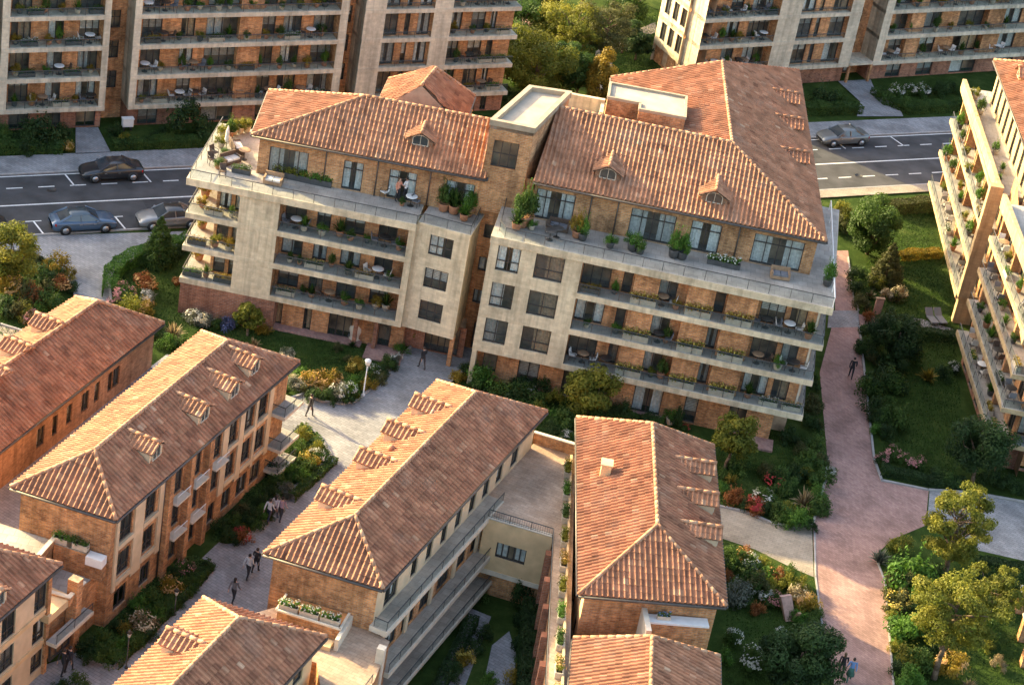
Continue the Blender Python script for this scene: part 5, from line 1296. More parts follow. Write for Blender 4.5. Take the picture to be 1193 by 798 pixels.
# penthouse with tall windows and tiled roof
NP = Fr((32.35, 30.8), (33.2, 14.6)); hs = [(.5+1.75*k, 1.25+1.75*k, 10.6, 12.9) for k in range(9)]
m = MB(); holes_wall(m, NP, 0, NP.L, 10.4, 13.7, 0, hs); f = Fr(NP.p(0, -9, 0).xy, NP.a); holes_wall(m, f, 0, f.L, 10.4, 13.7, 0, []); f = Fr(NP.b, NP.p(NP.L, -9, 0).xy); holes_wall(m, f, 0, f.L, 10.4, 13.7, 0, []); m.build('penthouse_wall', M['stone_gold'], RB)
for a, b, c, e in hs: add_window(RB, NP, a, b, c, e, 0, 1, curtain=.8)
room(RB, NP, .1, NP.L-.1, 10.4, 13.6, -.9)
E0, E1, E2, E3 = NP.p(-.4, .45, 13.7), NP.p(NP.L+.3, .45, 13.7), NP.p(NP.L+.3, -9.4, 13.7), NP.p(-.4, -9.4, 13.7)
Ra, Rb_ = NP.p(4.3, -4.5, 16.1), NP.p(NP.L-3.5, -4.5, 16.1)
make_roof(RB, [E0, E1, E2, E3], [[E0, E1, Rb_, Ra], [E1, E2, Rb_], [E2, E3, Ra, Rb_], [E3, E0, Ra]], [(Ra, Rb_), (E0, Ra), (E1, Rb_), (E2, Rb_), (E3, Ra)])
dormer(RB, ray_plane(1186, 92, E0, (E1-E0).cross(Ra-E0).normalized()), (NP.n.x, NP.n.y), math.atan2(2.4, 4.95), 1.3, .5, .45, wall='stone_gold')
# ============================================================ tiled gable rows in the foreground
def house(label, q, ze, zr, inN, inF, wallm='brick', ov=.38, tileR='tile', group='tiled courtyard houses', base=0.0, facades=None, name='brick_house'):
    """q = eave corners NL, NR, FR, FL (plan); facades: dict side -> function(fr, o)"""
    NL, NR, FRc, FLc = [V((p[0], p[1])) for p in q]
    c = (NL+NR+FRc+FLc)/4; o = empty(name, (c.x, c.y, 0)); tag(o, label, 'house', group)
    def ins(p, a, b): return p+(a-p).normalized()*ov*1.0+(b-p).normalized()*ov*1.0
    wNL, wNR, wFR, wFL = ins(NL, NR, FLc), ins(NR, NL, FRc), ins(FRc, NR, FLc), ins(FLc, NL, FRc)
    fr = {'near': Fr(wNL, wNR), 'right': Fr(wNR, wFR), 'far': Fr(wFR, wFL), 'left': Fr(wFL, wNL)}
    for k, f in fr.items():
        fn = (facades or {}).get(k)
        if fn: fn(f, o, ze)
        else: m = MB(); holes_wall(m, f, 0, f.L, base, ze, 0, []); m.build('wall', M[wallm], o)
    z = lambda p: V((p.x, p.y, ze))
    mn = (NL+NR)/2; mf = (FRc+FLc)/2; u = (mf-mn).normalized()
    a = mn+u*inN; b = mf-u*inF; A = V((a.x, a.y, zr)); B = V((b.x, b.y, zr))
    E = [z(NL), z(NR), z(FRc), z(FLc)]
    fs = [[E[1], E[2], B, A], [E[3], E[0], A, B]]
    rid = [(A, B)]
    if inN > .05: fs.append([E[0], E[1], A]); rid += [(E[0], A), (E[1], A)]
    if inF > .05: fs.append([E[2], E[3], B]); rid += [(E[2], B), (E[3], B)]
    solid = list(fs)
    if inF <= .05: solid.append([E[2], E[3], B])
    if inN <= .05: solid.append([E[0], E[1], A])
    make_roof(o, E, fs, rid, tileR, solid=solid)
    return dict(o=o, E=E, A=A, B=B, fr=fr, ze=ze)
def slope_dormer(H, side, pts, width=1.25, hw=.74, rise=.36, dx=0):
    E, A, B = H['E'], H['A'], H['B']
    a, b = (E[1], E[2]) if side == 'right' else (E[3], E[0])
    r = A if side == 'right' else B
    n = (b-a).cross(r-a).normalized()
    if n.z < 0: n = -n
    out = V((n.x, n.y, 0)).normalized(); sl = math.acos(n.z)
    for px, py in pts: dormer(H['o'], ray_plane(px, py, a, n), out, sl, width, hw, rise, tile='tile', wall='plaster', sd=.10)
def frac_holes(f, cols, rows): return [(f.L*c-w_/2, f.L*c+w_/2, za, zb) for c, w_ in cols for za, zb in rows]

# ---- west row (B): three storeys, hip towards the viewer
def b_right(f, o, ze):
    rows = [(.55, 1.85), (2.75, 4.25), (4.95, 6.5)]
    cols = [(.075, 1.25), (.205, 1.0), (.345, 1.15), (.45, 1.15), (.565, 1.15), (.665, .95), (.76, 1.15), (.845, 1.15)]
    hs = frac_holes(f, cols, rows)
    m = MB(); holes_wall(m, f, 0, f.L, 0, ze, 0, hs); m.build('wall', M['brick'], o)
    for k, (a, b, c, e) in enumerate(hs): add_window(o, f, a, b, c, e, 0, 2, transom=.3 if c > 1 else 0, curtain=.45)
    # plaster strips over the brick between the stone framed window columns
    for (s0, s1) in ((.02, .035), (.115, .165), (.245, .27), (.53, .538), (.60, .632), (.70, .728), (.795, .81), (.88, .905)):
        fpart(o, 'plaster_strip', f, f.L*s0, f.L*s1, 0, .10, 2.05, ze-.08, 'plaster')
    for s in (.285, .40, .505): fpart(o, 'brick_pilaster', f, f.L*s-.22, f.L*s+.22, 0, .38, 0, ze-.25, 'brick')
    for zc in (2.25, 4.55):
        for s0, s1 in ((.035, .115), (.165, .245), (.632, .70), (.728, .795), (.81, .88)): fpart(o, 'sill_band', f, f.L*s0, f.L*s1, 0, .13, zc+.1, zc+.38, 'plaster')
    for s, zc in ((.345, 4.7), (.45, 4.7), (.345, 2.4), (.45, 2.4), (.565, 4.7)): 
        m = MB(); m.fbox(f, f.L*s-.7, f.L*s+.7, .0, .55, zc-.02, zc+.08); bo = m.build('balconette', M['trim'], o)
        r = MB()
        for q in range(10): t = f.L*s-.66+q*1.32/9; r.bar(f.p(t, .52, zc+.08), f.p(t, .52, zc+.6), .012, 4)
        r.bar(f.p(f.L*s-.68, .52, zc+.6), f.p(f.L*s+.68, .52, zc+.6), .025, 4); r.build('railing', M['white'], bo)
    # open end balconies at the far corner
    for zc in (.8, 2.4, 4.7):
        slab_part(o, f, f.L*.905, f.L+.5, -.5, .95, zc-.2, zc, 'trim', True); railing(o, [f.p(f.L*.91, .0, zc), f.p(f.L*.91, .88, zc), f.p(f.L+.45, .88, zc)], .6)
    room(o, f, .3, f.L-.3, 0, ze-.2, -1.1)
    m = MB(); m.bar(f.p(f.L*.27, .08, 0), f.p(f.L*.27, .08, ze), .05, 6); m.build('downpipe', M['gutter'], o)
def b_near(f, o, ze):
    m = MB(); holes_wall(m, f, 0, f.L, 0, ze, 0, []); m.build('wall', M['brick'], o)
zB = 7.2
qB = [w2(12, 568, zB), w2(135, 607, zB), w2(348.5, 422, zB), w2(235, 387, zB)]
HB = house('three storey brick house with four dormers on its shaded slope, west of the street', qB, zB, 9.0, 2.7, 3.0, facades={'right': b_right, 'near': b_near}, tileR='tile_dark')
slope_dormer(HB, 'right', [(296, 436), (272, 463), (237, 491), (181, 535)])
# ---- far west row (A)
def a_right(f, o, ze):
    MW = 'brick_dull'
    cols = [(c, .55 if i % 3 else .8) for i, c in enumerate((.42, .49, .56, .64, .70, .77, .80))]
    hs = frac_holes(f, cols, [(.75, 2.1)]); hs = [h for h in hs]
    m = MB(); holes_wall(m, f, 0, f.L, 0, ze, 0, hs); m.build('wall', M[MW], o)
    for a, b, c, e in hs: add_window(o, f, a, b, c, e, 0, 1 if b-a < .6 else 2, curtain=.3)
    room(o, f, .3, f.L-.3, 0, ze-.2, -1)
zA = 3.1
pA = [w2(-150, 500, zA), w2(-60, 573, zA), w2(191, 377, zA), w2(88, 347, zA)]
HA = house('tiled brick house at the left edge with dormers on its sunlit side', [pA[0], pA[1], pA[2], pA[3]], zA, 4.9, 0, 2.6, facades={'right': a_right}, tileR='tile_dark')
slope_dormer(HA, 'left', [(44, 385), (8, 412), (-18, 440)], width=1.35)
# ---- middle row (C)
def c_right(f, o, ze):
    zd = 5.25
    cols = [(.09, 1.5), (.225, .75), (.315, .75), (.405, .75), (.495, .8), (.585, .8), (.675, .85), (.765, .85), (.87, 1.0)]
    hs = frac_holes(f, cols, [(zd+.12, ze-.35)])
    low = [(f.L*.03+2.1*k, f.L*.03+2.1*k+1.5, z+.08, z+1.7) for k in range(6) for z in (1.05, 2.85)]
    m = MB(); holes_wall(m, f, 0, f.L, zd-.4, ze, 0, hs); m.build('wall', M['plaster'], o)
    for a, b, c, e in hs: add_window(o, f, a, b, c, e, 0, 2 if b-a > 1 else 1, curtain=.55)
    m = MB(); holes_wall(m, f, 0, f.L, 0, zd-.3, .5, low); m.build('wall', M['brick'], o)
    for a, b, c, e in low: add_window(o, f, a, b, c, e, .5, 2, curtain=.5)
    room(o, f, .3, f.L-.3, zd, ze-.2, -1); room(o, f, .3, f.L*.75, .5, zd-.4, -.5)
    fl = f.L*.70
    slab_part(o, f, -.4, fl, 0, 1.0, zd-.32, zd, 'trim', True, 'terrace_slab', 'deck_tan'); railing(o, [f.p(-.3, .2, zd), f.p(-.3, .92, zd), f.p(fl, .92, zd)], .55)
    slab_part(o, f, -.4, fl, .3, 1.45, 2.5, 2.8, 'trim', True, deck='deck_tan'); railing(o, [f.p(-.3, 1.37, 2.8), f.p(fl, 1.37, 2.8)], .55)
    slab_part(o, f, -.4, fl, .3, 1.7, .75, 1.0, 'trim', True, deck='deck_tan'); railing(o, [f.p(-.3, 1.62, 1.0), f.p(fl, 1.62, 1.0)], .5)
    for k in range(5): t = f.L*.01+2.9*k; fpart(o, 'plaster_strip', f, t-.16, t+.16, .5, .62, 2.85, zd-.35, 'plaster')
def c_left(f, o, ze):
    hs = frac_holes(f, [(.1+.13*k, 1.1) for k in range(7)], [(.4, 1.9), (2.7, 4.2), (5.0, 6.6)])
    m = MB(); holes_wall(m, f, 0, f.L, 0, ze, 0, hs); m.build('wall', M['brick'], o)
    for a, b, c, e in hs: add_window(o, f, a, b, c, e, 0, 2)
    room(o, f, .3, f.L-.3, 0, ze-.2, -1.1)
zC = 7.6
qC = [w2(307, 645, zC), w2(446, 687, zC), w2(637, 480, zC), w2(509, 444.5, zC)]
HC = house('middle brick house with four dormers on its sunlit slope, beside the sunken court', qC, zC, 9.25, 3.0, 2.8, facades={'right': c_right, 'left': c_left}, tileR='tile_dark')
slope_dormer(HC, 'left', [(484, 480), (452, 510), (420, 543), (376, 588)])
m = MB(); q = w(456, 522, 8.6); m.ball((q.x, q.y, q.z), .22, .22, .2, 10, 6); m.lathe([(.12, -.5), (.12, 0)], (q.x, q.y, q.z), 8); m.build('roof_vent', M['pot_clay'], HC['o'])
# ---- east row (D)
def d_near(f, o, ze):
    m = MB(); holes_wall(m, f, 0, f.L, 0, ze, 0, []); m.build('wall', M['brick'], o)
def d_side(f, o, ze):
    hs = frac_holes(f, [(.1+.16*k, 1.1) for k in range(6)], [(.5, 1.9), (2.8, 4.2), (5.0, 6.3)])
    m = MB(); holes_wall(m, f, 0, f.L, 0, ze, 0, hs); m.build('wall', M['plaster_warm'], o)
    for a, b, c, e in hs: add_window(o, f, a, b, c, e, 0, 2)
    room(o, f, .3, f.L-.3, 0, ze-.2, -1)
zD = 7.0
qD = [w2(674, 693, zD), w2(846, 707, zD), w2(831, 520, zD), w2(672, 487, zD)]
HD = house('brick house with a leaning chimney on its bright left slope, left of the gardens', qD, zD, 8.95, 4.0, 2.2, facades={'left': d_side, 'right': d_side, 'near': d_near}, tileR='tile_dark')
slope_dormer(HD, 'right', [(826, 558), (829, 594), (833, 633)], width=1.15, hw=.72, rise=.34)
E, A_, B_ = HD['E'], HD['A'], HD['B']; n = (E[0]-E[3]).cross(B_-E[3]).normalized(); q = ray_plane(704, 553, E[3], n)
m = MB(); m.box(q.x-.25, q.x+.3, q.y-.3, q.y+.3, q.z-.6, q.z+.75); m.box(q.x-.31, q.x+.36, q.y-.36, q.y+.36, q.z+.75, q.z+.86); m.build('chimney', M['plaster_warm'], HD['o'])
# ---- cut-off rows at the bottom edge
uC = (qC[3]-qC[0]).normalized()
z2 = 6.5; c1, c2 = w2(237, 697, z2), w2(380, 742, z2)
def c2_right(f, o, ze):
    hs = frac_holes(f, [(.5, .9), (.62, .9), (.75, .9), (.88, 1.0)], [(.5, 1.9), (2.7, 4.1), (4.7, 5.8)])
    m = MB(); holes_wall(m, f, 0, f.L, 0, ze, 0, hs); m.build('wall', M['plaster_warm'], o)
    for a, b, c, e in hs: add_window(o, f, a, b, c, e, 0, 1, curtain=.3)
    room(o, f, .3, f.L-.3, 0, ze-.2, -1)
HC2 = house('tiled house cut off by the bottom edge with one dormer on its sunlit slope', [c1-uC*13, c2-uC*13, c2, c1], z2, 8.3, 0, 2.9, facades={'right': c2_right}, tileR='tile_dark')
slope_dormer(HC2, 'left', [(196, 755)], width=1.35)
z2 = 5.6; d1, d2 = w2(668, 744, z2), w2(838, 765, z2)
def d2_near(f, o, ze): m = MB(); holes_wall(m, f, 0, f.L, 0, ze, 0, []); m.build('wall', M['brick'], o)
HD2 = house('tiled house at the bottom edge directly below the house with the leaning chimney', [d1+V((.25, -12)), d2+V((.25, -12)), d2, d1], z2, 7.2, 0, 1.2, tileR='tile')
z2 = 6.6; b2, b1 = w2(72, 658, z2), None
uB = (qB[2]-qB[1]).normalized(); vB = (qB[0]-qB[1]).normalized()
def b2_right(f, o, ze):
    cols = [(1-.7/f.L, 1.05), (1-3.4/f.L, 1.15), (1-5.6/f.L, 1.15)]; hs = frac_holes(f, cols, [(.5, 1.7), (2.35, 3.75), (4.3, 5.9)])
    m = MB(); holes_wall(m, f, 0, f.L, 0, ze, 0, hs); m.build('wall', M['plaster'], o)
    for a, b, c, e in hs: add_window(o, f, a, b, c, e, 0, 2, transom=.3, curtain=.4)
    fpart(o, 'brick_pilaster', f, f.L-.22, f.L+.05, 0, .14, 0, ze-.1, 'brick')
    for z in (2.0, 3.95): fpart(o, 'sill_band', f, f.L-7, f.L-.25, 0, .08, z, z+.28, 'plaster_warm')
    room(o, f, .3, f.L-.3, 0, ze-.2, -1)
HB2 = house('tiled plaster house at the lower left corner beside the pair in dark coats', [b2+vB*6-uB*13, b2-uB*13, b2, b2+vB*6], z2, 8.2, 0, 2.6, facades={'right': b2_right}, tileR='tile_dark')
slope_dormer(HB2, 'right', [(-2, 708)], width=1.3)

# ============================================================ linking terraces
def deck_block(label, pts, z, wall, deck, rails=(), name='linking_terrace'):
    c = sum((V((p[0], p[1])) for p in pts), V((0, 0)))/len(pts); o = empty(name, (c.x, c.y, 0)); tag(o, label, 'terrace')
    prism_part(o, 'wall', pts, 0, z-.02, wall); m = MB(); P = [V((p[0], p[1])) for p in pts]
    a = sum(P[i].x*P[(i+1) % len(P)].y-P[(i+1) % len(P)].x*P[i].y for i in range(len(P)))
    if a < 0: P = P[::-1]
    m.poly([V((p.x, p.y, z)) for p in P]); m.build('floor', M[deck], o)
    return o
def parapet(o, pts, z, h, mat='trim', th=.16, core='brick'):
    for i, (a, b) in enumerate(zip(pts[:-1], pts[1:])):
        h -= .006*i; f = Fr(a, b); m = MB(); m.fbox(f, -th/2+.003*i, f.L+th/2-.003, -th/2+.003*i, th/2-.003*i, z, z+h-.07); p = m.build('parapet', M[core], o)
        m = MB(); m.fbox(f, -th/2-.03, f.L+th/2+.03, -th/2-.04, th/2+.04, z+h-.07, z+h); m.build('coping', M[mat], p)
# podium terrace between the middle and east rows, with the court cut into it
ZP2 = 5.2
pT = [w2(604, 530, ZP2), w2(630, 519, ZP2), w2(668, 531, ZP2), w2(667, 640, ZP2)]
P_tl, P_tr = V((2.3, -19.9)), V((4.75, -20.4))
court_n = -28.0
pod = [P_tl, P_tr, V((5.6, -36.4)), V((6.1, -47)), V((5.0, -47)), V((4.15, -28.6)), V((.35, -27.9)), V((-.45, -27.7))]
o = deck_block('brick paved roof terrace between the middle house and the house with the leaning chimney', pod, ZP2, 'brick', 'deck_warm', name='roof_terrace')
parapet(o, [P_tl, P_tr], ZP2, .75, 'trim'); 
railing(o, [V((.45, -28.15, ZP2)), V((4.05, -28.85, ZP2)), V((4.9, -47, ZP2))], .5, glass=False)
CF = Fr(V((.35, -27.95)), V((4.15, -28.65))); m = MB(); holes_wall(m, CF, 0, CF.L, 1.9, ZP2-.01, .30, [(.9, 2.6, 2.85, 3.85)]); m.build('court_wall', M['plaster_warm'], o)
meshobj('curtain', window_mesh(1.7, 1.0, 5, 0, False)[2][0], add_window(o, CF, .9, 2.6, 2.85, 3.85, .30, 5, curtain=-1)); fpart(o, 'wall_top', CF, 0, CF.L, .0, .30, ZP2-.06, ZP2-.008, 'trim'); room(o, CF, .5, 3.0, 2.7, 4.0, .012)
m = MB(); m.fbox(CF, 0, CF.L, -.1, .34, 1.6, 1.9); m.build('lintel', M['trim'], o)
WFc = Fr(V((4.15, -28.6)), V((5.0, -47)));
for k in range(7): fpart(o, 'buttress', WFc, .9+2.4*k, 1.35+2.4*k, -.02, .35, 0, ZP2-.5, 'brick_red')
m = MB(); f = Fr(V((4.52, -20.9)), V((5.75, -47))); m.fbox(f, 0, f.L, -.06, .06, ZP2, ZP2+.3); m.build('edge_wall', M['plaster_warm'], o)
# terrace south of the middle house
nl, nr = HC['fr']['near'].a, HC['fr']['near'].b
o = deck_block('low terrace with a planted wall between the middle house and the tiled house below it', [nl+V((.9, -.1)), nr+V((.1, -.05)), nr+V((1.0, -.5)), nr+V((.7, -3.8)), V((-4.4, -46)), V((-5.6, -46)), c2+V((-.3, .3)), c1+V((.4, .4))], 4.6, 'brick', 'deck_warm')
f = HC['fr']['near']; m = MB(); m.fbox(f, 1.0, 4.3, .15, 1.5, 4.6, 5.35); p = m.build('raised_bed_wall', M['brick'], o)
m = MB(); m.fbox(f, .95, 4.35, 1.5, 1.62, 5.35, 5.45); m.fbox(f, .9, 1.02, .15, 1.6, 5.35, 5.45); m.fbox(f, 4.28, 4.4, .15, 1.6, 5.35, 5.45); m.build('coping', M['trim'], p)
m = MB(); m.fbox(f, 4.35, 4.55, .1, 2.3, 4.6, 5.3); m.build('parapet', M['trim'], o); fpart(o, 'bench_ledge', f, .6, 4.2, 1.9, 2.5, 4.6, 4.85, 'plaster_warm')
railing(o, [V((*(nr+V((.6, -4.0))), 4.6)), V((-4.5, -46, 4.6))], .55, glass=True)
fpart(o, 'corner_pier', Fr(nr+V((.5, -2.4)), nr+V((1.0, -2.5))), 0, .4, -.4, 0, 0, 5.5, 'trim')
# terraces between the two west houses
nl, nr = HB['fr']['near'].a, HB['fr']['near'].b
fB = HB['fr']['near']
o = deck_block('stepped brick terraces with a white planter between the two west houses', [nl, nr+vB*.6, nr+vB*.6-uB*1.9, b2+vB*.9+uB*.1, b2+vB*5.5, nl-uB*1.5+vB*1.5], 3.3, 'brick', 'deck')
m = MB(); m.fbox(fB, -1.5, fB.L*.42, 0, 3.2, 3.3, 4.5); up = m.build('upper_terrace', M['brick'], o); m = MB(); m.fbox(fB, -1.4, fB.L*.42-.1, .05, 3.1, 4.5, 4.51); m.build('upper_floor', M['deck'], up)
parapet(o, [fB.p(fB.L*.42, .1, 0).xy, fB.p(fB.L*.42, 3.2, 0).xy], 4.5, .5, 'trim'); parapet(o, [fB.p(fB.L-.6, 1.7, 0).xy, fB.p(fB.L-.7, 3.1, 0).xy, fB.p(fB.L*.42, 3.2, 0).xy], 3.3, .6, 'trim')
fpart(o, 'wall_planter', fB, fB.L*.42+.1, fB.L*.80, .05, .55, 3.3, 4.75, 'brick'); fpart(o, 'planter_base', fB, fB.L*.80+.01, fB.L-.12, .06, .6, 3.3, 4.2, 'brick'); fpart(o, 'white_planter', fB, fB.L*.80, fB.L-.1, .1, .7, 4.2, 4.7, 'white')
fb2 = Fr(b2-uB*1.0, b2+uB*2.4); fpart(o, 'arched_canopy', fb2, .3, 2.4, -1.6, -.1, 3.3, 3.75, 'plaster_warm'); 
fpart(o, 'brick_column', fb2, 2.5, 3.0, -.5, .1, 0, 4.6, 'brick'); slab_part(o, fb2, .2, 3.6, -.1, .5, 2.1, 2.3, 'trim', True); railing(o, [fb2.p(.3, .45, 2.3), fb2.p(3.5, .45, 2.3)], .55)
add_window(o, fb2, .4, 2.2, .9, 2.0, .12, 3)
# between the two east houses
nl, nr = HD['fr']['near'].a, HD['fr']['near'].b
o = deck_block('small stone terrace with a white bench between the two east houses', [nl, nr, nr+V((.1, -2.2)), nl+V((.1, -2.2))], 3.6, 'brick', 'deck')
f = HD['fr']['near']; zb = f.tz(790, 727, .85)[1]; fpart(o, 'dividing_wall', f, f.L*.46-.14, f.L*.46+.14, 0, 1.9, 3.6, zb+.25, 'trim'); fpart(o, 'bench_wall', f, f.L*.47+.1, f.L*.93, .2, .75, 3.6, zb-.11, 'brick'); fpart(o, 'bench_top', f, f.L*.46+.145, f.L*.94, .15, .85, zb-.11, zb, 'white'); print('BENCH', zb)
fpart(o, 'low_wall', f, f.L*.47, f.L*.95, 1.6, 1.8, 3.6, 4.3, 'trim')
# ============================================================ gardens
def S(px, py, r, leafc, flower=None, spiky=False, place='', hk=.8, z=0.0, desc=None, fl=1.0):
    dia = 2*r/17.0*1.22; h = dia*hk; q = w(px, py, z+h*.5)
    cn = {'green': 'green', 'dark': 'dark green', 'bright': 'bright green', 'yellow': 'yellow green', 'gold': 'golden', 'olive': 'olive green', 'grey': 'grey green', 'tan': 'tan', 'rust': 'rust coloured', 'blue': 'blue'}[leafc]
    sz = 'small ' if r < 9 else ('large ' if r > 16 else '')
    if desc is None:
        desc = '%s%s ornamental grass' % (sz, cn) if spiky else ('%s%s flowering shrub' % (sz, {'white': 'white', 'cream': 'cream', 'orange': 'orange', 'pink': 'pink', 'red': 'red', 'yellow': 'yellow', 'blue': 'blue'}[flower]) if flower else '%s%s shrub' % (sz, cn))
    o = shrub(q.x, q.y, dia, h, leafc, flower, spiky, z, desc, place, 'garden shrubs', fl=fl); o['kind'] = 'thing'; return o
def many(place, L, z=0.0):
    for e in L:
        px, py, r, c = e[:4]; kw = {}
        for x in e[4:]:
            if x in FLOWER and x != c: kw['flower'] = x
            elif x == 'sp': kw['spiky'] = True
            elif isinstance(x, float): kw['hk'] = x
        S(px, py, r, c, place=place, z=z, **kw)
many('in the garden left of the forecourt', [(12, 330, 17, 'gold', 'orange'), (27, 338, 16, 'olive'), (66, 306, 15, 'gold'), (47, 322, 15, 'dark'), (71, 330, 11, 'rust', 'orange'), (84, 332, 8, 'dark'), (61, 347, 15, 'green'), (4, 354, 14, 'dark'), (37, 367, 9, 'tan', 'pink'), (24, 361, 11, 'olive'), (44, 360, 9, 'bright'), (54, 334, 10, 'olive'), (10, 312, 12, 'green'), (80, 316, 9, 'gold')])
many('on the lawn left of the central building', [(144, 340, 13, 'green', 'pink'), (169, 328, 12, 'rust', 'orange'), (148, 360, 18, 'yellow'), (170, 356, 11, 'gold', 'orange'), (172, 344, 9, 'grey', 'white'), (134, 352, 9, 'olive', 'pink'), (203, 382, 13, 'tan', 'sp'), (196, 396, 10, 'bright'), (214, 398, 9, 'green'), (186, 386, 8, 'dark'), (226, 367, 10, 'grey', 'white'), (240, 371, 9, 'grey', 'cream'), (253, 375, 7, 'green'), (266, 375, 9, 'blue', 'blue'), (308, 382, 8, 'gold'), (297, 398, 9, 'tan', 'sp'), (205, 327, 5, 'rust', 'orange'), (199, 293, 10, 'dark'), (211, 290, 9, 'dark'), (166, 300, 9, 'green'), (276, 375, 6, 'bright')])
many('in the bed around the globe lamp', [(354, 432, 9, 'bright'), (343, 444, 9, 'grey', 'cream'), (363, 441, 12, 'gold', 'orange'), (384, 440, 13, 'gold', 'orange'), (374, 449, 9, 'gold', 'orange'), (354, 447, 8, 'grey', 'cream'), (392, 446, 8, 'tan', 'orange'), (395, 455, 10, 'grey', 'white'), (409, 452, 9, 'bright'), (413, 441, 9, 'bright'), (415, 424, 9, 'gold', 'yellow'), (406, 416, 5, 'olive'), (366, 458, 9, 'dark'), (382, 461, 9, 'dark'), (430, 437, 9, 'green'), (436, 430, 8, 'green', 'white'), (424, 446, 7, 'green'), (450, 421, 9, 'green'), (462, 416, 7, 'grey', 'white'), (468, 404, 8, 'bright'), (444, 432, 8, 'dark'), (457, 424, 7, 'dark'), (404, 462, 8, 'dark'), (330, 452, 8, 'green'), (411, 399, 6, 'dark', 'sp'), (394, 403, 6, 'olive'), (335, 411, 8, 'grey', 'cream')])
many('in the bed between street and west house', [(352, 504, 11, 'yellow'), (368, 522, 9, 'yellow'), (360, 534, 10, 'gold', 'yellow'), (346, 520, 10, 'green'), (338, 545, 10, 'bright'), (350, 553, 8, 'bright'), (325, 556, 10, 'green'), (333, 568, 9, 'grey'), (317, 572, 10, 'dark'), (322, 585, 8, 'grey'), (305, 586, 10, 'dark'), (294, 600, 10, 'dark'), (282, 622, 9, 'rust', 'red'), (268, 624, 9, 'dark'), (257, 612, 9, 'dark'), (284, 592, 9, 'olive'), (273, 606, 9, 'green'), (300, 609, 8, 'green'), (312, 597, 7, 'dark'), (375, 531, 7, 'bright'), (342, 532, 8, 'dark')])
many('in the lower bed beside the west house', [(216, 661, 9, 'green', 'pink'), (232, 668, 8, 'dark'), (199, 681, 11, 'gold', 'orange'), (219, 680, 9, 'green'), (207, 697, 8, 'dark'), (189, 700, 9, 'green'), (166, 723, 12, 'tan', 'cream'), (146, 730, 8, 'gold'), (183, 712, 9, 'bright'), (195, 712, 7, 'dark'), (176, 736, 8, 'dark'), (119, 745, 11, 'green'), (128, 760, 10, 'green'), (103, 750, 10, 'dark'), (143, 748, 9, 'bright'), (160, 745, 8, 'green'), (110, 762, 9, 'dark'), (243, 658, 7, 'dark'), (205, 668, 8, 'dark'), (90, 792, 9, 'green'), (72, 797, 7, 'dark')])
many('in the garden below the right wing', [(546, 427, 9, 'dark'), (563, 435, 17, 'bright'), (534, 438, 9, 'gold'), (586, 453, 13, 'green'), (604, 456, 11, 'green'), (633, 446, 12, 'dark'), (624, 464, 12, 'green'), (648, 462, 11, 'yellow'), (698, 456, 15, 'dark'), (657, 482, 15, 'green'), (640, 484, 11, 'bright'), (676, 489, 11, 'green'), (640, 500, 11, 'dark'), (661, 507, 8, 'green', 'white'), (650, 514, 11, 'dark'), (718, 478, 9, 'dark'), (735, 484, 9, 'green'), (752, 489, 8, 'dark'), (555, 447, 10, 'green'), (572, 455, 8, 'dark'), (612, 444, 8, 'dark'), (707, 474, 10, 'olive'), (790, 484, 7, 'dark', 1.6), (800, 497, 5, 'green', 'red')])
many('in the garden east of the tiled house', [(862, 538, 13, 'green'), (840, 566, 8, 'bright'), (856, 576, 12, 'rust'), (880, 586, 11, 'rust', 'red'), (868, 586, 8, 'dark'), (893, 548, 10, 'olive'), (904, 558, 11, 'dark', 'red'), (917, 562, 10, 'dark'), (940, 576, 15, 'tan', 'sp'), (911, 594, 13, 'green'), (933, 601, 13, 'bright'), (957, 592, 9, 'green'), (945, 534, 16, 'green'), (928, 548, 12, 'dark'), (958, 556, 13, 'green'), (950, 514, 13, 'green'), (947, 490, 11, 'dark'), (952, 470, 9, 'dark'), (921, 505, 12, 'dark'), (970, 548, 6, 'green', 'white'), (949, 450, 7, 'dark'), (958, 532, 8, 'dark'), (895, 590, 9, 'dark'), (842, 552, 8, 'green'), (934, 520, 8, 'olive'), (945, 612, 7, 'dark'), (850, 556, 7, 'gold'), (948, 436, 7, 'green')])
many('in the garden left of the brick walk', [(854, 647, 12, 'green'), (868, 642, 8, 'rust', 'orange'), (891, 653, 9, 'yellow'), (905, 668, 9, 'rust', 'orange'), (919, 666, 10, 'green'), (861, 686, 15, 'grey'), (884, 679, 13, 'olive'), (899, 682, 9, 'yellow'), (935, 677, 10, 'yellow'), (931, 690, 10, 'tan', 'cream'), (943, 701, 11, 'gold', 'orange'), (951, 713, 8, 'green'), (905, 697, 9, 'green', 'pink'), (884, 707, 8, 'rust'), (847, 668, 7, 'rust'), (856, 741, 9, 'green', 'white'), (879, 765, 14, 'green', 'white'), (845, 762, 9, 'bright'), (910, 734, 5, 'green', 'white'), (872, 660, 10, 'dark'), (845, 652, 8, 'dark'), (930, 716, 9, 'bright'), (944, 722, 8, 'green')])
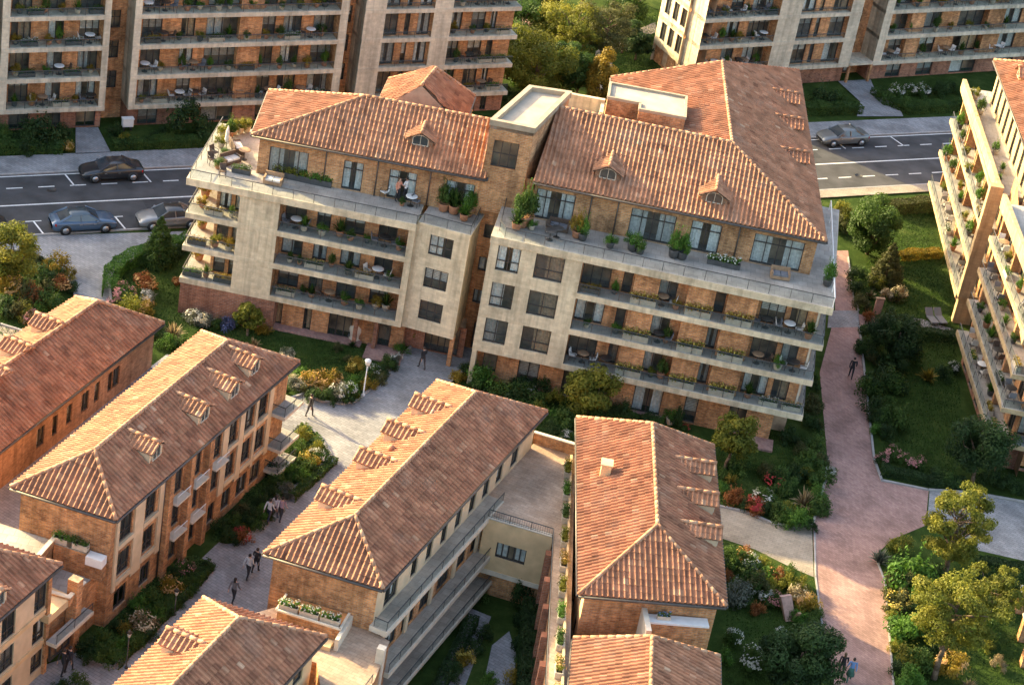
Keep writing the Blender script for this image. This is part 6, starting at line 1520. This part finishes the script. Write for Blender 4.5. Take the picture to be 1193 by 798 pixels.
many('in the garden between walk and right building', [(968, 259, 10, 'dark'), (979, 247, 8, 'olive'), (1000, 318, 13, 'dark'), (1003, 351, 12, 'olive'), (1015, 341, 8, 'tan', 'sp'), (1033, 342, 8, 'tan', 'cream'), (1048, 340, 10, 'tan', 'cream'), (1035, 372, 16, 'dark'), (1015, 388, 14, 'dark'), (1047, 386, 14, 'green'), (1066, 396, 11, 'dark'), (1008, 402, 10, 'green'), (1017, 414, 9, 'olive'), (1043, 418, 17, 'dark'), (1065, 412, 12, 'green'), (1024, 441, 17, 'dark'), (1046, 446, 12, 'dark'), (1018, 470, 13, 'dark'), (1033, 467, 10, 'green'), (1023, 500, 10, 'bright', .6), (1022, 486, 9, 'dark'), (1083, 433, 12, 'gold', 'sp'), (1101, 432, 11, 'dark'), (1112, 427, 8, 'dark', 'white'), (1040, 527, 10, 'green', 'pink'), (1055, 535, 9, 'green', 'pink'), (1071, 538, 9, 'green', 'pink'), (1027, 534, 8, 'dark', 'pink'), (1156, 553, 13, 'dark'), (1175, 562, 11, 'dark'), (1190, 568, 10, 'dark'), (1108, 555, 11, 'green'), (1092, 549, 10, 'dark'), (1013, 366, 8, 'rust')])
many('in the lower right garden', [(1064, 662, 25, 'bright'), (1027, 645, 12, 'grey', 'sp'), (1050, 633, 12, 'yellow'), (1091, 672, 15, 'dark'), (1047, 698, 13, 'olive', 'yellow'), (1057, 728, 18, 'bright'), (1074, 766, 15, 'green'), (1111, 773, 15, 'gold', 'orange'), (1152, 749, 8, 'yellow'), (1163, 771, 8, 'tan'), (1131, 795, 9, 'tan', 'sp'), (1064, 795, 12, 'bright'), (1044, 750, 8, 'yellow'), (1043, 676, 9, 'green'), (1040, 717, 8, 'yellow'), (1049, 775, 10, 'dark'), (1093, 748, 11, 'dark'), (1145, 672, 11, 'dark'), (1164, 668, 11, 'green'), (1184, 672, 11, 'dark'), (1128, 690, 10, 'dark'), (1078, 692, 12, 'green'), (1068, 706, 10, 'dark')])
many('in front of the rear apartment buildings', [(48, 147, 24, 'dark'), (220, 138, 26, 'dark'), (80, 170, 8, 'gold', 'orange'), (146, 162, 9, 'yellow'), (4, 157, 13, 'green'), (135, 150, 10, 'dark'), (24, 158, 10, 'dark'), (72, 152, 9, 'dark'), (182, 158, 8, 'dark'), (200, 152, 9, 'green'), (959, 108, 18, 'dark'), (978, 112, 10, 'green'), (1044, 105, 12, 'green', 'white'), (1060, 103, 10, 'green', 'white'), (1074, 104, 12, 'green', 'white'), (1098, 104, 12, 'dark'), (1028, 108, 9, 'dark'), (1116, 104, 9, 'green')])
many('in the garden between the rear buildings', [(590, 40, 11, 'green'), (588, 108, 12, 'dark'), (606, 112, 9, 'dark'), (741, 48, 9, 'grey', 'white'), (753, 48, 9, 'dark'), (724, 46, 12, 'dark'), (762, 44, 8, 'green'), (655, 118, 9, 'gold'), (610, 34, 10, 'dark')])
many('in the sunken court', [(610, 690, 12, 'dark', 1.2), (613, 715, 12, 'dark', 1.2), (606, 668, 12, 'dark'), (543, 765, 9, 'gold', 'yellow'), (552, 752, 9, 'dark'), (565, 735, 9, 'dark'), (530, 780, 9, 'dark'), (570, 790, 9, 'bright'), (600, 785, 10, 'gold'), (612, 745, 12, 'dark', 1.2), (598, 650, 10, 'dark'), (575, 655, 9, 'dark'), (560, 690, 8, 'green'), (612, 770, 10, 'green')])
# filling in between the named shrubs
FR2 = random.Random(5)
def infill(place, poly, n, pal, r0=6, r1=11, z=0.0):
    n = max(3, int(n*.55)); r0 *= 1.15; r1 *= 1.2
    P = [V(p) for p in poly]; x0, x1 = min(p[0] for p in poly), max(p[0] for p in poly); y0, y1 = min(p[1] for p in poly), max(p[1] for p in poly); k = 0; got = []
    for _ in range(n*60):
        if k >= n: break
        p = (FR2.uniform(x0, x1), FR2.uniform(y0, y1))
        if not inside(p, poly) or any(abs(p[0]-g[0])+abs(p[1]-g[1]) < 9 for g in got): continue
        got.append(p); k += 1; c = FR2.choice(pal); fl = None
        if '+' in c: c, fl = c.split('+')
        S(p[0], p[1], FR2.uniform(r0, r1), c, fl, spiky=(fl is None and FR2.random() < .15), place=place, z=z)
G_ = ['green', 'green', 'dark', 'bright', 'olive', 'green+white', 'yellow', 'green']
infill('in the garden below the right wing', [(528, 442), (556, 424), (600, 440), (650, 452), (700, 462), (760, 482), (770, 496), (700, 486), (672, 484), (664, 520), (640, 505), (600, 470), (545, 452)], 26, G_, 7, 12)
infill('in the garden east of the tiled house', [(838, 556), (852, 572), (900, 604), (945, 610), (958, 596), (962, 540), (952, 440), (940, 470), (935, 520), (905, 545), (880, 575)], 24, G_, 7, 12)
infill('in the garden left of the brick walk', [(842, 640), (900, 655), (945, 690), (952, 720), (930, 720), (900, 700), (860, 700), (842, 680)], 16, ['green', 'bright', 'yellow', 'olive', 'rust', 'green+white', 'gold'], 6, 11)
infill('in the garden between walk and right building', [(1004, 385), (1060, 395), (1075, 420), (1060, 450), (1040, 500), (1026, 530), (1018, 500), (1010, 430)], 16, ['dark', 'green', 'green', 'olive', 'dark'], 9, 15)
infill('in the garden between walk and right building', [(965, 250), (990, 240), (1000, 300), (1040, 320), (1050, 345), (1010, 350), (990, 330), (988, 290)], 10, ['dark', 'green', 'olive', 'yellow'], 8, 13)
infill('in the lower right garden', [(1040, 640), (1075, 640), (1085, 690), (1075, 760), (1060, 800), (1045, 790), (1042, 700)], 16, ['bright', 'yellow', 'green', 'olive', 'gold', 'yellow'], 8, 14)
infill('in the lower right garden', [(1090, 690), (1160, 690), (1140, 760), (1100, 760)], 10, ['green', 'olive', 'yellow', 'dark'], 8, 14)
infill('in the bed around the globe lamp', [(350, 440), (400, 440), (420, 450), (470, 408), (476, 402), (455, 430), (420, 462), (380, 462), (352, 455)], 14, ['green', 'bright', 'gold', 'olive', 'yellow', 'green+white'], 5, 9)
infill('in the bed between street and west house', [(350, 500), (380, 530), (330, 572), (280, 628), (262, 628), (300, 575), (335, 520)], 16, G_, 6, 10)
infill('in the lower bed beside the west house', [(240, 660), (200, 706), (134, 772), (100, 762), (150, 715), (205, 655)], 16, G_, 6, 10)
infill('in the garden left of the forecourt', [(0, 300), (40, 300), (84, 320), (84, 340), (60, 355), (30, 370), (0, 365)], 14, ['green', 'olive', 'gold', 'dark', 'yellow', 'rust'], 8, 13)
infill('in front of the rear apartment buildings', [(0, 150), (80, 152), (80, 166), (0, 168)], 6, ['dark', 'green'], 8, 12); infill('in front of the rear apartment buildings', [(134, 152), (235, 146), (235, 160), (134, 164)], 8, ['dark', 'green', 'green'], 8, 12); infill('in front of the rear apartment buildings', [(1025, 104), (1120, 98), (1125, 118), (1040, 120)], 8, ['dark', 'green'], 7, 11)
infill('in the garden between the rear buildings', [(580, 60), (610, 40), (640, 55), (720, 90), (715, 115), (600, 115)], 14, ['green', 'yellow', 'dark', 'gold'], 8, 14)
# hedges
hedge(pix([(127, 345), (130, 326), (140, 314), (168, 301), (205, 291), (218, 287)]), 1.0, .85, 'bright', 'curved bright green hedge between the forecourt and the left lawn')
hedge(pix([(-20, 176), (66, 178)]), 1.2, .7, 'green', 'clipped hedge in front of the leftmost rear building, left of its entrance path')
hedge(pix([(136, 174), (240, 170)]), 1.1, .75, 'green', 'clipped hedge behind the dark parked car, right of the entrance path')
hedge(pix([(940, 132), (996, 131)]), 1.3, .8, 'green', 'short clipped hedge behind the silver car, left of the canopied entrance')
hedge(pix([(1022, 112), (1034, 122), (1058, 131), (1130, 127)]), 1.2, .75, 'green', 'curved clipped hedge in front of the white flowering shrubs')
hedge(pix([(1040, 248), (1092, 244)]), 1.0, 1.0, 'olive', 'dark hedge between the sunlit road edge and the right garden')
hedge(pix([(1050, 302), (1092, 299)]), .8, .6, 'gold', 'low golden hedge across the right lawn')
hedge(pix([(1029, 552), (1084, 565), (1120, 567)]), .8, .6, 'dark', 'low dark hedge along the kerb where the brick walk widens')
hedge(pix([(1070, 394), (1116, 398)]), .7, .7, 'dark', 'dark hedge below the grey garden path with two loungers')
hedge(pix([(1140, 662), (1200, 674)]), .9, .8, 'dark', 'dark hedge along the lower edge of the right grey path')
hedge(pix([(340, 590), (312, 620), (285, 645)])[:0]+pix([(388, 540), (366, 560), (340, 582)]), .5, .45, 'green', 'low green hedge at the kerb of the upper street bed')
hedge(pix([(244, 664), (204, 706), (165, 748), (134, 776)]), .55, .5, 'green', 'low green hedge at the kerb of the lower street bed')
hedge(pix([(575, 468), (620, 484), (640, 510)]), 1.3, .6, 'green', 'low green hedge behind the far end of the middle house')
hedge(pix([(705, 484), (765, 500)]), 1.0, .6, 'green', 'low green hedge under the right wing ground floor windows')
hedge([V((.6, -31)), V((-1.0, -40)), V((-1.6, -46))], .7, .55, 'dark', 'low dark hedge beside the narrow path in the sunken court')
hedge([V((3.6, -29.8)), V((4.0, -38)), V((4.2, -46))], .9, 1.5, 'dark', 'tall dark hedge along the brick wall of the sunken court')
# trees
def T(px, py, h, dia, c, kind, label, th=None, seed=1, n=3200, **k): q = w2(px, py); return tree(q.x, q.y, h, dia, c, kind, label, th, seed, n=n, **k)
T(8, 342, 5.2, 3.6, 'yellow', 'round', 'tall yellow green tree at the left edge beside the forecourt', 1.2, 2)
T(184, 307, 3.5, 2.3, 'green', 'cone', 'small conical conifer on the lawn corner beside the left hedge', .5, 3, n=2600)
T(288, 391, 2.2, 1.9, 'yellow', 'round', 'small yellow green tree by the brick base of the left wing', .6, 4, n=1500)
T(620, 114, 6.0, 6.2, 'yellow', 'round', 'broad golden green tree behind the stair tower', .5, 5, n=5200)
T(655, 112, 5.0, 3.6, 'green', 'round', 'darker leafy tree between the golden tree and the column tree', .5, 6)
T(664, 84, 6.0, 4.8, 'yellow', 'pine', 'tufted pine behind the broad golden tree', 1.5, 7, n=4200)
T(700, 84, 6.4, 4.8, 'olive', 'pine', 'taller tufted pine behind the narrow column tree', 1.6, 8, n=4200)
T(695, 122, 5.2, 2.5, 'gold', 'column', 'narrow golden green column tree beside the roof annexe', .5, 9, n=3600)
for i, (px, py, h, d, c, l) in enumerate([(604, 30, 5, 4.5, 'dark', 'dark tree at the top edge, left of the pink path end'), (640, 26, 5.5, 5, 'dark', 'broad dark tree at the top edge above the golden tree'), (676, 12, 5, 4.6, 'dark', 'dark tree at the top edge behind the pines'), (712, 8, 5, 4.4, 'dark', 'dark round tree at the top edge right of the pines'), (745, 4, 4.5, 4, 'green', 'green tree at the top edge near the sunlit west wall'), (724, 62, 3.2, 2.6, 'dark', 'small dark tree beside the garden path behind the column tree')]): T(px, py, h, d, c, 'round', l, 1.2, 20+i, n=2600)
for i, (px, py, h, d, c, l) in enumerate([(590, 92, 4.6, 4.2, 'yellow', 'yellow green tree touching the open corner balconies'), (600, 62, 4.8, 4.4, 'green', 'green tree beside the corner balconies behind the golden tree'), (641, 66, 5.2, 4.4, 'yellow', 'yellow green tree between the golden tree and the pines'), (672, 112, 3.6, 3.0, 'green', 'low green tree left of the narrow column tree'), (726, 40, 4.4, 3.8, 'green', 'green tree by the garden path right of the pines'), (740, 70, 2.6, 2.6, 'dark', 'small dark tree on the lawn below the garden path')]): T(px, py, h, d, c, 'round', l, .6, 50+i, n=2800)
T(1010, 296, 5.0, 4.8, 'green', 'round', 'large round dark green tree right of the right wing', .3, 31, n=5200)
T(1030, 330, 3.3, 2.5, 'olive', 'cone', 'broad olive conifer in front of the large round tree', .3, 32, n=3400)
T(1040, 420, 3.6, 4.0, 'dark', 'round', 'low dark tree beside the walking figure on the brick walk', .7, 33, n=3600)
T(1133, 562, 4.6, 4.4, 'dark', 'weep', 'drooping dark willow in front of the right building', 1.2, 34, n=3800)
T(845, 545, 4.0, 3.0, 'yellow', 'round', 'young light green tree below the right wing', 1.3, 35, n=2600)
T(680, 492, 3.6, 3.6, 'yellow', 'round', 'round yellow green tree between the right wing and the tiled houses', .9, 36, n=3600)
T(1100, 668, 6.0, 4.2, 'yellow', 'pine', 'tall tufted pine at the fork of the brick walk', 1.1, 37, n=6500, leafsize=.2)
T(1088, 790, 6.8, 4.8, 'yellow', 'pine', 'tufted pine with a bare pale trunk near the lower right corner', 2.4, 38, n=6500, leafsize=.2)
T(1140, 742, 4.6, 3.0, 'yellow', 'pine', 'smaller tufted pine right of the bare trunked pine', 1.4, 39, n=3600, leafsize=.2)
T(924, 806, 4.4, 4.4, 'dark', 'round', 'dense dark tree at the bottom edge left of the walking couple', .8, 40, n=5600)
# ============================================================ cars
pc = {'black': car_paint('paint_charcoal', (.03, .034, .04)), 'blue': car_paint('paint_blue', (.065, .115, .185)), 'jet': car_paint('paint_black', (.03, .03, .031)), 'silver': car_paint('paint_grey', (.15, .16, .16)), 'white': car_paint('paint_white', (.55, .55, .54)), 'steel': car_paint('paint_steel', (.20, .21, .215)), 'navy': car_paint('roof_dark_blue', (.03, .055, .075))}
RA = RD.ang
def carat(px, py, flip, *a, **k):
    q = w2(px, py); return car((q.x, q.y, .008), RA+(pi if flip else 0), *a, **k)
carat(129, 206, True, pc['black'], 'charcoal grey saloon car parked on the far side of the street')
carat(96, 265.5, False, pc['blue'], 'blue hatchback car with a dark roof parked by the forecourt', fast=-.25, roofm=pc['navy'])
carat(196, 261, True, pc['steel'], 'grey car half hidden by the small conifer, nearest the left wing balconies', roofm=pc['jet'])
carat(980, 166, True, pc['silver'], 'silver grey saloon car parked at the right end of the street')
carat(-31, 269, False, pc['jet'], 'black car at the left edge hidden behind the yellow green tree')
# ============================================================ people
def pat(px, py, z=0.0): q = w(px, py, z); return (q.x, q.y, z+.006)
ZTL = ZT+.13
person(pat(462, 235, ZTL), -.6, (.62, .27, .17), (.03, .03, .035), 'person in an orange top on the left roof terrace', 'talk', 'hair_b', longhair=True)
person(pat(471, 234, ZTL), 2.6, (.72, .70, .68), (.03, .03, .035), 'person in a white top facing the orange top on the roof terrace', 'talk')
person(pat(491, 430), 2.2, (.03, .03, .034), (.05, .045, .045), 'person in black walking out of the glazed entrance', 'walk')
person(pat(360, 486), .9, (.03, .03, .032), (.06, .055, .06), 'person in dark clothes on the sunlit plaza by the orange flowers', 'walk2')
person(pat(312, 609), 1.2, (.68, .67, .68), (.04, .045, .07), 'person in a white top and dark trousers, left of the street trio', 'walk')
person(pat(319, 605), 1.2, (.66, .62, .62), (.10, .10, .14), 'person in a pale top in the middle of the street trio', 'walk2', longhair=True)
person(pat(326, 607), 1.3, (.45, .30, .34), (.05, .05, .06), 'person in a dusty pink top, right of the street trio', 'walk')
person(pat(288, 674), 1.25, (.58, .57, .57), (.035, .035, .04), 'person in a light grey top walking in the shaded street', 'walk')
person(pat(297, 667), 1.25, (.03, .03, .033), (.035, .035, .04), 'person in black beside the light grey top in the street', 'walk2')
person(pat(271, 702), 1.25, (.16, .15, .16), (.03, .03, .035), 'person in a charcoal coat nearest the hip roof at the bottom', 'walk', longhair=True)
person(pat(73, 786), 1.2, (.025, .028, .034), (.03, .03, .035), 'person in a dark coat left of the pair at the lower left house', 'walk')
person(pat(80, 783), 1.2, (.04, .04, .05), (.03, .03, .035), 'person in a dark coat right of the pair at the lower left house', 'walk2')
person(pat(990, 441), 1.5, (.025, .025, .028), (.03, .03, .034), 'person in black alone on the brick walk', 'walk')
person(pat(978, 788), 1.5, (.03, .028, .03), (.035, .035, .04), 'person in black, left of the couple on the brick walk', 'walk', 'hair_b', longhair=True)
person(pat(988, 794), 1.5, (.17, .30, .55), (.05, .13, .10), 'person in a blue top and green skirt on the brick walk', 'walk2', skirt=True)
# ============================================================ lamps and small garden things
globe_lamp(pat(423, 461), 'white globe lamp on a white post at the plaza corner', 2.2)
lantern(pat(147, 778), 'dark lantern post at the end of the lower street bed', 2.0)
lantern(pat(203, 716), 'dark lantern post halfway along the lower street bed', 1.3)
q = pat(148, 152); o = empty('utility_box', (0, 0, 0)); m = MB(); m.box(-.4, .4, -.2, .2, .35, .95); m.box(-.44, .44, -.24, .24, .95, 1.02); m.build('cabinet', M['white'], o)
for x in (-.28, .28): m = MB(); m.box(x-.06, x+.06, -.1, .1, 0, .35); m.build('leg', M['metal'], o)
o.location = q; o.rotation_euler = (0, 0, RA); tag(o, 'white utility box on two short legs behind the left street hedge', 'utility box')
q = pat(413, 396); o = empty('stone_sculpture', (0, 0, 0)); m = MB(); m.lathe([(.42, 0), (.42, .18), (.34, .22), (.36, .5), (.44, .75), (.40, 1.0), (.25, 1.2), (.08, 1.32)], n=12); m.build('carved_stone', M['trim'], o); m = MB(); m.box(-.5, .5, -.5, .5, -.02, .1); m.build('plinth', M['kerb'], o); o.location = q; tag(o, 'pale rounded stone sculpture by the left wing garden wall', 'sculpture')
put(master(('colshrub',), lambda: meshobj('column_shrub', cached(('s', 3, 'dark'), shrub_mesh(3), M['leaf_dark'], 'foliage'))), pat(425, 392), 0, .5, 1.35); tag(bpy.data.objects['column_shrub'], 'dark green columnar shrub beside the rounded stone sculpture', 'plant')
q = pat(920, 722); o = empty('garden_sculpture', (0, 0, 0)); m = MB(); m.hexa([V(p) for p in [(-.32, -.12, 0), (.32, -.12, 0), (.32, .12, 0), (-.32, .12, 0), (-.75, .35, 1.5), (-.05, .35, 1.5), (-.05, .55, 1.45), (-.75, .55, 1.45)]]); m.build('leaning_slab', M['wood_pink'], o); m = MB(); m.hexa([V(p) for p in [(.0, -.2, 0), (.3, -.2, 0), (.3, 0, 0), (0, 0, 0), (.1, -.5, .8), (.3, -.5, .8), (.3, -.35, .8), (.1, -.35, .8)]]); m.build('prop', M['wood'], o); o.location = q; o.rotation_euler = (0, 0, .5); tag(o, 'faded pink leaning timber sculpture among flowers, left of the brick walk', 'sculpture')
q = pat(1021, 366); o = empty('timber_post', (0, 0, 0)); m = MB(); m.box(-.28, .28, -.1, .1, 0, 1.25); m.build('board', M['wood_pink'], o); m = MB(); m.box(-.34, .34, -.14, .14, 1.25, 1.33); m.build('cap', M['wood'], o); o.location = q; o.rotation_euler = (0, 0, .2); tag(o, 'broad faded timber post among tan grasses right of the walk', 'post')
for px in (1084, 1094): reg(put(lounger('cushion_grey', 'metal'), pat(px, 374), .35), 'grey sun lounger', 'on the garden path by the right building', 'lounger', 'grey loungers on the garden path')
for px, py in ((1188, 712), (1191, 745), (1194, 775)):
    q = pat(px, py); o = empty('gate_pillar', (0, 0, 0)); m = MB(); m.box(-.3, .3, -.3, .3, 0, 1.5); m.build('shaft', M['brick'], o); m = MB(); m.box(-.36, .36, -.36, .36, 1.5, 1.62); m.build('cap', M['trim'], o); o.location = q; reg(o, 'brick gate pillar', 'at the lower right picture edge', 'pillar', 'brick pillars at the right edge')
# ============================================================ pots, planters and furniture
def at(fr, t, d, z): q = fr.p(t, d, z+.012); return (q.x, q.y, q.z)
FRND = random.Random(77)
POTS = [('round', 'green'), ('round', 'bright'), ('tall', 'green'), ('palm', 'bright'), ('round', 'yellow'), ('tall', 'bright'), ('palm', 'green'), ('round', 'gold')]
LN = {'green': 'green', 'bright': 'bright green', 'yellow': 'yellow green', 'gold': 'golden', 'dark': 'dark green', 'olive': 'olive'}
def pot_at(p, kind, leafc, potm, place, s=1.0):
    o = put(potted(kind, leafc, potm), p, FRND.uniform(0, 6), s); nm = {'round': 'bushy', 'tall': 'tall', 'palm': 'spiky'}[kind]
    return reg(o, '%s %s potted plant' % (nm, LN[leafc]), place, 'plant', 'potted plants on balconies and terraces')
def box_at(p, rz, L, leafc, fl, bm, place, s=1.0):
    o = put(planter(L, leafc, fl, bm), p, rz, s); return reg(o, '%s planter' % ((fl+' flowering') if fl else LN[leafc]+' leafy'), place, 'planter', 'planter boxes on balconies and terraces')
def chair_at(p, rz, m1, place): return reg(put(chair(m1, 'metal'), p, rz), {'cushion': 'cream', 'wicker': 'dark wicker', 'cushion_grey': 'grey', 'white': 'white'}[m1]+' patio chair', place, 'chair', 'patio chairs')
def table_at(p, m1, place): return reg(put(table(m1, 'metal'), p), {'white': 'white', 'wood': 'wooden', 'metal': 'dark'}[m1]+' round patio table', place, 'table', 'patio tables')
def sofa_at(p, rz, m1, m2, place, L=1.3): return reg(put(sofa(m1, m2, L), p, rz), {'cushion': 'cream', 'cushion_grey': 'grey'}[m1]+' outdoor sofa', place, 'sofa', 'outdoor sofas')
def fill(fr, t0, t1, dmin, dmax, z, n, place, flowers=.2, chairs=.3):
    for i in range(n):
        t = t0+(t1-t0)*(i+.25+.5*FRND.random())/n; r = FRND.random(); d = FRND.uniform(dmin, dmax)
        if r < chairs:
            m1 = FRND.choice(('cushion', 'wicker', 'cushion_grey', 'white'))
            table_at(at(fr, t, (dmin+dmax)/2, z), FRND.choice(('white', 'wood', 'metal', 'wood', 'metal')), place)
            for sg in (-1, 1):
                if t0 < t+sg*.62 < t1: chair_at(at(fr, t+sg*.62, (dmin+dmax)/2, z), fr.ang-sg*1.4+FRND.uniform(-.3, .3), m1, place)
        elif r < chairs+flowers: box_at(at(fr, t, dmax-.02, z), fr.ang, 1.2, FRND.choice(('green', 'bright', 'gold')), FRND.choice((None, 'yellow', 'orange', 'white')), FRND.choice(('pot_dark', 'pot_stone')), place)
        else:
            k, c = FRND.choice(POTS); pot_at(at(fr, t, d, z), k, c, FRND.choice(('pot_clay', 'pot_dark', 'pot_stone')), place, FRND.uniform(.85, 1.35))
LV = ['first', 'second', 'third', 'fourth']
for k, z in enumerate(ZL):
    fill(FL, t_p1+.3, tE-.6, -1.15, -.45, z, 8, 'on left wing\'s %s floor balcony' % LV[k])
    fill(FL, .35, t_p0-.3, -1.15, -.4, z, 3, 'on left wing\'s %s west balcony' % LV[k], .3, .2)
    for d in (-2.6, -4.4): pot_at(at(FL, .55, d, z), 'round', ('gold', 'yellow')[k % 2], 'pot_clay', 'on left wing\'s %s west balcony' % LV[k], 1.5)
for k, z in enumerate(ZR):
    pl = 'on right wing\'s %s floor balcony' % LV[k]
    for a, b in pan:
        box_at(at(FR, (a+b)/2, -.38, z), FR.ang, 1.2, ('yellow', 'yellow', 'gold')[k], 'yellow', 'pot_stone', pl, 1.35)
    lo = tb+.3
    for a, b in pan+[(L-.4, L)]:
        if a-lo > .9: fill(FR, lo, a-.15, -1.0, -.4, z, max(2, int((a-lo)/1.1)), pl, .15, .35)
        lo = b+.15
for k in range(4):
    z = 1.95+2.42*k
    for nm, f, a, b, n in (('leftmost rear building\'s', BLF, bt(10), bt(115), 6), ('wide rear building\'s', BLF, bt(163), bt(386), 12), ('corner balcony building\'s', BLF, bt(520), t3-.4, 4), ('sunlit walled rear building\'s', BRF, ct(822), ct(899), 6), ('far right rear building\'s', BRF, ct(1042, 6), ct(1185, 6), 7)):
        fill(f, a, b, -.8, -.35, z, n, 'on the %s %s balcony' % (nm, LV[k]), .12, .22)
for k, z in enumerate((2.25, 5.0, 7.75)): fill(N1, .5, N1.L-.5, -1.0, -.4, z, 7, 'on the right building\'s %s north balcony' % LV[k], .25, .2)
for k, z in enumerate((2.5, 5.0, 7.5, 10.0)): fill(S1, .5, S1.L-.3, -1.0, -.4, z, 6, 'on the right building\'s %s south balcony' % LV[k], .25, .2)
fill(N1, .6, N1.L-.6, -1.9, -.7, 10.45, 7, 'on the right building\'s roof terrace', .2, .0)
# left wing roof terrace
tp = 'on left wing\'s roof terrace'
def tw(px, py, z): q = w(px, py, z); return (q.x, q.y, z+.012)
for px, py, s in ((259, 160, 1.3), (257, 172, 1.2), (272, 157, 1.3), (279, 155, 1.4), (287, 154, 1.3)): pot_at(tw(px, py, ZTL), 'round', 'yellow', 'pot_stone', tp, s)
for px, py, s in ((268, 160, 1.2), (262, 184, 1.0), (254, 197, 1.1)): pot_at(tw(px, py, ZTL), 'tall' if s > 1.1 else 'round', 'green', 'pot_clay', tp, s)
sofa_at(tw(276, 176, ZTL), 2.0, 'cushion', 'wicker', tp, 1.5); sofa_at(tw(268, 190, ZTL), .9, 'cushion', 'wicker', tp, 1.3); table_at(tw(284, 186, ZTL), 'wood', tp); chair_at(tw(249, 184, ZTL), 1.0, 'wicker', tp); chair_at(tw(246, 192, ZTL), .6, 'wicker', tp); chair_at(tw(259, 206, ZTL), .3, 'wood' if False else 'wicker', tp)
reg(put(parasol_closed(), tw(263, 178, ZTL), 0), 'closed cream parasol', tp, 'parasol', 'garden parasols')
box_at(tw(281, 202, ZTL), FL.ang, 1.2, 'green', None, 'pot_dark', tp)
for px, c in ((330, 'yellow'), (347, 'yellow'), (362, 'bright'), (374, 'bright')): box_at(tw(px, 206+(px-330)*.22, ZTL), FL.ang, 1.0, c, None, 'pot_dark', tp, 1.35)
for px, py, k, c, s in ((516, 246, 'tall', 'green', 1.7), (528, 249, 'palm', 'green', 1.8), (545, 252, 'tall', 'bright', 1.6), (540, 257, 'palm', 'bright', 1.4), (468, 240, 'round', 'green', .8)): pot_at(tw(px, py, ZTL), k, c, 'pot_clay', tp, s)
table_at(tw(478, 240, ZTL), 'white', tp); chair_at(tw(484, 241, ZTL), 1.2, 'cushion_grey', tp); chair_at(tw(447, 230, ZTL), -.6, 'white', tp)
m1 = sofa_at(tw(318, 214, ZTL), FL.ang, 'cushion', 'wood', tp, 1.2)
# right wing roof terrace
tp = 'on right wing\'s roof terrace'; ZTR = YT+.11
for px, py, k, c, p_, s in ((607, 264, 'tall', 'green', 'pot_clay', 2.3), (613, 262, 'tall', 'green', 'pot_clay', 2.1), (601, 268, 'palm', 'green', 'pot_clay', 1.5), (619, 268, 'round', 'bright', 'pot_stone', 1.0), (671, 277, 'tall', 'gold', 'pot_clay', 1.5), (678, 280, 'tall', 'bright', 'pot_dark', 1.4), (710, 289, 'round', 'bright', 'pot_dark', 1.3), (736, 292, 'round', 'bright', 'pot_dark', 1.7), (745, 296, 'round', 'green', 'pot_dark', 1.3), (784, 300, 'tall', 'bright', 'pot_dark', 1.7), (794, 302, 'tall', 'bright', 'pot_dark', 1.6), (963, 333, 'tall', 'bright', 'pot_dark', 1.5)): pot_at(tw(px, py, ZTR), k, c, p_, tp, s)
for px, py in ((834, 308), (851, 312)): box_at(tw(px, py, ZTR), FQ.ang, 1.0, 'bright', 'white', 'pot_dark', tp, 1.15)
sofa_at(tw(650, 268, ZTR), FQ.ang, 'cushion_grey', 'wicker', tp, 1.3); chair_at(tw(640, 272, ZTR), 1.0, 'wicker', tp); table_at(tw(648, 277, ZTR), 'metal', tp); sofa_at(tw(908, 324, ZTR), FQ.ang+.1, 'cushion_grey', 'wood', tp, 1.2); table_at(tw(640, 280, ZTR), 'metal', tp)
# west roof of the annexe terrace and other small things
pot_at((.4, 5.0, 13.22), 'round', 'dark' if False else 'green', 'pot_dark', 'on the small rear terrace beside the tower', 1.5)
pot_at(pat(484, 402), 'tall', 'yellow', 'pot_stone', 'beside the glazed entrance', 1.4)
pot_at(pat(780, 494), 'round', 'bright', 'pot_stone', 'at the right wing ground floor', 1.5)
# terrace between the houses: creeping plants in boxes along the bright wall
for k in range(10): t = 1.5+2.25*k; f = Fr(V((4.40, -20.9)), V((5.55, -46))); q = f.p(t, 0, ZP2+.012); box_at((q.x-.05, q.y, q.z), f.ang, 1.0, ('yellow', 'bright', 'green', 'yellow', 'gold')[k % 5], 'orange' if k in (4, 8) else None, 'pot_stone', 'along the bright wall of the paved roof terrace', 1.2)
f = HC['fr']['near']
for t in (1.5, 2.6, 3.7): box_at(at(f, t, 1.25, 5.36), f.ang, 1.0, 'bright', 'white', 'pot_stone', 'on the planted wall of the middle house', 1.0)
for t, c in ((fB.L*.52, 'bright'), (fB.L*.68, 'green')): box_at(at(fB, t, .3, 4.76), fB.ang, 1.0, c, None, 'pot_stone', 'on the planted wall of the west house', 1.1)
f = HD['fr']['near']
pot_at(at(f, f.L*.34, 1.3, 3.61), 'round', 'green', 'pot_dark', 'on the small terrace between the east houses', 1.6)
o = box_at(at(f, f.L*.60, .5, zb+.005), f.ang, 1.0, 'bright', 'blue', 'pot_stone', 'on the white bench between the east houses', .7)
finish_labels()
